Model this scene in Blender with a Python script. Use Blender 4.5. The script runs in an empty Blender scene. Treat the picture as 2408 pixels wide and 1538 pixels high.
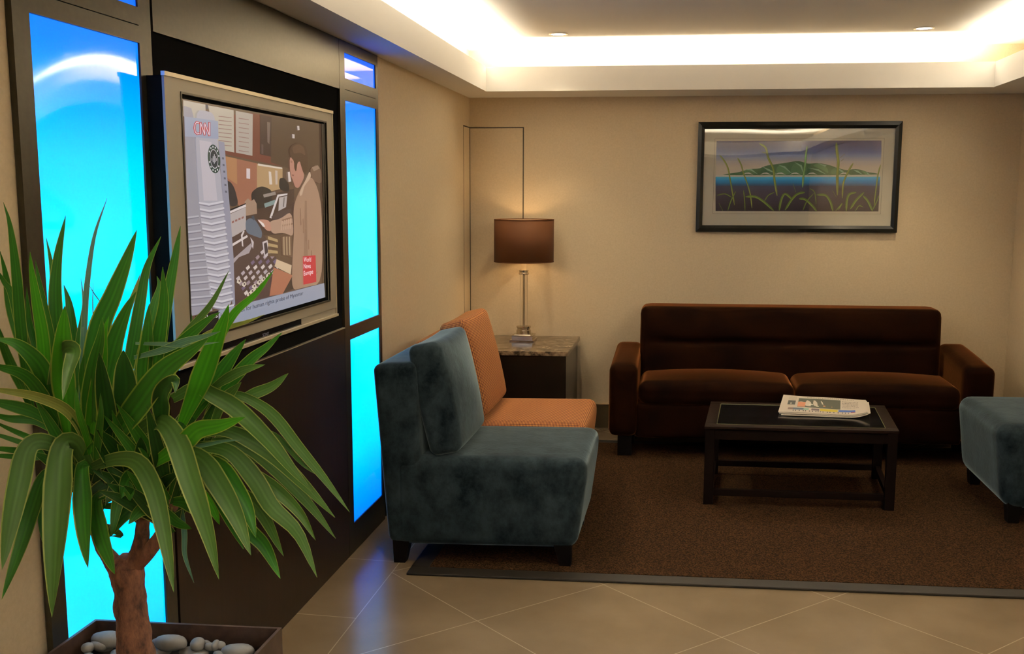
import bpy, bmesh, math, random, json
from mathutils import Vector, Matrix, Quaternion
from mathutils import noise as mnoise

# ------------------------------------------------------------------ camera
SC = bpy.context.scene
COL = SC.collection
F_PX, PITCH, YAW, ROLL = 2282.9, -.1349, .1763, -.0015
cam_data = bpy.data.cameras.new('camera')
cam_data.sensor_fit = 'HORIZONTAL'; cam_data.sensor_width = 36.0
cam_data.lens = 36.0 * F_PX / 2408
cam = bpy.data.objects.new('camera', cam_data); COL.objects.link(cam)
Rw = Matrix.Rotation(YAW, 3, 'Z') @ Matrix.Rotation(PITCH, 3, 'X') @ Matrix.Rotation(ROLL, 3, 'Y')
cam.matrix_world = Matrix.Translation((0, 0, 1.7)) @ (Rw @ Matrix.Rotation(math.pi / 2, 3, 'X')).to_4x4()
cam_data.clip_start = .05
SC.camera = cam

# ------------------------------------------------------------------ view, world
vs = SC.view_settings
vs.view_transform = 'Standard'; vs.look = 'None'; vs.gamma = 1.0; vs.use_curve_mapping = False
vs.exposure = 0.0
w = bpy.data.worlds.new('world'); SC.world = w; w.use_nodes = True
w.node_tree.nodes['Background'].inputs[0].default_value = (1, .8, .6, 1)
w.node_tree.nodes['Background'].inputs[1].default_value = .02
SC.cycles.use_adaptive_sampling = True
SC.cycles.max_bounces = 10; SC.cycles.diffuse_bounces = 5
SC.cycles.sample_clamp_indirect = 6
SC.cycles.sample_clamp_direct = 30

WARM = (1.0, .89, .70)
COVE_W = 3.1        # scales every cove tube
def area(name, loc, size, rot, power, color, spread):
    l = bpy.data.lights.new(name, 'AREA'); l.shape = 'RECTANGLE'; l.size, l.size_y = size
    l.energy = power; l.color = color; l.spread = spread
    o = bpy.data.objects.new(name, l); COL.objects.link(o); o.location = loc; o.rotation_euler = rot
    return o
T = .0808           # the back wall and all that lines up with it is turned by this slope
XW, YB, ZS, ZC = -1.549, 7.07, 2.39, 2.72      # left wall, back wall (at x=0), soffit, upper ceiling
XL, YL, XR, YF, ZL = -1.342, 6.642, 1.916, -2.4, 2.549   # cove fascia: left, back, right, front; top of the fascia
XRW, YFW = 2.24, -3.4
PI = math.pi
# cove tubes lie in the trough behind the fascia and shine up and inward
area('cove_light', ((XL + XR) / 2, YL + T * (XL + XR) / 2 + .12, 2.53), (3.2, .11), (PI * .93, 0, math.atan(T)), 44 * COVE_W, WARM, 2.3)
area('cove_light', (XL - .09, (YF + YL) / 2, 2.53), (.11, 9.0), (PI, .12, 0), 98 * COVE_W, WARM, 2.3)
area('cove_light', (XR + .11, (YF + YL) / 2, 2.53), (.11, 9.0), (PI, -.12, 0), 98 * COVE_W, WARM, 2.3)
area('cove_light', ((XL + XR) / 2, YF - .12, 2.47), (3.2, .11), (PI * 1.05, 0, 0), 44 * COVE_W, WARM, 2.3)
# down-lights: two seen in the upper ceiling, more behind the camera
DOWN = [(-.83, 6.326, ZC), (1.404, 6.48, ZC), (-.75, 3.2, ZC), (1.35, 3.3, ZC), (-.75, .2, ZC), (1.35, .3, ZC)]
for i, (x, y, z) in enumerate(DOWN):
    l = bpy.data.lights.new('downlight_lamp', 'SPOT'); l.energy = (46, 46, 40, 40, 9, 9)[i]; l.color = (1, .80, .52)
    l.spot_size = 1.5; l.spot_blend = .9; l.shadow_soft_size = .035
    o = bpy.data.objects.new('downlight_lamp', l); COL.objects.link(o); o.location = (x, y, z - .03)
# bulb of the table lamp
l = bpy.data.lights.new('bulb', 'POINT'); l.energy = 2.8; l.color = (1, .68, .34); l.shadow_soft_size = .06
o = bpy.data.objects.new('bulb', l); COL.objects.link(o); o.location = (-1.12, 6.73, 1.36)

D = {}
# yucca leaves: centre line from base to tip in metres, width, tone
D["leaves"] = [
    ([(-1.452, 1.936, 1.201), (-1.447, 1.911, 1.387), (-1.433, 1.889, 1.522), (-1.426, 1.87, 1.631), (-1.431, 1.86, 1.684)], 0.0225, 0),
    ([(-1.377, 1.958, 1.152), (-1.4, 1.971, 1.334), (-1.409, 1.983, 1.47), (-1.402, 1.991, 1.56), (-1.383, 2, 1.653)], 0.0304, 0),
    ([(-1.399, 1.97, 1.242), (-1.439, 2.021, 1.419), (-1.466, 2.056, 1.527), (-1.493, 2.08, 1.599)], 0.0155, 0),
    ([(-1.352, 1.962, 1.199), (-1.344, 1.989, 1.413), (-1.339, 2.001, 1.501), (-1.325, 2.016, 1.605), (-1.297, 2.03, 1.692)], 0.0127, 1),
    ([(-1.335, 1.953, 1.167), (-1.294, 1.96, 1.384), (-1.252, 1.964, 1.479), (-1.218, 1.967, 1.555), (-1.191, 1.97, 1.623)], 0.0432, 0),
    ([(-1.254, 1.965, 1.202), (-1.231, 1.995, 1.358), (-1.219, 2.016, 1.459), (-1.208, 2.033, 1.537), (-1.18, 2.05, 1.606)], 0.0246, 0),
    ([(-1.222, 1.965, 1.204), (-1.201, 2.007, 1.369), (-1.193, 2.03, 1.446), (-1.186, 2.043, 1.491), (-1.195, 2.05, 1.515)], 0.0308, 0),
    ([(-1.166, 1.942, 1.234), (-1.122, 1.923, 1.395), (-1.1, 1.911, 1.472), (-1.093, 1.9, 1.548)], 0.0296, 0),
    ([(-1.13, 1.954, 1.368), (-1.12, 1.964, 1.477), (-1.104, 1.973, 1.565), (-1.092, 1.98, 1.632)], 0.0202, 0),
    ([(-1.278, 1.964, 1.202), (-1.268, 2.003, 1.379), (-1.244, 2.025, 1.462), (-1.23, 2.04, 1.52)], 0.0225, 2),
    ([(-1.292, 1.947, 1.205), (-1.246, 1.939, 1.355), (-1.203, 1.933, 1.446), (-1.175, 1.93, 1.491)], 0.0398, 0),
    ([(-1.415, 1.935, 1.179), (-1.386, 1.899, 1.369), (-1.379, 1.876, 1.47), (-1.375, 1.861, 1.536), (-1.368, 1.85, 1.58)], 0.0253, 3),
    ([(-1.389, 1.95, 1.2), (-1.406, 1.95, 1.383), (-1.421, 1.95, 1.484), (-1.43, 1.95, 1.555)], 0.02, 0),
    ([(-1.343, 1.965, 1.129), (-1.379, 2.012, 1.328), (-1.379, 2.035, 1.418), (-1.379, 2.05, 1.475)], 0.0195, 0),
    ([(-1.354, 1.924, 1.162), (-1.316, 1.863, 1.311), (-1.278, 1.817, 1.405), (-1.245, 1.78, 1.475)], 0.0449, 3),
    ([(-1.315, 1.921, 1.118), (-1.212, 1.834, 1.32), (-1.166, 1.786, 1.413), (-1.135, 1.76, 1.458)], 0.0285, 3),
    ([(-1.346, 1.972, 1.197), (-1.407, 2.036, 1.347), (-1.44, 2.076, 1.436), (-1.468, 2.1, 1.485)], 0.027, 0),
    ([(-1.394, 1.95, 1.2), (-1.449, 1.95, 1.382), (-1.456, 1.95, 1.45), (-1.456, 1.95, 1.495)], 0.016, 0),
    ([(-1.441, 1.95, 1.244), (-1.496, 1.95, 1.426), (-1.5, 1.942, 1.517), (-1.5, 1.928, 1.576)], 0.02, 0),
    ([(-1.449, 1.946, 1.268), (-1.474, 1.929, 1.463), (-1.492, 1.924, 1.508), (-1.5, 1.906, 1.544)], 0.0218, 0),
    ([(-1.338, 1.97, 1.382), (-1.374, 2.033, 1.454), (-1.408, 2.08, 1.503)], 0.0045, 1),
    ([(-1.31, 1.97, 1.405), (-1.347, 2.029, 1.455), (-1.377, 2.08, 1.494)], 0.0021, 1),
    ([(-1.275, 1.966, 1.449), (-1.328, 2.012, 1.471), (-1.377, 2.06, 1.494)], 0.0021, 1),
    ([(-1.453, 1.93, 1.225), (-1.455, 1.872, 1.349), (-1.447, 1.84, 1.408), (-1.441, 1.82, 1.443)], 0.0193, 0),
    ([(-1.397, 1.927, 1.212), (-1.377, 1.879, 1.317), (-1.397, 1.836, 1.379), (-1.429, 1.8, 1.4)], 0.0365, 0),
    ([(-1.377, 1.924, 1.191), (-1.391, 1.853, 1.304), (-1.423, 1.804, 1.338), (-1.438, 1.78, 1.35)], 0.0268, 0),
    ([(-1.302, 1.918, 1.139), (-1.313, 1.871, 1.229), (-1.352, 1.823, 1.272), (-1.399, 1.769, 1.296), (-1.422, 1.74, 1.301)], 0.0208, 2),
    ([(-1.409, 1.935, 1.187), (-1.438, 1.909, 1.219), (-1.481, 1.87, 1.244), (-1.5, 1.848, 1.253)], 0.0253, 0),
    ([(-1.399, 1.94, 1.163), (-1.436, 1.921, 1.194), (-1.482, 1.899, 1.202), (-1.5, 1.861, 1.223)], 0.0177, 0),
    ([(-1.398, 1.935, 1.13), (-1.44, 1.905, 1.159), (-1.474, 1.872, 1.19), (-1.492, 1.85, 1.212)], 0.0117, 0),
    ([(-1.401, 1.94, 1.126), (-1.451, 1.919, 1.138), (-1.5, 1.887, 1.165), (-1.5, 1.85, 1.181)], 0.0108, 0),
    ([(-1.404, 1.942, 1.116), (-1.459, 1.928, 1.119), (-1.5, 1.884, 1.136), (-1.5, 1.847, 1.146)], 0.0138, 0),
    ([(-1.403, 1.94, 1.105), (-1.453, 1.919, 1.108), (-1.5, 1.882, 1.12), (-1.5, 1.845, 1.128)], 0.0118, 0),
    ([(-1.466, 1.932, 1.273), (-1.465, 1.897, 1.325), (-1.458, 1.866, 1.366), (-1.447, 1.83, 1.41)], 0.0174, 0),
    ([(-1.302, 1.935, 1.111), (-1.286, 1.902, 1.223), (-1.278, 1.872, 1.307), (-1.254, 1.85, 1.368)], 0.0195, 0),
    ([(-1.388, 1.913, 1.262), (-1.298, 1.836, 1.367), (-1.252, 1.81, 1.378), (-1.235, 1.765, 1.343), (-1.206, 1.7, 1.297)], 0.0309, 4),
    ([(-1.293, 1.912, 1.106), (-1.261, 1.85, 1.181), (-1.222, 1.771, 1.259), (-1.176, 1.7, 1.324)], 0.014, 3),
    ([(-1.295, 1.918, 1.128), (-1.261, 1.866, 1.243), (-1.208, 1.812, 1.341), (-1.162, 1.77, 1.412), (-1.136, 1.74, 1.459)], 0.0322, 0),
    ([(-1.25, 1.924, 1.128), (-1.223, 1.872, 1.232), (-1.196, 1.82, 1.319), (-1.173, 1.78, 1.381)], 0.0363, 5),
    ([(-1.23, 1.918, 1.199), (-1.164, 1.85, 1.283), (-1.12, 1.782, 1.354), (-1.094, 1.74, 1.394)], 0.0473, 5),
    ([(-1.273, 1.915, 1.107), (-1.22, 1.888, 1.173), (-1.126, 1.84, 1.265), (-1.037, 1.79, 1.347), (-0.944, 1.744, 1.402), (-0.899, 1.72, 1.428)], 0.047, 0),
    ([(-1.288, 1.915, 1.094), (-1.229, 1.844, 1.183), (-1.174, 1.776, 1.255), (-1.136, 1.72, 1.31)], 0.0169, 0),
    ([(-1.117, 1.912, 1.183), (-1.08, 1.845, 1.255), (-1.043, 1.793, 1.303), (-0.987, 1.742, 1.337), (-0.964, 1.7, 1.32)], 0.0356, 5),
    ([(-1.178, 1.942, 1.218), (-1.165, 1.929, 1.311), (-1.147, 1.917, 1.38), (-1.128, 1.9, 1.469)], 0.0316, 0),
    ([(-1.383, 1.942, 1.129), (-1.364, 1.915, 1.194), (-1.367, 1.9, 1.22)], 0.0178, 0),
    ([(-1.367, 1.94, 1.119), (-1.315, 1.915, 1.207), (-1.279, 1.888, 1.293), (-1.275, 1.88, 1.316)], 0.0177, 0),
    ([(-1.163, 1.958, 1.168), (-1.136, 1.973, 1.274), (-1.114, 1.986, 1.356), (-1.088, 1.994, 1.401), (-1.085, 2, 1.434)], 0.0192, 0),
    ([(-1.163, 1.947, 1.254), (-1.115, 1.941, 1.34), (-1.062, 1.937, 1.393), (-1.009, 1.932, 1.434), (-0.981, 1.93, 1.45)], 0.0273, 0),
    ([(-1.157, 1.95, 1.301), (-1.109, 1.95, 1.357), (-1.069, 1.95, 1.403), (-1.012, 1.95, 1.464), (-0.967, 1.95, 1.538)], 0.0158, 4),
    ([(-1.084, 1.936, 1.2), (-1.031, 1.915, 1.289), (-0.983, 1.891, 1.375), (-0.941, 1.869, 1.446), (-0.926, 1.86, 1.476)], 0.0412, 3),
    ([(-1.009, 1.936, 1.309), (-0.976, 1.916, 1.394), (-0.931, 1.898, 1.454), (-0.874, 1.88, 1.497), (-0.824, 1.86, 1.549)], 0.0165, 3),
    ([(-1.182, 1.927, 1.377), (-1.099, 1.892, 1.383), (-1.017, 1.852, 1.388), (-0.919, 1.8, 1.406)], 0.0091, 1),
    ([(-1.187, 1.927, 1.345), (-1.1, 1.892, 1.369), (-1.032, 1.86, 1.394), (-0.961, 1.824, 1.414), (-0.916, 1.8, 1.428)], 0.0152, 1),
    ([(-1.129, 1.942, 1.363), (-1.048, 1.931, 1.383), (-0.993, 1.922, 1.409), (-0.913, 1.909, 1.433), (-0.866, 1.9, 1.451)], 0.0115, 2),
    ([(-1.066, 1.95, 1.21), (-1.017, 1.95, 1.283), (-0.973, 1.95, 1.343), (-0.934, 1.95, 1.39)], 0.0317, 0),
    ([(-1.041, 1.953, 1.234), (-0.986, 1.957, 1.283), (-0.93, 1.963, 1.342), (-0.894, 1.966, 1.37), (-0.858, 1.97, 1.404)], 0.0255, 0),
    ([(-1.024, 1.948, 1.273), (-0.985, 1.946, 1.299), (-0.939, 1.943, 1.322), (-0.887, 1.94, 1.337)], 0.02, 4),
    ([(-1.036, 1.947, 1.152), (-1.01, 1.94, 1.226), (-0.976, 1.935, 1.264), (-0.938, 1.93, 1.299)], 0.0315, 4),
    ([(-0.966, 1.953, 1.246), (-0.935, 1.957, 1.263), (-0.883, 1.964, 1.285), (-0.847, 1.97, 1.314)], 0.0223, 4),
    ([(-1.152, 1.915, 1.107), (-1.04, 1.854, 1.176), (-0.982, 1.815, 1.218), (-0.913, 1.774, 1.241), (-0.83, 1.72, 1.274)], 0.0357, 3),
    ([(-1.108, 1.94, 1.253), (-1.045, 1.932, 1.283), (-1.006, 1.927, 1.269), (-0.949, 1.919, 1.243), (-0.872, 1.904, 1.183), (-0.809, 1.89, 1.12), (-0.764, 1.88, 1.08)], 0.0352, 4),
    ([(-1.026, 1.95, 1.259), (-0.964, 1.95, 1.266), (-0.915, 1.95, 1.249), (-0.872, 1.95, 1.218), (-0.821, 1.95, 1.155), (-0.769, 1.95, 1.094), (-0.706, 1.95, 1.014)], 0.0232, 4),
    ([(-1.019, 1.954, 1.187), (-0.952, 1.96, 1.186), (-0.911, 1.963, 1.183), (-0.872, 1.967, 1.167), (-0.82, 1.974, 1.108), (-0.772, 1.98, 1.078)], 0.0117, 4),
    ([(-1.063, 1.942, 1.169), (-0.995, 1.937, 1.188), (-0.938, 1.931, 1.177), (-0.87, 1.923, 1.143), (-0.808, 1.914, 1.095), (-0.721, 1.9, 1.018)], 0.0312, 4),
    ([(-1.054, 1.947, 1.151), (-0.99, 1.945, 1.16), (-0.928, 1.942, 1.147), (-0.867, 1.939, 1.103), (-0.794, 1.935, 1.033), (-0.732, 1.93, 0.96)], 0.0273, 4),
    ([(-1.072, 1.933, 1.147), (-0.999, 1.922, 1.153), (-0.951, 1.913, 1.139), (-0.897, 1.898, 1.09), (-0.856, 1.883, 1.039), (-0.791, 1.865, 0.991), (-0.741, 1.84, 0.907)], 0.0349, 4),
    ([(-1.107, 1.927, 1.13), (-1.047, 1.909, 1.126), (-0.988, 1.877, 1.08), (-0.928, 1.833, 1.017), (-0.884, 1.8, 0.974)], 0.0243, 0),
    ([(-1.074, 1.958, 1.112), (-1.016, 1.973, 1.113), (-0.972, 1.987, 1.121), (-0.936, 2, 1.097)], 0.0192, 4),
    ([(-1.111, 1.935, 1.14), (-1.016, 1.899, 1.163), (-0.953, 1.872, 1.182), (-0.904, 1.85, 1.192)], 0.0082, 1),
    ([(-1.068, 1.965, 1.12), (-1.064, 1.996, 1.119), (-1.06, 2.05, 1.115)], 0.0097, 1),
    ([(-0.969, 1.958, 1.095), (-0.962, 1.978, 1.07), (-0.961, 2, 1.042)], 0.0085, 1),
    ([(-1.333, 1.906, 1.119), (-1.373, 1.869, 1.161), (-1.399, 1.844, 1.153), (-1.388, 1.795, 1.092), (-1.366, 1.731, 1.022), (-1.337, 1.66, 0.952)], 0.0426, 4),
    ([(-1.351, 1.915, 1.083), (-1.394, 1.89, 1.08), (-1.4, 1.849, 1.02), (-1.396, 1.79, 0.941), (-1.391, 1.72, 0.859)], 0.0317, 0),
    ([(-1.296, 1.901, 1.103), (-1.306, 1.871, 1.162), (-1.325, 1.854, 1.15), (-1.296, 1.791, 1.064), (-1.25, 1.705, 0.964), (-1.202, 1.62, 0.88)], 0.0535, 4),
    ([(-1.285, 1.909, 1.088), (-1.3, 1.888, 1.106), (-1.263, 1.828, 1.054), (-1.214, 1.756, 1.004), (-1.159, 1.68, 0.961)], 0.0363, 0),
    ([(-1.419, 1.927, 1.052), (-1.392, 1.866, 0.994), (-1.343, 1.8, 0.948)], 0.017, 0),
    ([(-1.253, 1.909, 1.041), (-1.265, 1.876, 1.031), (-1.206, 1.797, 0.99), (-1.14, 1.724, 0.964), (-1.101, 1.68, 0.952)], 0.033, 0),
    ([(-1.289, 1.903, 1.098), (-1.214, 1.875, 1.128), (-1.141, 1.844, 1.134), (-1.081, 1.801, 1.092), (-1.022, 1.734, 1.024), (-0.952, 1.64, 0.942)], 0.0359, 4),
    ([(-1.185, 1.901, 1.176), (-1.099, 1.866, 1.221), (-1.04, 1.831, 1.189), (-0.981, 1.773, 1.125), (-0.904, 1.692, 1.046), (-0.847, 1.62, 0.984)], 0.0438, 4),
    ([(-1.088, 1.912, 1.138), (-1.027, 1.874, 1.104), (-0.954, 1.789, 1.028), (-0.893, 1.7, 0.961)], 0.0199, 2),
    ([(-1.111, 1.915, 1.144), (-1.021, 1.88, 1.142), (-0.957, 1.838, 1.103), (-0.888, 1.781, 1.05), (-0.829, 1.72, 0.994)], 0.0417, 4),
    ([(-1.075, 1.924, 1.127), (-0.986, 1.89, 1.121), (-0.925, 1.852, 1.085), (-0.883, 1.82, 1.052), (-0.846, 1.78, 1.008)], 0.0407, 0),
    ([(-0.975, 1.927, 1.04), (-0.916, 1.886, 0.989), (-0.861, 1.851, 0.962), (-0.805, 1.8, 0.916)], 0.029, 0),
    ([(-0.999, 1.935, 1.072), (-0.926, 1.912, 1.047), (-0.877, 1.89, 1.014), (-0.818, 1.85, 0.944)], 0.0276, 4),
    ([(-0.956, 1.936, 1.118), (-0.859, 1.908, 1.072), (-0.793, 1.883, 1.029), (-0.75, 1.86, 0.98)], 0.026, 4),
    ([(-1.106, 1.95, 1.025), (-1.099, 1.95, 0.943), (-1.1, 1.95, 0.889), (-1.081, 1.95, 0.825)], 0.0113, 1),
    ([(-1.146, 1.942, 1.004), (-1.106, 1.923, 0.98), (-1.052, 1.9, 0.972)], 0.021, 0),
    ([(-1.052, 1.94, 1.052), (-1.009, 1.911, 1.023), (-0.976, 1.88, 0.993)], 0.0209, 3),
    ([(-1.301, 1.935, 0.956), (-1.246, 1.903, 0.958), (-1.208, 1.877, 0.955), (-1.216, 1.85, 0.963)], 0.0138, 0),
    ([(-1.309, 1.95, 0.992), (-1.247, 1.95, 0.996), (-1.182, 1.95, 0.988)], 0.0159, 0),
    ([(-1.229, 1.927, 1.062), (-1.168, 1.856, 1.063), (-1.134, 1.8, 1.063)], 0.0238, 0),
]
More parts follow.
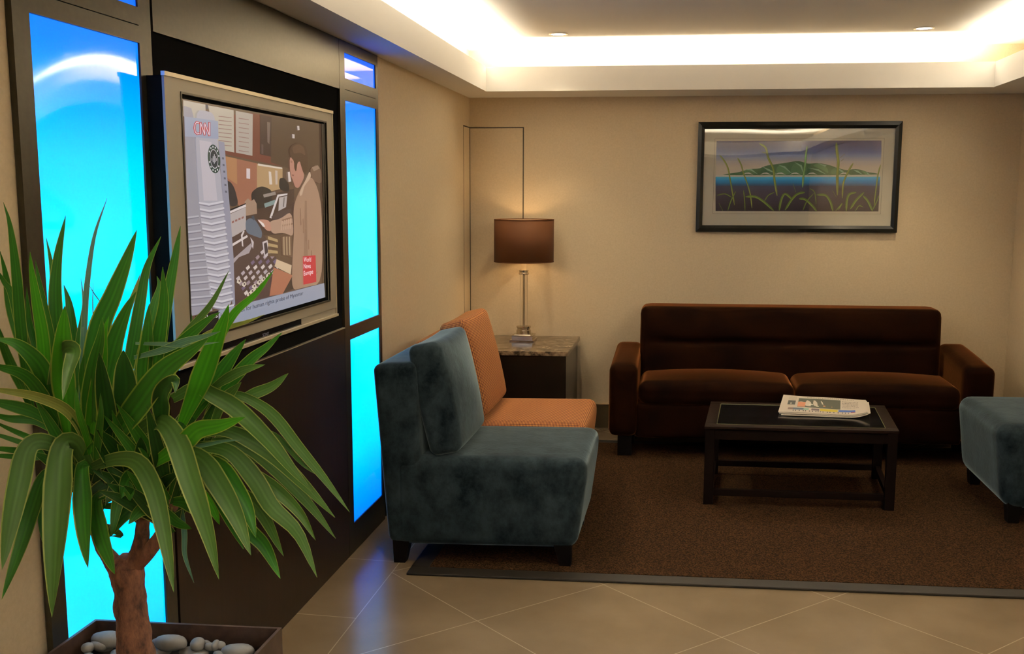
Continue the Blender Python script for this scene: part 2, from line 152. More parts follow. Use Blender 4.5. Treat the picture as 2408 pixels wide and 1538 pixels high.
# flat shapes of the television picture: colour, (y, z) outline
D["tv"] = [
    ((92, 70, 54), [(2.7198, 1.9817), (3.8404, 1.9875), (3.8263, 1.2761), (2.702, 1.2934)]),
    ((107, 58, 45), [(3.1822, 1.9783), (3.3561, 1.9797), (3.5289, 1.973), (3.5161, 1.7996), (2.9769, 1.8303), (2.987, 1.9529)]),
    ((79, 60, 45), [(3.3474, 1.9797), (3.8404, 1.9875), (3.8293, 1.759), (3.3349, 1.8163)]),
    ((169, 159, 146), [(2.7254, 1.9781), (2.8612, 1.9774), (2.8595, 1.8812), (2.7214, 1.932)]),
    ((171, 160, 145), [(2.878, 1.9764), (3.0533, 1.9763), (3.0464, 1.8384), (2.9229, 1.8458)]),
    ((163, 151, 140), [(3.0679, 1.9756), (3.1978, 1.9755), (3.1834, 1.8332), (3.0582, 1.8389)]),
    ((76, 74, 82), [(2.8625, 1.9775), (2.8781, 1.977), (2.877, 1.964), (2.8615, 1.9651)]),
    ((138, 106, 98), [(2.9452, 1.9496), (3.0367, 1.9516), (3.0366, 1.9496), (2.945, 1.947)]),
    ((138, 106, 98), [(2.9442, 1.9369), (3.0357, 1.9385), (3.0355, 1.9365), (2.944, 1.9343)]),
    ((138, 106, 98), [(2.9431, 1.9241), (3.0346, 1.9254), (3.0344, 1.9234), (2.9429, 1.9216)]),
    ((138, 106, 98), [(2.942, 1.9114), (3.0335, 1.9123), (3.0334, 1.9103), (2.9418, 1.9089)]),
    ((138, 106, 98), [(2.941, 1.8987), (3.0325, 1.8992), (3.0323, 1.8972), (2.9408, 1.8961)]),
    ((138, 106, 98), [(2.9399, 1.886), (3.0314, 1.8861), (3.0312, 1.8841), (2.9397, 1.8834)]),
    ((138, 106, 98), [(2.9389, 1.8732), (3.0303, 1.873), (3.0301, 1.871), (2.9386, 1.8707)]),
    ((138, 106, 98), [(2.9378, 1.8605), (3.0292, 1.8599), (3.0291, 1.8579), (2.9376, 1.8579)]),
    ((138, 106, 98), [(3.0883, 1.9542), (3.1647, 1.9546), (3.1645, 1.9526), (3.0881, 1.9516)]),
    ((138, 106, 98), [(3.0871, 1.939), (3.1634, 1.9391), (3.1633, 1.9371), (3.0869, 1.9364)]),
    ((138, 106, 98), [(3.0859, 1.9238), (3.1622, 1.9236), (3.162, 1.9215), (3.0857, 1.9212)]),
    ((138, 106, 98), [(3.0847, 1.9086), (3.161, 1.908), (3.1608, 1.906), (3.0844, 1.906)]),
    ((138, 106, 98), [(3.0834, 1.8934), (3.1597, 1.8925), (3.1596, 1.8904), (3.0832, 1.8908)]),
    ((138, 106, 98), [(3.0822, 1.8782), (3.1585, 1.8769), (3.1583, 1.8749), (3.082, 1.8756)]),
    ((138, 106, 98), [(3.081, 1.863), (3.1572, 1.8613), (3.1571, 1.8593), (3.0808, 1.8603)]),
    ((138, 106, 98), [(3.0797, 1.8478), (3.156, 1.8458), (3.1558, 1.8437), (3.0795, 1.8451)]),
    ((63, 44, 39), [(3.2546, 1.9787), (3.3525, 1.978), (3.3365, 1.8364), (3.2439, 1.8412)]),
    ((109, 90, 82), [(3.3114, 1.9572), (3.3388, 1.957), (3.326, 1.8802), (3.3094, 1.8864)]),
    ((84, 67, 64), [(3.2582, 1.8767), (3.2748, 1.8762), (3.2722, 1.8424), (3.2556, 1.8431)]),
    ((148, 96, 74), [(2.9694, 1.8248), (3.2168, 1.8089), (3.2067, 1.68), (3.0649, 1.6639), (2.9759, 1.7332)]),
    ((164, 116, 79), [(2.9694, 1.8248), (3.0625, 1.8192), (3.0586, 1.7341), (2.9738, 1.7591)]),
    ((167, 135, 97), [(3.2167, 1.8075), (3.4354, 1.7989), (3.4297, 1.7234), (3.2084, 1.7009)]),
    ((200, 185, 168), [(3.2249, 1.8085), (3.4318, 1.8003), (3.4314, 1.7944), (3.2244, 1.8015)]),
    ((198, 182, 182), [(3.1328, 1.7893), (3.1609, 1.7887), (3.1582, 1.7544), (3.1301, 1.7553)]),
    ((201, 185, 171), [(3.3117, 1.7834), (3.3324, 1.7825), (3.3394, 1.7372), (3.315, 1.7369)]),
    ((185, 165, 150), [(3.3679, 1.7884), (3.3892, 1.7874), (3.3854, 1.7377), (3.3676, 1.7375)]),
    ((48, 40, 42), [(2.9902, 1.7456), (3.0019, 1.7434), (3.0082, 1.7416), (3.0154, 1.7384), (3.021, 1.7349), (3.0309, 1.7274), (3.0363, 1.7219), (3.0427, 1.7128), (3.0478, 1.7033), (3.0569, 1.6836), (3.0581, 1.6745), (3.0525, 1.6672), (3.042, 1.664), (3.0165, 1.6619), (3.0047, 1.6645), (2.9946, 1.6744), (2.9895, 1.6882), (2.9844, 1.7197), (2.9835, 1.7334), (2.9856, 1.7431)]),
    ((67, 48, 42), [(3.0497, 1.6607), (3.2573, 1.6939), (3.5396, 1.7241), (3.5273, 1.5556), (3.1174, 1.5572), (2.9998, 1.5887)]),
    ((44, 37, 35), [(3.1764, 1.7124), (3.1943, 1.7192), (3.2042, 1.7225), (3.2161, 1.7254), (3.2261, 1.727), (3.2441, 1.7289), (3.2551, 1.7293), (3.2701, 1.7283), (3.2841, 1.7263), (3.3114, 1.7214), (3.3235, 1.7171), (3.3323, 1.7092), (3.3348, 1.7003), (3.3334, 1.6815), (3.3274, 1.6725), (3.3112, 1.6642), (3.2902, 1.6595), (3.2442, 1.6536), (3.2225, 1.6519), (3.2029, 1.6526), (3.1918, 1.6554), (3.1779, 1.663), (3.1716, 1.6679), (3.1664, 1.6748), (3.1641, 1.6815), (3.1623, 1.6947), (3.1634, 1.7013), (3.1687, 1.7079)]),
    ((42, 35, 33), [(3.4161, 1.7613), (3.4327, 1.7629), (3.4419, 1.7627), (3.4528, 1.7602), (3.4619, 1.7563), (3.4781, 1.7471), (3.4852, 1.7418), (3.4904, 1.7351), (3.4919, 1.7292), (3.4911, 1.7184), (3.487, 1.714), (3.4754, 1.7117), (3.4604, 1.7122), (3.4274, 1.7161), (3.413, 1.7194), (3.4025, 1.7255), (3.3994, 1.7324), (3.4005, 1.747), (3.4028, 1.7536), (3.4087, 1.759)]),
    ((139, 125, 116), [(3.2579, 1.701), (3.3621, 1.712), (3.3701, 1.7011), (3.2654, 1.6903)]),
    ((122, 138, 134), [(3.2638, 1.669), (3.3599, 1.6828), (3.3676, 1.6682), (3.2711, 1.6547)]),
    ((199, 188, 184), [(3.3827, 1.7011), (3.475, 1.7057), (3.4708, 1.6996), (3.3929, 1.6937), (3.3231, 1.6156), (3.3059, 1.6182)]),
    ((169, 157, 152), [(3.3962, 1.69), (3.4706, 1.6966), (3.4562, 1.6547), (3.3853, 1.6408)]),
    ((110, 100, 96), [(3.4365, 1.6899), (3.4477, 1.6907), (3.4377, 1.6564), (3.4265, 1.655)]),
    ((74, 58, 56), [(3.32, 1.6215), (3.3926, 1.6421), (3.505, 1.648), (3.4837, 1.618), (3.3535, 1.5988)]),
    ((150, 122, 102), [(3.1084, 1.6771), (3.1357, 1.6885), (3.1585, 1.6788), (3.1829, 1.6856), (3.2026, 1.6695), (3.2031, 1.6345), (3.1154, 1.6293)]),
    ((201, 189, 187), [(2.9873, 1.647), (3.117, 1.6682), (3.1194, 1.6599), (2.9894, 1.6378)]),
    ((31, 26, 28), [(2.9905, 1.6509), (3.1173, 1.6722), (3.117, 1.6682), (2.9901, 1.6456)]),
    ((167, 155, 152), [(2.9922, 1.6364), (3.1162, 1.6586), (3.1133, 1.5835), (3.0048, 1.5606)]),
    ((138, 92, 84), [(3.0091, 1.6136), (3.0253, 1.6158), (3.0248, 1.6092), (3.0085, 1.6069)]),
    ((138, 92, 84), [(3.0328, 1.6176), (3.0493, 1.6199), (3.0488, 1.6132), (3.0323, 1.611)]),
    ((138, 92, 84), [(3.0569, 1.6217), (3.0737, 1.6241), (3.0731, 1.6173), (3.0564, 1.615)]),
    ((138, 92, 84), [(3.0814, 1.6259), (3.0984, 1.6283), (3.0978, 1.6215), (3.0809, 1.6192)]),
    ((75, 56, 52), [(3.0002, 1.5588), (3.1191, 1.5792), (3.2474, 1.5661), (3.3529, 1.4737), (3.3918, 1.3888), (3.2978, 1.3306), (3.0053, 1.3337)]),
    ((167, 154, 152), [(2.996, 1.5424), (3.0046, 1.5053), (3.0104, 1.5049), (3.0015, 1.5388)]),
    ((200, 186, 182), [(3.0015, 1.5388), (3.1179, 1.5641), (3.1236, 1.557), (3.0067, 1.5312)]),
    ((200, 186, 182), [(3.0766, 1.5283), (3.072, 1.5659), (3.0914, 1.5801), (3.1004, 1.5771), (3.0839, 1.562), (3.0871, 1.5257)]),
    ((156, 143, 144), [(3.0062, 1.4885), (3.1471, 1.5352), (3.1542, 1.5244), (3.1286, 1.5015), (3.051, 1.4924), (3.0109, 1.4748)]),
    ((182, 168, 168), [(3.1424, 1.5562), (3.1696, 1.5376), (3.1613, 1.5135), (3.1526, 1.5245), (3.1569, 1.5382)]),
    ((89, 98, 112), [(3.1185, 1.6142), (3.1289, 1.6179), (3.1353, 1.6194), (3.1445, 1.62), (3.1531, 1.6196), (3.1702, 1.6177), (3.18, 1.6151), (3.1923, 1.6093), (3.2031, 1.6021), (3.2231, 1.5863), (3.2318, 1.5782), (3.2375, 1.5698), (3.2384, 1.5639), (3.2353, 1.5548), (3.2325, 1.5511), (3.2271, 1.5489), (3.221, 1.5491), (3.2082, 1.5517), (3.1989, 1.5535), (3.1841, 1.5565), (3.1688, 1.5596), (3.1378, 1.5658), (3.1242, 1.5701), (3.1139, 1.5769), (3.1103, 1.584), (3.1098, 1.5983), (3.1107, 1.605), (3.1139, 1.611)]),
    ((60, 68, 79), [(3.1542, 1.625), (3.1737, 1.6302), (3.1855, 1.616), (3.1723, 1.6121)]),
    ((179, 165, 164), [(3.023, 1.4233), (3.046, 1.4309), (3.0558, 1.422), (3.0341, 1.4136)]),
    ((141, 122, 128), [(3.0409, 1.4055), (3.0642, 1.413), (3.0742, 1.4039), (3.0522, 1.3956)]),
    ((106, 88, 112), [(3.0591, 1.3875), (3.0827, 1.3949), (3.0928, 1.3857), (3.0705, 1.3774)]),
    ((194, 180, 174), [(3.0776, 1.3692), (3.1014, 1.3766), (3.1116, 1.3672), (3.0891, 1.359)]),
    ((163, 149, 154), [(3.0962, 1.3507), (3.1203, 1.358), (3.1307, 1.3485), (3.1079, 1.3404)]),
    ((163, 149, 154), [(3.0602, 1.438), (3.0837, 1.4458), (3.0938, 1.4367), (3.0716, 1.4282)]),
    ((179, 165, 164), [(3.0786, 1.4201), (3.1024, 1.4278), (3.1126, 1.4186), (3.0901, 1.4101)]),
    ((141, 122, 128), [(3.0972, 1.4019), (3.1213, 1.4096), (3.1316, 1.4003), (3.1089, 1.3918)]),
    ((106, 88, 112), [(3.1161, 1.3835), (3.1404, 1.3911), (3.1509, 1.3817), (3.1279, 1.3733)]),
    ((194, 180, 174), [(3.1352, 1.3649), (3.1598, 1.3724), (3.1704, 1.3629), (3.1471, 1.3546)]),
    ((194, 180, 174), [(3.0982, 1.453), (3.1222, 1.4609), (3.1325, 1.4519), (3.1098, 1.4431)]),
    ((163, 149, 154), [(3.117, 1.4349), (3.1413, 1.4428), (3.1518, 1.4336), (3.1288, 1.425)]),
    ((179, 165, 164), [(3.1361, 1.4167), (3.1607, 1.4245), (3.1713, 1.4152), (3.148, 1.4066)]),
    ((141, 122, 128), [(3.1554, 1.3982), (3.1803, 1.4059), (3.191, 1.3965), (3.1675, 1.3879)]),
    ((106, 88, 112), [(3.175, 1.3795), (3.2002, 1.3871), (3.211, 1.3776), (3.1872, 1.3691)]),
    ((106, 88, 112), [(3.137, 1.4683), (3.1616, 1.4764), (3.1721, 1.4673), (3.1489, 1.4584)]),
    ((194, 180, 174), [(3.1563, 1.4501), (3.1812, 1.4582), (3.1918, 1.449), (3.1684, 1.4401)]),
    ((163, 149, 154), [(3.1758, 1.4318), (3.201, 1.4398), (3.2118, 1.4304), (3.1881, 1.4216)]),
    ((179, 165, 164), [(3.1956, 1.4132), (3.2211, 1.4211), (3.232, 1.4116), (3.208, 1.4029)]),
    ((141, 122, 128), [(3.2156, 1.3944), (3.2414, 1.4022), (3.2525, 1.3926), (3.2282, 1.3839)]),
    ((141, 122, 128), [(3.1767, 1.4839), (3.2018, 1.4923), (3.2126, 1.4831), (3.1889, 1.474)]),
    ((106, 88, 112), [(3.1964, 1.4657), (3.2219, 1.474), (3.2328, 1.4647), (3.2088, 1.4556)]),
    ((194, 180, 174), [(3.2164, 1.4472), (3.2422, 1.4554), (3.2533, 1.446), (3.229, 1.437)]),
    ((163, 149, 154), [(3.2367, 1.4285), (3.2627, 1.4366), (3.274, 1.4271), (3.2494, 1.4182)]),
    ((179, 165, 164), [(3.2572, 1.4096), (3.2836, 1.4176), (3.295, 1.4079), (3.2701, 1.3991)]),
    ((179, 165, 164), [(3.2172, 1.4999), (3.2429, 1.5084), (3.254, 1.4992), (3.2298, 1.4899)]),
    ((141, 122, 128), [(3.2375, 1.4816), (3.2635, 1.49), (3.2747, 1.4807), (3.2502, 1.4714)]),
    ((106, 88, 112), [(3.258, 1.463), (3.2843, 1.4714), (3.2956, 1.4619), (3.2708, 1.4527)]),
    ((194, 180, 174), [(3.2787, 1.4442), (3.3054, 1.4525), (3.3169, 1.4429), (3.2918, 1.4338)]),
    ((163, 149, 154), [(3.2998, 1.4251), (3.3267, 1.4334), (3.3384, 1.4236), (3.313, 1.4146)]),
    ((163, 149, 154), [(3.2587, 1.5162), (3.285, 1.525), (3.2963, 1.5157), (3.2715, 1.5062)]),
    ((179, 165, 164), [(3.2794, 1.4978), (3.306, 1.5065), (3.3175, 1.4971), (3.2924, 1.4876)]),
    ((141, 122, 128), [(3.3004, 1.4791), (3.3273, 1.4878), (3.339, 1.4782), (3.3136, 1.4688)]),
    ((106, 88, 112), [(3.3217, 1.4602), (3.349, 1.4688), (3.3608, 1.4591), (3.3351, 1.4497)]),
    ((194, 180, 174), [(3.3433, 1.441), (3.3709, 1.4495), (3.3829, 1.4397), (3.3568, 1.4304)]),
    ((201, 187, 169), [(3.0298, 1.416), (3.0512, 1.421), (3.0625, 1.4104), (3.0437, 1.4025), (3.0263, 1.4095)]),
    ((90, 70, 68), [(3.0387, 1.4152), (3.0494, 1.417), (3.0535, 1.4112), (3.0427, 1.4088)]),
    ((201, 187, 169), [(3.0664, 1.4026), (3.0883, 1.4075), (3.0999, 1.3968), (3.0807, 1.3889), (3.0629, 1.396)]),
    ((90, 70, 68), [(3.0756, 1.4018), (3.0865, 1.4035), (3.0906, 1.3977), (3.0796, 1.3952)]),
    ((201, 187, 169), [(3.1434, 1.3887), (3.1663, 1.3937), (3.1785, 1.3827), (3.1584, 1.3747), (3.1397, 1.382)]),
    ((90, 70, 68), [(3.153, 1.3879), (3.1644, 1.3896), (3.1688, 1.3836), (3.1573, 1.3811)]),
    ((201, 187, 169), [(3.1847, 1.3992), (3.2081, 1.4043), (3.2206, 1.3932), (3.2, 1.385), (3.1809, 1.3924)]),
    ((90, 70, 68), [(3.1944, 1.3983), (3.2061, 1.4002), (3.2106, 1.3941), (3.1989, 1.3915)]),
    ((201, 187, 169), [(3.1263, 1.3728), (3.149, 1.3777), (3.161, 1.3666), (3.141, 1.3587), (3.1226, 1.3662)]),
    ((90, 70, 68), [(3.1357, 1.3719), (3.147, 1.3736), (3.1514, 1.3676), (3.14, 1.3652)]),
    ((201, 187, 169), [(3.1585, 1.3768), (3.1817, 1.3817), (3.1939, 1.3706), (3.1736, 1.3626), (3.1548, 1.3701)]),
    ((90, 70, 68), [(3.1682, 1.3759), (3.1797, 1.3776), (3.1841, 1.3715), (3.1725, 1.3691)]),
    ((201, 187, 169), [(3.2183, 1.407), (3.2422, 1.4122), (3.2549, 1.4011), (3.2339, 1.3928), (3.2144, 1.4002)]),
    ((90, 70, 68), [(3.2283, 1.4062), (3.2402, 1.4081), (3.2448, 1.4019), (3.2328, 1.3993)]),
    ((201, 187, 169), [(3.2613, 1.4179), (3.2858, 1.4233), (3.2988, 1.412), (3.2773, 1.4036), (3.2574, 1.411)]),
    ((90, 70, 68), [(3.2715, 1.4171), (3.2837, 1.4191), (3.2884, 1.4129), (3.2761, 1.4102)]),
    ((201, 187, 169), [(3.102, 1.3647), (3.1244, 1.3695), (3.1362, 1.3585), (3.1166, 1.3507), (3.0984, 1.3581)]),
    ((90, 70, 68), [(3.1113, 1.3638), (3.1225, 1.3655), (3.1268, 1.3594), (3.1155, 1.3571)]),
    ((185, 171, 170), [(3.2366, 1.5345), (3.2792, 1.5397), (3.2959, 1.4881), (3.2489, 1.4765)]),
    ((61, 48, 52), [(3.2479, 1.5289), (3.2718, 1.5321), (3.2827, 1.4962), (3.2548, 1.4884)]),
    ((58, 45, 47), [(3.3034, 1.4036), (3.3544, 1.4217), (3.3737, 1.3903), (3.3268, 1.3647), (3.2977, 1.3747)]),
    ((169, 160, 164), [(3.3106, 1.4067), (3.3195, 1.4082), (3.3227, 1.3799), (3.3137, 1.3777)]),
    ((165, 138, 98), [(3.2838, 1.5539), (3.3667, 1.538), (3.3696, 1.5275), (3.2829, 1.5424)]),
    ((90, 68, 52), [(3.2828, 1.5417), (3.366, 1.5277), (3.3688, 1.5172), (3.2819, 1.5302)]),
    ((165, 138, 98), [(3.2819, 1.5295), (3.3652, 1.5174), (3.368, 1.5069), (3.281, 1.518)]),
    ((90, 68, 52), [(3.2809, 1.5172), (3.3644, 1.5071), (3.3672, 1.4965), (3.28, 1.5057)]),
    ((165, 138, 98), [(3.28, 1.505), (3.3636, 1.4967), (3.3664, 1.4862), (3.2791, 1.4935)]),
    ((90, 68, 52), [(3.279, 1.4927), (3.3628, 1.4864), (3.3656, 1.4759), (3.2782, 1.4812)]),
    ((108, 82, 64), [(3.4036, 1.5453), (3.4978, 1.5491), (3.4954, 1.4649), (3.4077, 1.4778)]),
    ((163, 138, 108), [(3.4182, 1.5447), (3.4294, 1.5458), (3.428, 1.4766), (3.417, 1.4787)]),
    ((163, 138, 108), [(3.4442, 1.5437), (3.4555, 1.5447), (3.4541, 1.475), (3.443, 1.4772)]),
    ((163, 138, 108), [(3.4705, 1.5426), (3.482, 1.5436), (3.4807, 1.4734), (3.4694, 1.4756)]),
    ((162, 103, 78), [(3.3236, 1.4388), (3.4962, 1.3954), (3.3969, 1.334), (3.2809, 1.3382)]),
    ((196, 169, 138), [(3.3524, 1.4663), (3.4894, 1.4345), (3.4772, 1.4008), (3.3327, 1.4418)]),
    ((59, 44, 38), [(3.4962, 1.3954), (3.5219, 1.3466), (3.3969, 1.334)]),
    ((106, 80, 64), [(3.7215, 1.8102), (3.749, 1.8168), (3.7633, 1.8188), (3.7784, 1.8183), (3.7894, 1.8154), (3.8072, 1.8071), (3.8151, 1.8012), (3.8212, 1.7915), (3.8233, 1.7814), (3.8235, 1.7608), (3.8192, 1.7523), (3.8059, 1.7472), (3.7883, 1.7473), (3.7493, 1.7526), (3.7315, 1.7569), (3.7166, 1.7643), (3.7095, 1.7724), (3.7031, 1.7894), (3.7032, 1.7977), (3.7101, 1.8055)]),
    ((139, 114, 96), [(3.7189, 1.8091), (3.7844, 1.819), (3.8058, 1.8074), (3.7392, 1.7936)]),
    ((155, 122, 99), [(3.4877, 1.379), (3.4939, 1.4243), (3.4975, 1.4481), (3.5022, 1.4741), (3.5064, 1.4938), (3.5144, 1.5266), (3.5179, 1.5449), (3.5204, 1.5669), (3.5212, 1.5853), (3.5208, 1.6185), (3.5221, 1.635), (3.5263, 1.6514), (3.5321, 1.6624), (3.5452, 1.6788), (3.5544, 1.6886), (3.5689, 1.7015), (3.5838, 1.7133), (3.6144, 1.7358), (3.6311, 1.7466), (3.6502, 1.7563), (3.6655, 1.7615), (3.6923, 1.7677), (3.7067, 1.7686), (3.723, 1.765), (3.7359, 1.7582), (3.7581, 1.7411), (3.7696, 1.7303), (3.7817, 1.7148), (3.7904, 1.6998), (3.8044, 1.6703), (3.8101, 1.645), (3.8132, 1.5985), (3.8125, 1.5463), (3.8075, 1.4359), (3.7968, 1.3866), (3.77, 1.3498), (3.7364, 1.3379), (3.6641, 1.3386), (3.6278, 1.3388), (3.5899, 1.339), (3.5629, 1.339), (3.5198, 1.3388), (3.5017, 1.3438), (3.4897, 1.3589)]),
    ((138, 107, 86), [(3.6364, 1.6778), (3.657, 1.6776), (3.6517, 1.4552), (3.6253, 1.377), (3.6104, 1.4577)]),
    ((166, 133, 112), [(3.3247, 1.6078), (3.3591, 1.6095), (3.3791, 1.6115), (3.4042, 1.6155), (3.4261, 1.6203), (3.4672, 1.6309), (3.4864, 1.6317), (3.5023, 1.6234), (3.5095, 1.6086), (3.5153, 1.5726), (3.5138, 1.5574), (3.5038, 1.5479), (3.4887, 1.5472), (3.4537, 1.5546), (3.4339, 1.5577), (3.4092, 1.5599), (3.3879, 1.5604), (3.3491, 1.5598), (3.3313, 1.5614), (3.3161, 1.5669), (3.3086, 1.5743), (3.3012, 1.5912), (3.3017, 1.5989), (3.3104, 1.6051)]),
    ((132, 99, 79), [(3.4083, 1.6085), (3.5028, 1.6176), (3.5062, 1.6114), (3.417, 1.6016)]),
    ((132, 99, 79), [(3.4069, 1.5899), (3.5107, 1.5945), (3.5103, 1.5884), (3.4156, 1.5837)]),
    ((176, 127, 108), [(3.2139, 1.6139), (3.2335, 1.6142), (3.2444, 1.614), (3.2574, 1.6133), (3.2682, 1.6122), (3.2876, 1.6097), (3.2968, 1.607), (3.3046, 1.6016), (3.3086, 1.5953), (3.3125, 1.5816), (3.3126, 1.5756), (3.3087, 1.5716), (3.3023, 1.5708), (3.2869, 1.5724), (3.2789, 1.5738), (3.2701, 1.5764), (3.2635, 1.5794), (3.2524, 1.5857), (3.2456, 1.5893), (3.2364, 1.5941), (3.2278, 1.5984), (3.2112, 1.6065), (3.2061, 1.6101), (3.2071, 1.6129)]),
    ((216, 202, 196), [(3.2017, 1.6156), (3.25, 1.6002), (3.2625, 1.587), (3.2425, 1.5891)]),
    ((170, 120, 102), [(3.5279, 1.8441), (3.5593, 1.8439), (3.5745, 1.8422), (3.5884, 1.8372), (3.5963, 1.8306), (3.606, 1.8156), (3.6115, 1.8078), (3.6181, 1.7991), (3.6237, 1.7926), (3.634, 1.7816), (3.6359, 1.7748), (3.6316, 1.7654), (3.6224, 1.7565), (3.5993, 1.7394), (3.5877, 1.7321), (3.5756, 1.7272), (3.5671, 1.7263), (3.5538, 1.7284), (3.5472, 1.7303), (3.5407, 1.7339), (3.5364, 1.738), (3.53, 1.7467), (3.5265, 1.7511), (3.5225, 1.7558), (3.5192, 1.7592), (3.5133, 1.7645), (3.5103, 1.7681), (3.507, 1.7735), (3.5046, 1.7788), (3.5006, 1.7896), (3.4989, 1.7961), (3.498, 1.8051), (3.4981, 1.8135), (3.4993, 1.8298), (3.5032, 1.837), (3.5139, 1.8423)]),
    ((143, 97, 81), [(3.5069, 1.8294), (3.5258, 1.8271), (3.5214, 1.8194), (3.5063, 1.8219)]),
    ((125, 79, 67), [(3.5145, 1.7769), (3.5376, 1.7759), (3.5333, 1.7712), (3.516, 1.7717)]),
    ((171, 122, 104), [(3.5772, 1.8242), (3.5894, 1.8246), (3.5951, 1.8235), (3.5998, 1.8198), (3.6021, 1.8147), (3.6042, 1.8031), (3.6039, 1.7978), (3.6012, 1.7936), (3.5969, 1.7918), (3.5868, 1.7907), (3.5818, 1.7916), (3.5771, 1.7954), (3.5742, 1.8007), (3.5701, 1.813), (3.5696, 1.8185), (3.5723, 1.8227)]),
    ((75, 53, 39), [(3.506, 1.8729), (3.5147, 1.88), (3.5213, 1.8838), (3.5325, 1.888), (3.5444, 1.8911), (3.5694, 1.8965), (3.5832, 1.8986), (3.5994, 1.8994), (3.6127, 1.8988), (3.6365, 1.8958), (3.648, 1.8931), (3.6587, 1.8881), (3.665, 1.8823), (3.6731, 1.87), (3.6765, 1.8623), (3.6787, 1.8516), (3.679, 1.8414), (3.6776, 1.8216), (3.6759, 1.8118), (3.6723, 1.8025), (3.6679, 1.7967), (3.6584, 1.7885), (3.6527, 1.7858), (3.6453, 1.7856), (3.6386, 1.7881), (3.6259, 1.7956), (3.6197, 1.8), (3.6138, 1.8057), (3.6102, 1.8108), (3.6051, 1.8204), (3.6017, 1.8244), (3.5966, 1.827), (3.5915, 1.8273), (3.5814, 1.8256), (3.5763, 1.8233), (3.5712, 1.8181), (3.5677, 1.8117), (3.5625, 1.7978), (3.5594, 1.7922), (3.5554, 1.7894), (3.5519, 1.7902), (3.5452, 1.7955), (3.5424, 1.799), (3.5404, 1.8039), (3.54, 1.8088), (3.5407, 1.8183), (3.5397, 1.8232), (3.5361, 1.828), (3.5311, 1.8313), (3.5197, 1.8364), (3.5142, 1.8396), (3.509, 1.8444), (3.506, 1.8491), (3.5018, 1.8583), (3.501, 1.8632), (3.5025, 1.8687)]),
    ((183, 154, 130), [(3.6056, 1.7252), (3.6303, 1.7437), (3.6432, 1.7534), (3.6568, 1.7639), (3.6666, 1.7718), (3.6826, 1.7849), (3.6902, 1.7896), (3.6971, 1.7907), (3.7009, 1.7878), (3.7056, 1.7779), (3.7044, 1.772), (3.6962, 1.7643), (3.6839, 1.7573), (3.6552, 1.7441), (3.6418, 1.737), (3.6302, 1.7287), (3.6241, 1.722), (3.6174, 1.7102), (3.6134, 1.7048), (3.6082, 1.7003), (3.6035, 1.6982), (3.5947, 1.6965), (3.5907, 1.6964), (3.5874, 1.6975), (3.586, 1.6995), (3.5849, 1.7045), (3.5871, 1.7088), (3.5949, 1.7165)]),
    ((201, 184, 176), [(3.4771, 1.7851), (3.4961, 1.7871), (3.5068, 1.7504), (3.4819, 1.7478)]),
    ((185, 170, 164), [(3.5804, 1.9615), (3.6002, 1.9629), (3.6031, 1.9478), (3.5831, 1.945)]),
    ((185, 170, 164), [(3.5294, 1.9281), (3.5525, 1.928), (3.5514, 1.9128), (3.5302, 1.9131)]),
    ((171, 122, 104), [(3.581, 1.8213), (3.5911, 1.8224), (3.5959, 1.8218), (3.6, 1.8189), (3.6021, 1.8146), (3.6043, 1.8047), (3.6042, 1.8001), (3.6017, 1.7961), (3.5977, 1.7942), (3.5883, 1.7923), (3.5837, 1.7926), (3.5797, 1.7956), (3.5774, 1.8001), (3.5746, 1.8108), (3.5745, 1.8156), (3.5769, 1.8196)]),
    ((93, 67, 50), [(3.5439, 1.884), (3.5689, 1.8899), (3.5821, 1.8921), (3.5964, 1.8929), (3.6071, 1.8918), (3.6249, 1.888), (3.6336, 1.8849), (3.6418, 1.8796), (3.6466, 1.8737), (3.6531, 1.8614), (3.6536, 1.8564), (3.6485, 1.8538), (3.6396, 1.8546), (3.618, 1.8593), (3.6061, 1.8609), (3.5917, 1.8612), (3.5797, 1.8601), (3.5582, 1.8565), (3.5481, 1.8559), (3.5389, 1.8578), (3.5338, 1.8615), (3.5275, 1.8707), (3.5275, 1.8754), (3.5336, 1.8804)]),
    ((132, 99, 79), [(3.5835, 1.647), (3.5917, 1.65), (3.5951, 1.5844), (3.5849, 1.5831)]),
    ((132, 99, 79), [(3.6088, 1.606), (3.6171, 1.6089), (3.6192, 1.5522), (3.6089, 1.551)]),
    ((132, 99, 79), [(3.6345, 1.5643), (3.643, 1.5671), (3.6438, 1.5195), (3.6333, 1.5184)]),
    ((132, 99, 79), [(3.6606, 1.5219), (3.6693, 1.5247), (3.6687, 1.4863), (3.6581, 1.4852)]),
    ((132, 99, 79), [(3.6872, 1.4788), (3.696, 1.4816), (3.6939, 1.4526), (3.6832, 1.4516)]),
    ((132, 99, 79), [(3.7142, 1.435), (3.7231, 1.4377), (3.7196, 1.4183), (3.7087, 1.4175)]),
    ((132, 99, 79), [(3.7417, 1.3905), (3.7507, 1.3931), (3.7456, 1.3836), (3.7346, 1.3828)]),
    ((180, 147, 124), [(3.4079, 1.6033), (3.4191, 1.606), (3.4054, 1.5691), (3.3964, 1.5709)]),
    ((180, 147, 124), [(3.4264, 1.6051), (3.4378, 1.6078), (3.4257, 1.5699), (3.4166, 1.5717)]),
    ((180, 147, 124), [(3.4451, 1.6068), (3.4566, 1.6096), (3.4462, 1.5707), (3.437, 1.5725)]),
    ((180, 147, 124), [(3.464, 1.6086), (3.4756, 1.6114), (3.467, 1.5715), (3.4577, 1.5733)]),
    ((180, 147, 124), [(3.4831, 1.6105), (3.4948, 1.6132), (3.4879, 1.5723), (3.4785, 1.5742)]),
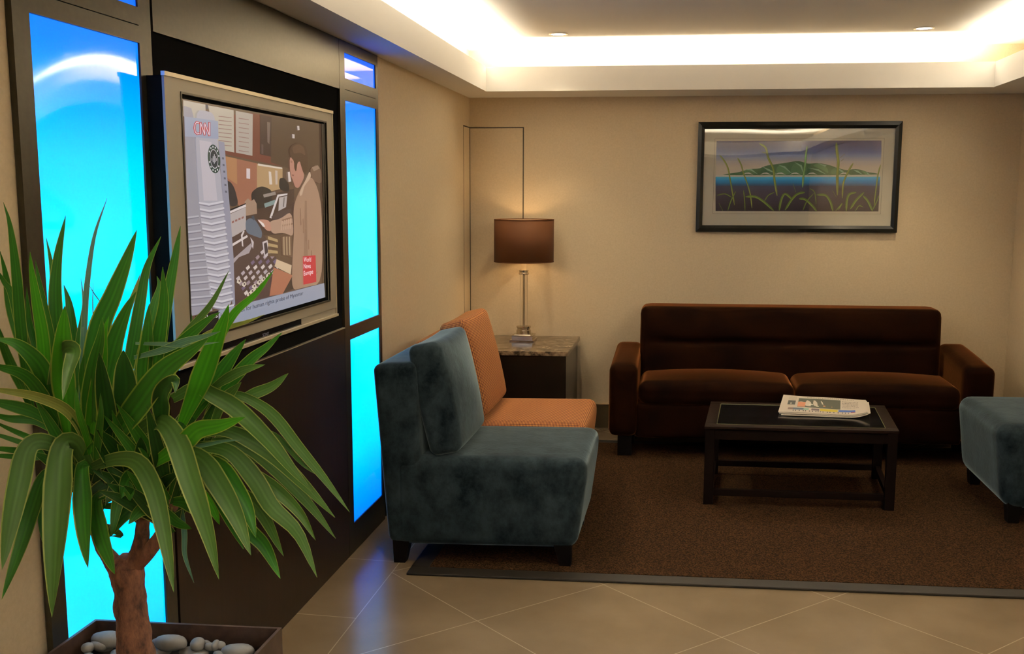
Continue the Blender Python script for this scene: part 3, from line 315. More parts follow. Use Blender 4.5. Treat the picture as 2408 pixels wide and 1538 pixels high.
    ((143, 139, 147), [(2.7216, 1.9614), (2.7656, 1.9581), (2.7759, 1.9363), (2.7845, 1.676), (2.8213, 1.5066), (2.8464, 1.3352), (2.708, 1.3347)]),
    ((163, 158, 166), [(2.8168, 1.9566), (2.8562, 1.9572), (2.875, 1.9569), (2.8912, 1.9551), (2.8994, 1.9525), (2.9075, 1.9464), (2.9116, 1.9407), (2.9158, 1.9297), (2.9188, 1.9172), (2.9233, 1.8903), (2.9261, 1.871), (2.9299, 1.84), (2.9334, 1.8076), (2.9402, 1.741), (2.9439, 1.7051), (2.9482, 1.6639), (2.9516, 1.6314), (2.9576, 1.5749), (2.9618, 1.5423), (2.9685, 1.5012), (2.9755, 1.4652), (2.9898, 1.398), (2.9894, 1.3675), (2.9739, 1.3444), (2.9487, 1.3363), (2.89, 1.3351), (2.8637, 1.3416), (2.8422, 1.3623), (2.8324, 1.3899), (2.8244, 1.4521), (2.8197, 1.4865), (2.8135, 1.5275), (2.808, 1.5616), (2.7975, 1.6225), (2.7927, 1.6607), (2.7885, 1.7147), (2.7864, 1.7665), (2.7843, 1.8673), (2.7877, 1.9117), (2.7998, 1.9452)]),
    ((179, 170, 176), [(2.8071, 1.866), (2.8843, 1.864), (2.9092, 1.6815), (2.8193, 1.6819)]),
    ((140, 137, 150), [(2.9304, 1.8696), (2.9716, 1.8686), (2.9937, 1.6548), (3.0067, 1.4951), (3.0056, 1.337), (2.9864, 1.3358), (2.9629, 1.5242), (2.9464, 1.6813)]),
    ((192, 187, 193), [(2.7885, 1.6784), (2.8524, 1.673), (2.9505, 1.6813), (2.9515, 1.6754), (2.8518, 1.6667), (2.7881, 1.6735)]),
    ((129, 124, 134), [(2.788, 1.6729), (2.8518, 1.6661), (2.9514, 1.6748), (2.9511, 1.6716), (2.8515, 1.6623), (2.7877, 1.6692)]),
    ((192, 187, 193), [(2.7921, 1.6587), (2.8562, 1.6528), (2.9533, 1.6605), (2.9542, 1.6547), (2.8556, 1.6465), (2.7917, 1.6537)]),
    ((129, 124, 134), [(2.7917, 1.6531), (2.8556, 1.6459), (2.9542, 1.654), (2.9539, 1.6508), (2.8553, 1.6421), (2.7913, 1.6494)]),
    ((192, 187, 193), [(2.7958, 1.6389), (2.86, 1.6326), (2.9561, 1.6397), (2.957, 1.6338), (2.8595, 1.6263), (2.7953, 1.6339)]),
    ((129, 124, 134), [(2.7953, 1.6333), (2.8594, 1.6256), (2.9569, 1.6331), (2.9567, 1.6299), (2.8591, 1.6218), (2.795, 1.6296)]),
    ((192, 187, 193), [(2.7994, 1.6189), (2.8639, 1.6122), (2.9588, 1.6188), (2.9598, 1.6129), (2.8633, 1.6059), (2.799, 1.614)]),
    ((129, 124, 134), [(2.7989, 1.6134), (2.8633, 1.6053), (2.9597, 1.6122), (2.9594, 1.609), (2.863, 1.6015), (2.7986, 1.6097)]),
    ((192, 187, 193), [(2.803, 1.599), (2.8677, 1.5918), (2.9616, 1.5978), (2.9625, 1.5919), (2.8672, 1.5855), (2.8026, 1.594)]),
    ((129, 124, 134), [(2.8026, 1.5934), (2.8672, 1.5848), (2.9625, 1.5912), (2.9622, 1.5879), (2.8668, 1.581), (2.8023, 1.5897)]),
    ((192, 187, 193), [(2.8067, 1.5789), (2.8716, 1.5713), (2.9644, 1.5767), (2.9653, 1.5708), (2.8711, 1.5649), (2.8063, 1.5739)]),
    ((129, 124, 134), [(2.8062, 1.5733), (2.871, 1.5643), (2.9653, 1.5701), (2.965, 1.5669), (2.8707, 1.5605), (2.8059, 1.5696)]),
    ((192, 187, 193), [(2.8104, 1.5587), (2.8755, 1.5507), (2.9672, 1.5556), (2.9681, 1.5496), (2.875, 1.5443), (2.81, 1.5538)]),
    ((129, 124, 134), [(2.8099, 1.5531), (2.8749, 1.5437), (2.9681, 1.549), (2.9678, 1.5457), (2.8746, 1.5398), (2.8096, 1.5494)]),
    ((192, 187, 193), [(2.8141, 1.5385), (2.8794, 1.53), (2.97, 1.5344), (2.971, 1.5284), (2.8789, 1.5236), (2.8137, 1.5335)]),
    ((129, 124, 134), [(2.8136, 1.5329), (2.8789, 1.523), (2.9709, 1.5277), (2.9706, 1.5245), (2.8785, 1.5191), (2.8133, 1.5291)]),
    ((192, 187, 193), [(2.8178, 1.5182), (2.8834, 1.5092), (2.9729, 1.5131), (2.9738, 1.5071), (2.8829, 1.5028), (2.8174, 1.5132)]),
    ((129, 124, 134), [(2.8173, 1.5125), (2.8828, 1.5022), (2.9737, 1.5064), (2.9735, 1.5032), (2.8825, 1.4983), (2.817, 1.5088)]),
    ((192, 187, 193), [(2.8216, 1.4978), (2.8873, 1.4883), (2.9757, 1.4918), (2.9766, 1.4857), (2.8868, 1.4819), (2.8211, 1.4927)]),
    ((129, 124, 134), [(2.8211, 1.4921), (2.8867, 1.4813), (2.9766, 1.4851), (2.9763, 1.4818), (2.8864, 1.4774), (2.8208, 1.4883)]),
    ((192, 187, 193), [(2.8253, 1.4773), (2.8913, 1.4674), (2.9785, 1.4703), (2.9795, 1.4643), (2.8908, 1.4609), (2.8249, 1.4722)]),
    ((129, 124, 134), [(2.8248, 1.4716), (2.8907, 1.4603), (2.9794, 1.4636), (2.9791, 1.4603), (2.8904, 1.4564), (2.8245, 1.4678)]),
    ((192, 187, 193), [(2.8291, 1.4567), (2.8953, 1.4463), (2.9814, 1.4488), (2.9823, 1.4427), (2.8948, 1.4399), (2.8286, 1.4516)]),
    ((129, 124, 134), [(2.8286, 1.451), (2.8947, 1.4392), (2.9823, 1.4421), (2.982, 1.4388), (2.8944, 1.4354), (2.8283, 1.4472)]),
    ((192, 187, 193), [(2.8328, 1.436), (2.8993, 1.4252), (2.9842, 1.4272), (2.9852, 1.4211), (2.8988, 1.4187), (2.8324, 1.431)]),
    ((129, 124, 134), [(2.8324, 1.4303), (2.8987, 1.4181), (2.9851, 1.4205), (2.9849, 1.4172), (2.8984, 1.4142), (2.832, 1.4265)]),
    ((192, 187, 193), [(2.8366, 1.4153), (2.9033, 1.404), (2.9871, 1.4056), (2.9881, 1.3995), (2.9028, 1.3975), (2.8362, 1.4102)]),
    ((129, 124, 134), [(2.8362, 1.4096), (2.9027, 1.3968), (2.988, 1.3988), (2.9877, 1.3955), (2.9024, 1.3929), (2.8358, 1.4057)]),
    ((192, 187, 193), [(2.8405, 1.3944), (2.9074, 1.3826), (2.99, 1.3838), (2.991, 1.3777), (2.9068, 1.3761), (2.84, 1.3893)]),
    ((129, 124, 134), [(2.84, 1.3887), (2.9068, 1.3755), (2.9909, 1.377), (2.9906, 1.3737), (2.9064, 1.3716), (2.8396, 1.3849)]),
    ((192, 187, 193), [(2.8443, 1.3735), (2.9114, 1.3612), (2.9929, 1.362), (2.9939, 1.3559), (2.9109, 1.3547), (2.8439, 1.3684)]),
    ((129, 124, 134), [(2.8438, 1.3677), (2.9108, 1.3541), (2.9938, 1.3552), (2.9935, 1.3518), (2.9105, 1.3501), (2.8435, 1.3639)]),
    ((192, 187, 193), [(2.8481, 1.3525), (2.9155, 1.3397), (2.9958, 1.3401), (2.9968, 1.3339), (2.915, 1.3332), (2.8477, 1.3473)]),
    ((129, 124, 134), [(2.8476, 1.3467), (2.9149, 1.3325), (2.9967, 1.3333), (2.9964, 1.3299), (2.9146, 1.3286), (2.8473, 1.3429)]),
    ((170, 166, 173), [(2.711, 1.6345), (2.7825, 1.6379), (2.7821, 1.633), (2.7105, 1.6291)]),
    ((119, 115, 126), [(2.7105, 1.6291), (2.7821, 1.633), (2.7818, 1.6299), (2.7102, 1.6255)]),
    ((170, 166, 173), [(2.7109, 1.6128), (2.7882, 1.6155), (2.7878, 1.6106), (2.7104, 1.6074)]),
    ((119, 115, 126), [(2.7104, 1.6074), (2.7878, 1.6106), (2.7875, 1.6075), (2.7101, 1.6038)]),
    ((170, 166, 173), [(2.7108, 1.5911), (2.7939, 1.5931), (2.7935, 1.5881), (2.7103, 1.5856)]),
    ((119, 115, 126), [(2.7103, 1.5856), (2.7935, 1.5881), (2.7932, 1.585), (2.71, 1.582)]),
    ((170, 166, 173), [(2.7107, 1.5693), (2.7996, 1.5704), (2.7992, 1.5655), (2.7102, 1.5639)]),
    ((119, 115, 126), [(2.7102, 1.5639), (2.7992, 1.5655), (2.7989, 1.5624), (2.7099, 1.5603)]),
    ((170, 166, 173), [(2.7106, 1.5475), (2.8053, 1.5477), (2.8049, 1.5427), (2.7102, 1.5421)]),
    ((119, 115, 126), [(2.7102, 1.5421), (2.8049, 1.5427), (2.8047, 1.5396), (2.7098, 1.5384)]),
    ((170, 166, 173), [(2.7105, 1.5256), (2.8111, 1.5248), (2.8107, 1.5198), (2.7101, 1.5202)]),
    ((119, 115, 126), [(2.7101, 1.5202), (2.8107, 1.5198), (2.8104, 1.5167), (2.7098, 1.5166)]),
    ((170, 166, 173), [(2.7105, 1.5038), (2.817, 1.5018), (2.8165, 1.4968), (2.71, 1.4983)]),
    ((119, 115, 126), [(2.71, 1.4983), (2.8165, 1.4968), (2.8163, 1.4937), (2.7097, 1.4947)]),
    ((170, 166, 173), [(2.7104, 1.4818), (2.8228, 1.4787), (2.8224, 1.4737), (2.7099, 1.4764)]),
    ((119, 115, 126), [(2.7099, 1.4764), (2.8224, 1.4737), (2.8221, 1.4705), (2.7096, 1.4727)]),
    ((170, 166, 173), [(2.7103, 1.4598), (2.8287, 1.4554), (2.8283, 1.4504), (2.7098, 1.4544)]),
    ((119, 115, 126), [(2.7098, 1.4544), (2.8283, 1.4504), (2.828, 1.4472), (2.7095, 1.4507)]),
    ((170, 166, 173), [(2.7102, 1.4378), (2.8346, 1.432), (2.8342, 1.427), (2.7097, 1.4323)]),
    ((119, 115, 126), [(2.7097, 1.4323), (2.8342, 1.427), (2.8339, 1.4238), (2.7094, 1.4287)]),
    ((170, 166, 173), [(2.7101, 1.4157), (2.8406, 1.4085), (2.8402, 1.4034), (2.7097, 1.4103)]),
    ((119, 115, 126), [(2.7097, 1.4103), (2.8402, 1.4034), (2.8399, 1.4002), (2.7093, 1.4066)]),
    ((170, 166, 173), [(2.71, 1.3936), (2.8466, 1.3848), (2.8461, 1.3797), (2.7096, 1.3882)]),
    ((119, 115, 126), [(2.7096, 1.3882), (2.8461, 1.3797), (2.8459, 1.3765), (2.7093, 1.3845)]),
    ((170, 166, 173), [(2.71, 1.3715), (2.8526, 1.361), (2.8522, 1.3559), (2.7095, 1.366)]),
    ((119, 115, 126), [(2.7095, 1.366), (2.8522, 1.3559), (2.8519, 1.3527), (2.7092, 1.3623)]),
    ((90, 88, 98), [(2.9495, 1.8196), (2.962, 1.8194), (2.9629, 1.813), (2.9504, 1.8132)]),
    ((90, 88, 98), [(2.9519, 1.7985), (2.9644, 1.7983), (2.9653, 1.7919), (2.9528, 1.7921)]),
    ((90, 88, 98), [(2.9543, 1.7774), (2.9669, 1.7771), (2.9677, 1.7706), (2.9552, 1.771)]),
    ((90, 88, 98), [(2.9568, 1.7562), (2.9693, 1.7558), (2.9702, 1.7493), (2.9576, 1.7498)]),
    ((90, 88, 98), [(2.9592, 1.735), (2.9718, 1.7345), (2.9727, 1.728), (2.96, 1.7285)]),
    ((90, 88, 98), [(2.9616, 1.7136), (2.9742, 1.7131), (2.9751, 1.7066), (2.9625, 1.7072)]),
    ((144, 149, 168), [(2.7212, 1.9302), (2.9315, 1.9321), (2.9295, 1.8759), (2.7173, 1.8717)]),
    ((43, 61, 52), [(2.9368, 1.8137), (2.9368, 1.8036), (2.9347, 1.7939), (2.9306, 1.7852), (2.9247, 1.7778), (2.9174, 1.7722), (2.9089, 1.7687), (2.8998, 1.7673), (2.8905, 1.7683), (2.8815, 1.7714), (2.8732, 1.7765), (2.866, 1.7834), (2.8604, 1.7917), (2.8564, 1.801), (2.8544, 1.8108), (2.8544, 1.8206), (2.8564, 1.8301), (2.8604, 1.8386), (2.866, 1.8459), (2.8732, 1.8515), (2.8814, 1.8552), (2.8904, 1.8568), (2.8997, 1.8562), (2.9087, 1.8533), (2.9172, 1.8483), (2.9246, 1.8415), (2.9305, 1.8332), (2.9346, 1.8238)]),
    ((185, 181, 188), [(2.9219, 1.8132), (2.9221, 1.8063), (2.9208, 1.7997), (2.9183, 1.7938), (2.9145, 1.7888), (2.9098, 1.7849), (2.9044, 1.7825), (2.8985, 1.7816), (2.8925, 1.7822), (2.8866, 1.7843), (2.8812, 1.7878), (2.8765, 1.7925), (2.8727, 1.7982), (2.87, 1.8045), (2.8686, 1.8113), (2.8685, 1.818), (2.8698, 1.8245), (2.8723, 1.8304), (2.8759, 1.8354), (2.8805, 1.8392), (2.8858, 1.8417), (2.8916, 1.8427), (2.8976, 1.8422), (2.9035, 1.8402), (2.909, 1.8368), (2.9138, 1.8321), (2.9177, 1.8265), (2.9205, 1.82)]),
    ((42, 45, 48), [(2.9195, 1.8131), (2.9196, 1.8069), (2.9184, 1.8009), (2.9161, 1.7955), (2.9127, 1.7909), (2.9084, 1.7875), (2.9035, 1.7853), (2.8982, 1.7844), (2.8927, 1.785), (2.8874, 1.7869), (2.8824, 1.7901), (2.8781, 1.7943), (2.8747, 1.7995), (2.8723, 1.8052), (2.871, 1.8114), (2.8709, 1.8175), (2.8721, 1.8234), (2.8743, 1.8287), (2.8776, 1.8332), (2.8818, 1.8367), (2.8867, 1.839), (2.892, 1.8399), (2.8974, 1.8395), (2.9028, 1.8376), (2.9078, 1.8345), (2.9122, 1.8303), (2.9157, 1.8251), (2.9182, 1.8193)]),
    ((196, 194, 198), [(2.9214, 1.7928), (2.9288, 1.7925), (2.9283, 1.7873), (2.921, 1.7876)]),
    ((196, 194, 198), [(2.9108, 1.7815), (2.9182, 1.7812), (2.9177, 1.776), (2.9104, 1.7764)]),
    ((196, 194, 198), [(2.8966, 1.777), (2.9038, 1.7766), (2.9034, 1.7714), (2.8961, 1.7718)]),
    ((196, 194, 198), [(2.8814, 1.78), (2.8886, 1.7796), (2.8882, 1.7745), (2.881, 1.7748)]),
    ((196, 194, 198), [(2.8685, 1.7898), (2.8756, 1.7894), (2.8752, 1.7843), (2.8681, 1.7847)]),
    ((196, 194, 198), [(2.8602, 1.8045), (2.8673, 1.8042), (2.8668, 1.7991), (2.8597, 1.7994)]),
    ((196, 194, 198), [(2.8626, 1.8366), (2.8696, 1.8364), (2.8692, 1.8313), (2.8621, 1.8315)]),
    ((196, 194, 198), [(2.8728, 1.8478), (2.8799, 1.8476), (2.8795, 1.8425), (2.8724, 1.8428)]),
    ((196, 194, 198), [(2.8868, 1.8527), (2.894, 1.8525), (2.8936, 1.8473), (2.8864, 1.8476)]),
    ((196, 194, 198), [(2.9019, 1.85), (2.9092, 1.8498), (2.9088, 1.8447), (2.9015, 1.8449)]),
    ((196, 194, 198), [(2.9152, 1.8404), (2.9225, 1.8402), (2.9221, 1.835), (2.9147, 1.8352)]),
    ((196, 194, 198), [(2.9238, 1.8256), (2.9312, 1.8253), (2.9307, 1.8201), (2.9234, 1.8204)]),
    ((196, 194, 198), [(2.8783, 1.8133), (2.882, 1.814), (2.8814, 1.8066), (2.8777, 1.8054)]),
    ((196, 194, 198), [(2.8867, 1.8199), (2.8903, 1.8206), (2.8888, 1.8024), (2.8851, 1.8011)]),
    ((196, 194, 198), [(2.8951, 1.8264), (2.8987, 1.8271), (2.8963, 1.798), (2.8926, 1.7968)]),
    ((196, 194, 198), [(2.9024, 1.8205), (2.9061, 1.8212), (2.9046, 1.8029), (2.9008, 1.8016)]),
    ((196, 194, 198), [(2.9098, 1.8145), (2.9135, 1.8152), (2.9129, 1.8077), (2.9091, 1.8065)]),
    ((171, 45, 44), [(2.8129, 1.92), (2.7896, 1.9227), (2.7843, 1.9162), (2.8075, 1.9135)]),
    ((171, 45, 44), [(2.7892, 1.9226), (2.7731, 1.9119), (2.7833, 1.9086), (2.7996, 1.9194)]),
    ((171, 45, 44), [(2.7756, 1.9146), (2.7688, 1.8983), (2.7819, 1.8981), (2.7888, 1.9145)]),
    ((171, 45, 44), [(2.7691, 1.9017), (2.7738, 1.8856), (2.7871, 1.8876), (2.7823, 1.9038)]),
    ((171, 45, 44), [(2.7717, 1.8876), (2.7899, 1.8795), (2.7999, 1.8847), (2.7815, 1.8928)]),
    ((171, 45, 44), [(2.7885, 1.8796), (2.8104, 1.8838), (2.8074, 1.8899), (2.7855, 1.8857)]),
    ((171, 45, 44), [(2.8194, 1.8835), (2.8226, 1.9208), (2.8088, 1.9198), (2.8057, 1.8826)]),
    ((171, 45, 44), [(2.8075, 1.9185), (2.8332, 1.8806), (2.8466, 1.8836), (2.8207, 1.9216)]),
    ((171, 45, 44), [(2.8453, 1.8823), (2.8486, 1.921), (2.8346, 1.92), (2.8313, 1.8814)]),
    ((171, 45, 44), [(2.8332, 1.9185), (2.8626, 1.8805), (2.8761, 1.8838), (2.8464, 1.9219)]),
    ((171, 45, 44), [(2.8746, 1.8823), (2.8782, 1.9248), (2.864, 1.9238), (2.8604, 1.8815)]),
    ((207, 195, 207), [(2.8082, 1.9182), (2.7908, 1.9202), (2.789, 1.918), (2.8064, 1.916)]),
    ((207, 195, 207), [(2.7906, 1.9202), (2.7785, 1.9121), (2.7819, 1.911), (2.7941, 1.9191)]),
    ((207, 195, 207), [(2.7794, 1.9131), (2.7738, 1.8998), (2.7782, 1.8997), (2.7838, 1.913)]),
    ((207, 195, 207), [(2.7739, 1.9009), (2.7778, 1.8877), (2.7822, 1.8884), (2.7783, 1.9016)]),
    ((207, 195, 207), [(2.7771, 1.8884), (2.791, 1.8822), (2.7944, 1.8839), (2.7804, 1.8902)]),
    ((207, 195, 207), [(2.7906, 1.8822), (2.8063, 1.8852), (2.8053, 1.8873), (2.7896, 1.8843)]),
    ((207, 195, 207), [(2.8149, 1.8847), (2.8179, 1.9189), (2.8133, 1.9186), (2.8104, 1.8845)]),
    ((207, 195, 207), [(2.8128, 1.9181), (2.8367, 1.883), (2.8412, 1.884), (2.8172, 1.9192)]),
    ((207, 195, 207), [(2.8407, 1.8835), (2.8437, 1.9191), (2.8391, 1.9188), (2.8361, 1.8833)]),
    ((207, 195, 207), [(2.8386, 1.9183), (2.866, 1.883), (2.8705, 1.8841), (2.843, 1.9194)]),
    ((207, 195, 207), [(2.87, 1.8836), (2.8733, 1.9229), (2.8686, 1.9225), (2.8653, 1.8833)]),
    ((15, 14, 18), [(2.7312, 1.3319), (2.8827, 1.3317), (2.8807, 1.2743), (2.7315, 1.2769)]),
    ((143, 147, 162), [(2.8827, 1.3317), (3.8144, 1.3379), (3.8218, 1.2783), (2.8807, 1.2743)]),
    ((187, 47, 56), [(3.5944, 1.4619), (3.7267, 1.4587), (3.728, 1.3505), (3.5926, 1.3512)]),
    ((8, 9, 11), [(3.8293, 1.9883), (3.8584, 1.9879), (3.8287, 1.2776), (3.8194, 1.2768)]),
]
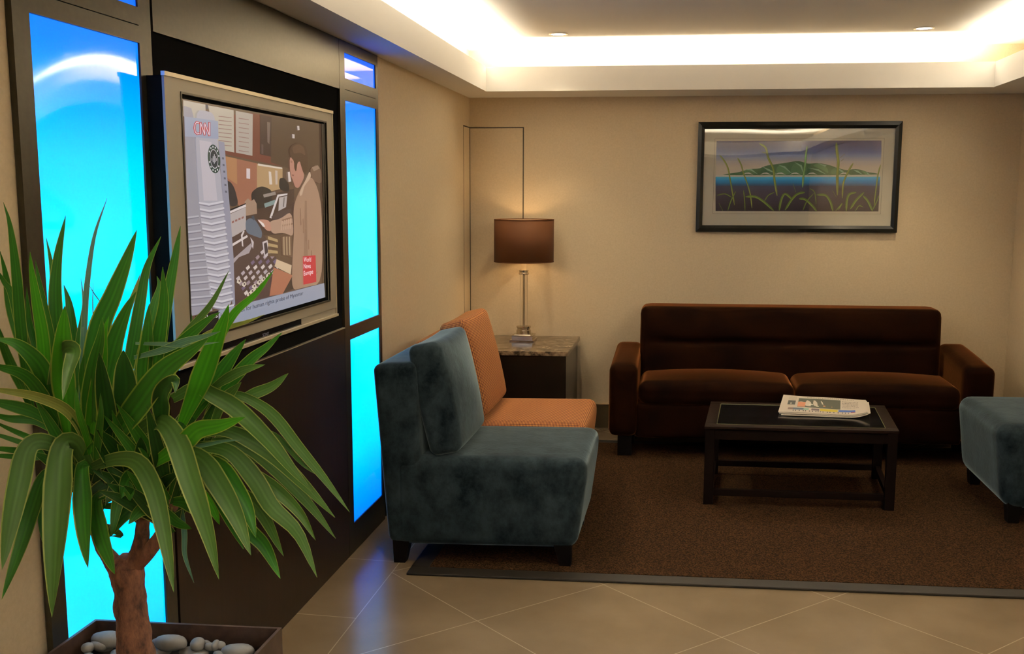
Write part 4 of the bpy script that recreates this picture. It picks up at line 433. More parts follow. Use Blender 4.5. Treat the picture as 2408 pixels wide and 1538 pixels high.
# flat shapes of the landscape print: colour, (x, z) outline
D["art"] = [
    ((74, 70, 92), [(0.1936, 2.0827), (1.3152, 2.0784), (1.3157, 2.0679), (0.1939, 2.072)]),
    ((72, 70, 94), [(0.1938, 2.0734), (1.3156, 2.0693), (1.3162, 2.0588), (0.1941, 2.0627)]),
    ((70, 70, 96), [(0.1941, 2.0641), (1.3161, 2.0601), (1.3166, 2.0496), (0.1944, 2.0534)]),
    ((68, 71, 98), [(0.1944, 2.0548), (1.3166, 2.0509), (1.3171, 2.0404), (0.1947, 2.0441)]),
    ((66, 71, 100), [(0.1946, 2.0455), (1.317, 2.0418), (1.3176, 2.0313), (0.195, 2.0348)]),
    ((66, 73, 104), [(0.1949, 2.0361), (1.3175, 2.0326), (1.318, 2.0221), (0.1952, 2.0255)]),
    ((67, 77, 109), [(0.1952, 2.0268), (1.318, 2.0234), (1.3185, 2.0129), (0.1955, 2.0161)]),
    ((68, 80, 114), [(0.1955, 2.0175), (1.3184, 2.0142), (1.319, 2.0037), (0.1958, 2.0068)]),
    ((70, 84, 120), [(0.1957, 2.0082), (1.3189, 2.0051), (1.3195, 1.9945), (0.196, 1.9975)]),
    ((82, 96, 128), [(0.196, 1.9988), (1.3194, 1.9959), (1.3199, 1.9853), (0.1963, 1.9881)]),
    ((95, 108, 136), [(0.1963, 1.9895), (1.3199, 1.9867), (1.3204, 1.9761), (0.1966, 1.9788)]),
    ((108, 120, 144), [(0.1966, 1.9802), (1.3203, 1.9775), (1.3209, 1.9669), (0.1969, 1.9694)]),
    ((121, 130, 147), [(0.1968, 1.9708), (1.3208, 1.9683), (1.3213, 1.9577), (0.1971, 1.9601)]),
    ((133, 138, 148), [(0.1971, 1.9615), (1.3213, 1.9591), (1.3218, 1.9485), (0.1974, 1.9507)]),
    ((145, 147, 150), [(0.1974, 1.9521), (1.3217, 1.9499), (1.3223, 1.9393), (0.1977, 1.9414)]),
    ((158, 156, 152), [(0.1976, 1.9428), (1.3222, 1.9407), (1.3227, 1.9301), (0.198, 1.932)]),
    ((162, 158, 151), [(0.1979, 1.9334), (1.3227, 1.9315), (1.3232, 1.9209), (0.1982, 1.9227)]),
    ((166, 160, 151), [(0.1982, 1.924), (1.3231, 1.9222), (1.3237, 1.9117), (0.1985, 1.9133)]),
    ((170, 163, 150), [(0.1985, 1.9147), (1.3236, 1.913), (1.3241, 1.9025), (0.1988, 1.9039)]),
    ((174, 165, 150), [(0.1987, 1.9053), (1.3241, 1.9038), (1.3246, 1.8932), (0.1991, 1.8946)]),
    ((178, 168, 150), [(0.199, 1.8959), (1.3245, 1.8946), (1.3251, 1.884), (0.1993, 1.8852)]),
    ((177, 167, 150), [(0.1993, 1.8866), (1.325, 1.8854), (1.3256, 1.8748), (0.1996, 1.8758)]),
    ((177, 167, 150), [(0.1996, 1.8772), (1.3255, 1.8761), (1.326, 1.8655), (0.1999, 1.8664)]),
    ((176, 166, 150), [(0.1998, 1.8678), (1.326, 1.8669), (1.3265, 1.8563), (0.2002, 1.8571)]),
    ((176, 166, 150), [(0.2001, 1.8584), (1.3264, 1.8577), (1.327, 1.8471), (0.2004, 1.8477)]),
    ((176, 166, 150), [(0.2004, 1.849), (1.3269, 1.8484), (1.3274, 1.8378), (0.2007, 1.8383)]),
    ((200, 195, 185), [(0.1965, 1.841), (1.3227, 1.8405), (1.3232, 1.8296), (0.1968, 1.8299)]),
    ((58, 138, 169), [(0.1968, 1.8306), (1.3232, 1.8303), (1.3237, 1.8193), (0.1972, 1.8195)]),
    ((39, 122, 158), [(0.1971, 1.8202), (1.3237, 1.82), (1.3243, 1.809), (0.1975, 1.809)]),
    ((24, 106, 146), [(0.1974, 1.8097), (1.3242, 1.8097), (1.3248, 1.7987), (0.1978, 1.7986)]),
    ((22, 93, 131), [(0.1977, 1.7993), (1.3248, 1.7994), (1.3253, 1.7884), (0.1981, 1.7881)]),
    ((20, 80, 115), [(0.198, 1.7888), (1.3253, 1.7891), (1.3258, 1.7782), (0.1984, 1.7777)]),
    ((36, 65, 92), [(0.1983, 1.7784), (1.3258, 1.7788), (1.3264, 1.7679), (0.1987, 1.7672)]),
    ((51, 51, 69), [(0.1987, 1.7679), (1.3263, 1.7685), (1.3269, 1.7576), (0.199, 1.7567)]),
    ((51, 50, 67), [(0.199, 1.7574), (1.3268, 1.7582), (1.3274, 1.7472), (0.1993, 1.7463)]),
    ((50, 48, 64), [(0.1993, 1.747), (1.3274, 1.7479), (1.3279, 1.7369), (0.1996, 1.7358)]),
    ((49, 46, 61), [(0.1996, 1.7365), (1.3279, 1.7376), (1.3285, 1.7266), (0.1999, 1.7253)]),
    ((48, 44, 59), [(0.1999, 1.726), (1.3284, 1.7273), (1.329, 1.7163), (0.2002, 1.7148)]),
    ((47, 43, 57), [(0.2002, 1.7155), (1.3289, 1.717), (1.3295, 1.706), (0.2005, 1.7043)]),
    ((45, 41, 55), [(0.2005, 1.705), (1.3295, 1.7067), (1.33, 1.6957), (0.2008, 1.6939)]),
    ((44, 39, 53), [(0.2008, 1.6945), (1.33, 1.6963), (1.3306, 1.6853), (0.2011, 1.6834)]),
    ((43, 37, 51), [(0.2011, 1.6841), (1.3305, 1.686), (1.3311, 1.675), (0.2014, 1.6729)]),
    ((41, 36, 50), [(0.2014, 1.6736), (1.331, 1.6757), (1.3316, 1.6647), (0.2017, 1.6624)]),
    ((40, 34, 48), [(0.2017, 1.6631), (1.3316, 1.6653), (1.3321, 1.6543), (0.202, 1.6519)]),
    ((38, 32, 45), [(0.202, 1.6525), (1.3321, 1.655), (1.3327, 1.644), (0.2023, 1.6413)]),
    ((35, 29, 42), [(0.2023, 1.642), (1.3326, 1.6447), (1.3332, 1.6336), (0.2026, 1.6308)]),
    ((33, 27, 39), [(0.2026, 1.6315), (1.3332, 1.6343), (1.3337, 1.6233), (0.203, 1.6203)]),
    ((30, 24, 36), [(0.2029, 1.621), (1.3337, 1.624), (1.3342, 1.6129), (0.2033, 1.6098)]),
    ((28, 22, 33), [(0.2032, 1.6105), (1.3342, 1.6136), (1.3348, 1.6025), (0.2036, 1.5993)]),
    ((26, 20, 30), [(0.2035, 1.5999), (1.3347, 1.6032), (1.3353, 1.5922), (0.2039, 1.5887)]),
    ((59, 90, 60), [(0.2448, 1.8448), (0.2592, 1.8482), (0.2747, 1.8513), (0.2912, 1.854), (0.3088, 1.8564), (0.3275, 1.8585), (0.3461, 1.8615), (0.3646, 1.8656), (0.3832, 1.8708), (0.4016, 1.8769), (0.4197, 1.8815), (0.4374, 1.8846), (0.4548, 1.8861), (0.4717, 1.8861), (0.4869, 1.8874), (0.5003, 1.8902), (0.512, 1.8942), (0.522, 1.8997), (0.5337, 1.9044), (0.547, 1.9084), (0.5621, 1.9117), (0.5789, 1.9142), (0.5965, 1.9168), (0.615, 1.9193), (0.6343, 1.9218), (0.6544, 1.9243), (0.6741, 1.9272), (0.6933, 1.9304), (0.7121, 1.9339), (0.7304, 1.9378), (0.7471, 1.9397), (0.7622, 1.9397), (0.7758, 1.9377), (0.7877, 1.9338), (0.7983, 1.9303), (0.8076, 1.9274), (0.8157, 1.9248), (0.8225, 1.9228), (0.8313, 1.9218), (0.8422, 1.9217), (0.8551, 1.9227), (0.8701, 1.9247), (0.886, 1.9254), (0.9028, 1.9247), (0.9204, 1.9226), (0.9389, 1.9192), (0.9571, 1.9151), (0.9748, 1.9105), (0.9921, 1.9051), (1.0091, 1.8992), (1.0256, 1.8936), (1.0417, 1.8885), (1.0573, 1.8838), (1.0725, 1.8796), (1.0864, 1.8772), (1.0989, 1.8766), (1.11, 1.8778), (1.1199, 1.8808), (1.1306, 1.8828), (1.1422, 1.8836), (1.1547, 1.8833), (1.168, 1.882), (1.181, 1.8797), (1.1936, 1.8767), (1.2059, 1.8728), (1.2177, 1.868), (1.2303, 1.8642), (1.2438, 1.8612), (1.2579, 1.8591), (1.2729, 1.8579), (1.285, 1.8562), (1.2943, 1.8539), (1.3006, 1.851), (1.3041, 1.8476), (1.2398, 1.8449), (1.1073, 1.8429), (0.9059, 1.8415), (0.6344, 1.8407), (0.433, 1.841), (0.3028, 1.8424)]),
    ((74, 107, 74), [(0.3835, 1.8593), (0.3884, 1.8679), (0.3949, 1.8744), (0.4033, 1.8791), (0.4134, 1.8817), (0.4252, 1.8824), (0.4371, 1.8806), (0.4492, 1.8763), (0.4613, 1.8695), (0.4734, 1.8603), (0.4754, 1.8533), (0.4671, 1.8487), (0.4485, 1.8464), (0.4196, 1.8464), (0.3992, 1.8486), (0.3871, 1.8529)]),
    ((127, 154, 128), [(0.3956, 1.8807), (0.4429, 1.8861), (0.4917, 1.8464), (0.4337, 1.8765)]),
    ((52, 84, 58), [(0.5054, 1.8669), (0.51, 1.8806), (0.5164, 1.8895), (0.5247, 1.8938), (0.5349, 1.8934), (0.5469, 1.8882), (0.5598, 1.8822), (0.5736, 1.8754), (0.5882, 1.8677), (0.6037, 1.8591), (0.6074, 1.8527), (0.5991, 1.8485), (0.5789, 1.8463), (0.5467, 1.8463), (0.5238, 1.8498), (0.51, 1.8566)]),
    ((127, 154, 128), [(0.5169, 1.9011), (0.5649, 1.8833), (0.627, 1.8463), (0.5557, 1.8737)]),
    ((82, 117, 79), [(0.6121, 1.8719), (0.6157, 1.889), (0.6216, 1.9009), (0.6298, 1.9078), (0.6402, 1.9094), (0.653, 1.906), (0.6661, 1.9), (0.6795, 1.8915), (0.6931, 1.8804), (0.7071, 1.8667), (0.7101, 1.8565), (0.7019, 1.8497), (0.6827, 1.8463), (0.6523, 1.8463), (0.6304, 1.8506), (0.617, 1.8591)]),
    ((127, 154, 128), [(0.6211, 1.9146), (0.672, 1.9036), (0.7281, 1.8463), (0.663, 1.8941)]),
    ((74, 107, 74), [(0.7125, 1.8795), (0.7201, 1.9017), (0.7292, 1.9166), (0.7398, 1.9242), (0.7519, 1.9246), (0.7656, 1.9178), (0.7785, 1.9105), (0.7906, 1.9029), (0.8018, 1.8948), (0.8122, 1.8862), (0.8184, 1.8781), (0.8204, 1.8705), (0.8182, 1.8632), (0.8118, 1.8564), (0.8007, 1.8513), (0.7848, 1.8479), (0.7643, 1.8462), (0.7391, 1.8462), (0.722, 1.8518), (0.7132, 1.8629)]),
    ((127, 154, 128), [(0.7314, 1.9348), (0.7861, 1.9103), (0.8021, 1.8462), (0.7771, 1.9007)]),
    ((52, 84, 58), [(0.8073, 1.8641), (0.8152, 1.876), (0.8258, 1.8841), (0.839, 1.8883), (0.8549, 1.8887), (0.8735, 1.8853), (0.8908, 1.8806), (0.907, 1.8747), (0.9219, 1.8674), (0.9357, 1.8589), (0.936, 1.8525), (0.9228, 1.8483), (0.8961, 1.8462), (0.8558, 1.8462), (0.8276, 1.8492), (0.8114, 1.8552)]),
    ((127, 154, 128), [(0.827, 1.8939), (0.9012, 1.8829), (0.9563, 1.8461), (0.8922, 1.8734)]),
    ((82, 117, 79), [(0.8681, 1.9138), (0.8779, 1.918), (0.8892, 1.9201), (0.9017, 1.9201), (0.9156, 1.918), (0.9308, 1.9137), (0.9437, 1.9067), (0.9541, 1.8969), (0.9622, 1.8844), (0.9679, 1.8691), (0.9691, 1.8597), (0.9659, 1.8563), (0.9583, 1.8589), (0.9462, 1.8674), (0.9325, 1.8755), (0.9171, 1.8831), (0.9, 1.8904), (0.8813, 1.8972), (0.8698, 1.9034), (0.8654, 1.9089)]),
    ((127, 154, 128), [(0.8927, 1.9244), (0.9535, 1.91), (0.9281, 1.8802), (0.9446, 1.9005)]),
    ((74, 107, 74), [(0.9838, 1.8665), (0.9933, 1.8801), (1.0037, 1.8886), (1.0153, 1.892), (1.0278, 1.8902), (1.0415, 1.8834), (1.0535, 1.8766), (1.0638, 1.8698), (1.0724, 1.8631), (1.0794, 1.8563), (1.0771, 1.8512), (1.0656, 1.8478), (1.0449, 1.8461), (1.0148, 1.8461), (0.9946, 1.8495), (0.9843, 1.8563)]),
    ((127, 154, 128), [(1.0074, 1.9004), (1.0618, 1.876), (1.0899, 1.8461), (1.0529, 1.8665)]),
    ((52, 84, 58), [(1.1151, 1.8588), (1.123, 1.8673), (1.1311, 1.873), (1.1392, 1.8759), (1.1476, 1.8761), (1.156, 1.8736), (1.1645, 1.8701), (1.173, 1.8657), (1.1815, 1.8603), (1.1902, 1.8541), (1.1904, 1.8494), (1.1822, 1.8465), (1.1657, 1.8452), (1.1407, 1.8455), (1.1239, 1.8479), (1.1154, 1.8523)]),
    ((127, 154, 128), [(1.1349, 1.88), (1.1685, 1.8725), (1.2031, 1.8446), (1.1596, 1.863)]),
    ((82, 117, 79), [(1.2009, 1.8727), (1.2093, 1.8701), (1.2173, 1.8669), (1.225, 1.8629), (1.2323, 1.8582), (1.2392, 1.8528), (1.2423, 1.8488), (1.2416, 1.8462), (1.2371, 1.8451), (1.2288, 1.8455), (1.2208, 1.8476), (1.2131, 1.8516), (1.2058, 1.8574), (1.1988, 1.8651), (1.1956, 1.8702), (1.1963, 1.8727)]),
    ((127, 154, 128), [(1.2219, 1.8663), (1.2494, 1.8473), (1.2163, 1.846), (1.2406, 1.8378)]),
    ((184, 176, 180), [(0.3798, 1.8451), (0.4031, 1.8588), (0.4268, 1.8615), (0.4579, 1.845), (0.4305, 1.8505), (0.4101, 1.8519)]),
    ((184, 176, 180), [(0.5019, 1.845), (0.5251, 1.8587), (0.5487, 1.8614), (0.5798, 1.845), (0.5525, 1.8504), (0.5322, 1.8518)]),
    ((184, 176, 180), [(0.6034, 1.8449), (0.6265, 1.8586), (0.6501, 1.8613), (0.681, 1.8449), (0.6539, 1.8504), (0.6336, 1.8518)]),
    ((184, 176, 180), [(0.7046, 1.8449), (0.7277, 1.8585), (0.7511, 1.8612), (0.782, 1.8449), (0.7549, 1.8503), (0.7347, 1.8517)]),
    ((184, 176, 180), [(0.819, 1.8448), (0.8419, 1.8585), (0.8653, 1.8612), (0.8961, 1.8448), (0.8691, 1.8503), (0.8489, 1.8516)]),
    ((184, 176, 180), [(1.0399, 1.8447), (1.0626, 1.8583), (1.0859, 1.861), (1.1166, 1.8447), (1.0897, 1.8501), (1.0696, 1.8515)]),
    ((216, 210, 200), [(0.1992, 1.8417), (1.3213, 1.8412), (1.3218, 1.831), (0.1995, 1.8314)]),
    ((77, 96, 38), [(0.2177, 1.9825), (0.2259, 1.9685), (0.2364, 1.9567), (0.2468, 1.9432), (0.2568, 1.9281), (0.2665, 1.9116), (0.2749, 1.8929), (0.2808, 1.8731), (0.2853, 1.8511), (0.2905, 1.825), (0.2968, 1.7952), (0.3036, 1.7625), (0.3105, 1.7286), (0.3168, 1.6968), (0.3229, 1.6649), (0.3324, 1.6325), (0.3358, 1.6331), (0.3326, 1.6665), (0.3264, 1.6984), (0.3202, 1.7303), (0.3133, 1.7642), (0.3064, 1.797), (0.3001, 1.8267), (0.2949, 1.8528), (0.2903, 1.8752), (0.2841, 1.8961), (0.2751, 1.916), (0.265, 1.9332), (0.2547, 1.9487), (0.2439, 1.9628), (0.2331, 1.9749), (0.2202, 1.9848)]),
    ((106, 122, 48), [(0.2181, 1.9829), (0.2272, 1.9697), (0.2377, 1.9578), (0.2482, 1.9442), (0.2583, 1.929), (0.268, 1.9124), (0.2766, 1.8935), (0.2825, 1.8735), (0.287, 1.8514), (0.2922, 1.8253), (0.2985, 1.7956), (0.3054, 1.7628), (0.3122, 1.7289), (0.3185, 1.6971), (0.3247, 1.6652), (0.333, 1.6326), (0.3352, 1.6329), (0.3309, 1.6662), (0.3247, 1.6981), (0.3184, 1.73), (0.3115, 1.7639), (0.3047, 1.7967), (0.2983, 1.8264), (0.2932, 1.8525), (0.2886, 1.8748), (0.2825, 1.8955), (0.2736, 1.9152), (0.2636, 1.9322), (0.2532, 1.9477), (0.2425, 1.9617), (0.2318, 1.9738), (0.2197, 1.9844)]),
    ((147, 146, 78), [(0.2182, 1.983), (0.2275, 1.9699), (0.238, 1.9581), (0.2485, 1.9444), (0.2586, 1.9292), (0.2684, 1.9126), (0.2769, 1.8936), (0.2829, 1.8736), (0.2874, 1.8514), (0.2926, 1.8254), (0.2989, 1.7956), (0.3057, 1.7628), (0.3126, 1.729), (0.3189, 1.6971), (0.3251, 1.6652), (0.3331, 1.6326), (0.3338, 1.6327), (0.3268, 1.6655), (0.3207, 1.6974), (0.3144, 1.7293), (0.3075, 1.7632), (0.3007, 1.796), (0.2943, 1.8257), (0.2891, 1.8517), (0.2846, 1.8739), (0.2786, 1.8942), (0.2699, 1.9134), (0.2601, 1.9301), (0.2499, 1.9454), (0.2394, 1.9592), (0.2288, 1.9711), (0.2187, 1.9834)]),
    ((77, 96, 38), [(0.3426, 1.9621), (0.3492, 1.9453), (0.3582, 1.9302), (0.3665, 1.9133), (0.3728, 1.8949), (0.3783, 1.8746), (0.3854, 1.8519), (0.3947, 1.8278), (0.4051, 1.8024), (0.4151, 1.7763), (0.4235, 1.752), (0.4311, 1.7277), (0.4378, 1.7012), (0.4429, 1.6729), (0.4469, 1.6429), (0.454, 1.6122), (0.4572, 1.6125), (0.456, 1.6439), (0.452, 1.6741), (0.4468, 1.7029), (0.4399, 1.73), (0.4322, 1.7546), (0.4237, 1.7792), (0.4136, 1.8056), (0.4032, 1.831), (0.394, 1.8547), (0.3871, 1.877), (0.3815, 1.8974), (0.3749, 1.9166), (0.3662, 1.9344), (0.357, 1.9498), (0.3454, 1.9637)]),
    ((106, 122, 48), [(0.3431, 1.9624), (0.3506, 1.9461), (0.3596, 1.9309), (0.368, 1.9139), (0.3743, 1.8953), (0.3799, 1.8751), (0.3869, 1.8524), (0.3962, 1.8284), (0.4066, 1.803), (0.4166, 1.7768), (0.425, 1.7524), (0.4327, 1.7281), (0.4395, 1.7015), (0.4445, 1.6731), (0.4485, 1.6431), (0.4546, 1.6122), (0.4566, 1.6124), (0.4544, 1.6437), (0.4503, 1.6739), (0.4452, 1.7026), (0.4383, 1.7296), (0.4306, 1.7542), (0.4221, 1.7787), (0.4121, 1.805), (0.4017, 1.8304), (0.3925, 1.8542), (0.3855, 1.8766), (0.3799, 1.8969), (0.3734, 1.916), (0.3647, 1.9336), (0.3556, 1.949), (0.3449, 1.9634)]),
    ((147, 146, 78), [(0.3432, 1.9624), (0.3509, 1.9463), (0.3599, 1.9311), (0.3683, 1.914), (0.3747, 1.8954), (0.3803, 1.8751), (0.3873, 1.8525), (0.3966, 1.8285), (0.407, 1.8031), (0.417, 1.7769), (0.4254, 1.7526), (0.433, 1.7282), (0.4398, 1.7016), (0.4449, 1.6732), (0.4489, 1.6431), (0.4547, 1.6122), (0.4553, 1.6123), (0.4505, 1.6433), (0.4465, 1.6734), (0.4414, 1.7019), (0.4346, 1.7286), (0.4269, 1.753), (0.4185, 1.7775), (0.4085, 1.8037), (0.3981, 1.8291), (0.3888, 1.853), (0.3818, 1.8756), (0.3763, 1.8959), (0.3698, 1.9146), (0.3614, 1.9318), (0.3523, 1.9471), (0.3437, 1.9627)]),
    ((77, 96, 38), [(0.4898, 2.059), (0.5034, 2.046), (0.5183, 2.0379), (0.5298, 2.0267), (0.5366, 2.0093), (0.5413, 1.986), (0.5484, 1.96), (0.5604, 1.9354), (0.5738, 1.9111), (0.5848, 1.8853), (0.5904, 1.8585), (0.5937, 1.8293), (0.5979, 1.7975), (0.6043, 1.7651), (0.6113, 1.7318), (0.6233, 1.6984), (0.6283, 1.6994), (0.6256, 1.7345), (0.6186, 1.7676), (0.6124, 1.7994), (0.6082, 1.8306), (0.6048, 1.8603), (0.5987, 1.8893), (0.5869, 1.9172), (0.5733, 1.9419), (0.562, 1.9648), (0.5555, 1.989), (0.5505, 2.0129), (0.542, 2.0343), (0.5268, 2.0495), (0.5101, 2.0588), (0.4921, 2.0634)]),
    ((106, 122, 48), [(0.4902, 2.0598), (0.5046, 2.0483), (0.5198, 2.04), (0.532, 2.028), (0.5391, 2.0099), (0.5438, 1.9866), (0.5509, 1.9609), (0.5627, 1.9366), (0.5762, 1.9122), (0.5873, 1.8861), (0.593, 1.8588), (0.5963, 1.8295), (0.6005, 1.7978), (0.6068, 1.7656), (0.6139, 1.7323), (0.6242, 1.6986), (0.6274, 1.6992), (0.623, 1.734), (0.616, 1.7672), (0.6098, 1.799), (0.6056, 1.8304), (0.6022, 1.86), (0.5962, 1.8886), (0.5845, 1.9161), (0.571, 1.9407), (0.5596, 1.9639), (0.5529, 1.9884), (0.548, 2.0122), (0.5398, 2.0329), (0.5252, 2.0474), (0.5089, 2.0565), (0.4917, 2.0626)]),
    ((147, 146, 78), [(0.4903, 2.06), (0.5049, 2.0489), (0.5202, 2.0404), (0.5325, 2.0284), (0.5396, 2.01), (0.5444, 1.9867), (0.5514, 1.9611), (0.5632, 1.9368), (0.5767, 1.9124), (0.5878, 1.8862), (0.5936, 1.8589), (0.5969, 1.8296), (0.6011, 1.7979), (0.6074, 1.7657), (0.6145, 1.7324), (0.6244, 1.6986), (0.6253, 1.6988), (0.617, 1.7329), (0.61, 1.7661), (0.6037, 1.7982), (0.5995, 1.8298), (0.5962, 1.8592), (0.5903, 1.8869), (0.5791, 1.9135), (0.5656, 1.938), (0.5539, 1.9619), (0.547, 1.9872), (0.5422, 2.0107), (0.5347, 2.0297), (0.5217, 2.0425), (0.5061, 2.0512), (0.4907, 2.0608)]),
    ((77, 96, 38), [(0.8152, 2.0435), (0.8084, 2.0219), (0.8058, 1.9995), (0.8036, 1.9762), (0.8026, 1.9541), (0.8021, 1.9322), (0.801, 1.9083), (0.7986, 1.882), (0.7955, 1.8541), (0.793, 1.8265), (0.7919, 1.8027), (0.7914, 1.7805), (0.7953, 1.7575), (0.8, 1.7573), (0.8048, 1.7797), (0.8052, 1.8017), (0.8062, 1.825), (0.8087, 1.8521), (0.8118, 1.8801), (0.8143, 1.9067), (0.8154, 1.9311), (0.8159, 1.953), (0.8169, 1.9747), (0.819, 1.9975), (0.8215, 2.0198), (0.8198, 2.0428)]),
    ((95, 138, 88), [(0.816, 2.0434), (0.8107, 2.0215), (0.8082, 1.9991), (0.806, 1.9759), (0.805, 1.9539), (0.8045, 1.932), (0.8034, 1.908), (0.801, 1.8817), (0.7979, 1.8537), (0.7954, 1.8262), (0.7943, 1.8025), (0.7938, 1.7804), (0.7962, 1.7575), (0.7992, 1.7573), (0.8024, 1.7799), (0.8028, 1.8019), (0.8039, 1.8253), (0.8063, 1.8525), (0.8094, 1.8804), (0.8119, 1.907), (0.813, 1.9313), (0.8135, 1.9532), (0.8145, 1.9749), (0.8166, 1.9978), (0.8192, 2.0201), (0.819, 2.0429)]),
    ((143, 174, 112), [(0.8162, 2.0434), (0.8113, 2.0214), (0.8087, 1.999), (0.8065, 1.9759), (0.8055, 1.9538), (0.8051, 1.9319), (0.804, 1.9079), (0.8015, 1.8816), (0.7984, 1.8536), (0.7959, 1.8262), (0.7948, 1.8025), (0.7944, 1.7804), (0.7964, 1.7575), (0.7972, 1.7574), (0.7968, 1.7802), (0.7972, 1.8023), (0.7983, 1.8259), (0.8008, 1.8533), (0.8039, 1.8813), (0.8064, 1.9077), (0.8075, 1.9317), (0.8079, 1.9536), (0.8089, 1.9756), (0.8111, 1.9987), (0.8136, 2.021), (0.817, 2.0432)]),
    ((77, 96, 38), [(1.0101, 2.066), (1.0061, 2.0447), (1.0079, 2.0236), (1.0106, 2.0009), (1.0151, 1.9793), (1.0201, 1.9582), (1.0235, 1.9341), (1.0236, 1.9072), (1.0219, 1.8765), (1.0211, 1.8396), (1.0225, 1.7974), (1.0249, 1.7509), (1.0332, 1.7029), (1.0395, 1.703), (1.0429, 1.751), (1.0406, 1.7974), (1.0392, 1.8389), (1.0399, 1.8749), (1.0416, 1.9058), (1.0415, 1.9345), (1.0378, 1.9607), (1.0326, 1.9825), (1.0283, 2.003), (1.0258, 2.0246), (1.024, 2.0454), (1.0164, 2.0662)]),
    ((106, 122, 48), [(1.0112, 2.066), (1.0093, 2.0449), (1.0111, 2.0237), (1.0138, 2.0013), (1.0182, 1.9799), (1.0233, 1.9586), (1.0268, 1.9342), (1.0268, 1.9069), (1.0252, 1.8762), (1.0244, 1.8395), (1.0258, 1.7974), (1.0281, 1.7509), (1.0343, 1.7029), (1.0383, 1.703), (1.0397, 1.751), (1.0373, 1.7974), (1.0359, 1.8391), (1.0367, 1.8752), (1.0383, 1.906), (1.0383, 1.9344), (1.0346, 1.9603), (1.0294, 1.9819), (1.0251, 2.0027), (1.0226, 2.0244), (1.0208, 2.0453), (1.0153, 2.0662)]),
    ((147, 146, 78), [(1.0115, 2.066), (1.01, 2.0449), (1.0118, 2.0238), (1.0145, 2.0014), (1.0189, 1.98), (1.024, 1.9588), (1.0275, 1.9342), (1.0275, 1.9069), (1.0259, 1.8761), (1.0251, 1.8395), (1.0265, 1.7974), (1.0288, 1.7509), (1.0345, 1.7029), (1.0357, 1.7029), (1.0321, 1.7509), (1.0297, 1.7974), (1.0283, 1.8394), (1.0291, 1.8758), (1.0308, 1.9066), (1.0307, 1.9343), (1.0272, 1.9592), (1.0221, 1.9806), (1.0177, 2.0018), (1.0151, 2.024), (1.0133, 2.045), (1.0126, 2.0661)]),
    ((77, 96, 38), [(1.131, 1.9251), (1.1175, 1.9091), (1.1072, 1.8908), (1.0968, 1.8692), (1.0859, 1.8447), (1.075, 1.8172), (1.0668, 1.7862), (1.064, 1.7531), (1.0643, 1.7183), (1.0686, 1.6826), (1.0728, 1.6824), (1.0764, 1.7179), (1.076, 1.7521), (1.0786, 1.7835), (1.0864, 1.8129), (1.097, 1.8394), (1.1077, 1.8636), (1.1179, 1.8847), (1.1279, 1.9027), (1.1347, 1.9229)]),
    ((106, 122, 48), [(1.1316, 1.9247), (1.1193, 1.9079), (1.1092, 1.8897), (1.0988, 1.8682), (1.0879, 1.8437), (1.077, 1.8164), (1.0689, 1.7857), (1.0661, 1.753), (1.0665, 1.7183), (1.0694, 1.6825), (1.0721, 1.6824), (1.0742, 1.718), (1.0738, 1.7523), (1.0765, 1.784), (1.0843, 1.8136), (1.095, 1.8404), (1.1057, 1.8646), (1.116, 1.8858), (1.1261, 1.9038), (1.134, 1.9233)]),
    ((147, 146, 78), [(1.1318, 1.9246), (1.1198, 1.9077), (1.1096, 1.8895), (1.0992, 1.868), (1.0883, 1.8435), (1.0775, 1.8163), (1.0694, 1.7856), (1.0666, 1.7529), (1.067, 1.7182), (1.0695, 1.6825), (1.0703, 1.6825), (1.0691, 1.7182), (1.0688, 1.7527), (1.0715, 1.7851), (1.0795, 1.8155), (1.0903, 1.8426), (1.1012, 1.867), (1.1115, 1.8884), (1.1217, 1.9065), (1.1325, 1.9242)]),
    ((77, 96, 38), [(1.316, 1.914), (1.3079, 1.8913), (1.3027, 1.8677), (1.2981, 1.8401), (1.2949, 1.8083), (1.2924, 1.7737), (1.2899, 1.7379), (1.2876, 1.7042), (1.2854, 1.6705), (1.2862, 1.6353), (1.2896, 1.6349), (1.2949, 1.6694), (1.2971, 1.7031), (1.2995, 1.7368), (1.3019, 1.7725), (1.3044, 1.807), (1.3076, 1.8383), (1.3121, 1.8653), (1.3172, 1.8887), (1.3193, 1.9131)]),
    ((106, 122, 48), [(1.3166, 1.9138), (1.3095, 1.8909), (1.3044, 1.8672), (1.2998, 1.8398), (1.2966, 1.8081), (1.2941, 1.7734), (1.2917, 1.7377), (1.2893, 1.704), (1.2871, 1.6703), (1.2868, 1.6352), (1.2889, 1.635), (1.2932, 1.6696), (1.2954, 1.7033), (1.2978, 1.737), (1.3002, 1.7727), (1.3027, 1.8072), (1.3059, 1.8386), (1.3104, 1.8658), (1.3155, 1.8892), (1.3187, 1.9133)]),
    ((147, 146, 78), [(1.3167, 1.9138), (1.3099, 1.8907), (1.3048, 1.8672), (1.3002, 1.8397), (1.297, 1.808), (1.2945, 1.7734), (1.292, 1.7377), (1.2897, 1.704), (1.2875, 1.6702), (1.2869, 1.6352), (1.2875, 1.6351), (1.2892, 1.67), (1.2914, 1.7038), (1.2938, 1.7375), (1.2962, 1.7732), (1.2987, 1.8078), (1.3019, 1.8394), (1.3065, 1.8667), (1.3116, 1.8903), (1.3173, 1.9136)]),
    ((77, 96, 38), [(0.5062, 2.0019), (0.5179, 1.9963), (0.5298, 1.9935), (0.5381, 1.9898), (0.5412, 1.9848), (0.5425, 1.9772), (0.5468, 1.969), (0.5497, 1.9695), (0.5508, 1.9785), (0.549, 1.9877), (0.5432, 1.9964), (0.5322, 2.0016), (0.5196, 2.0046), (0.5068, 2.0048)]),
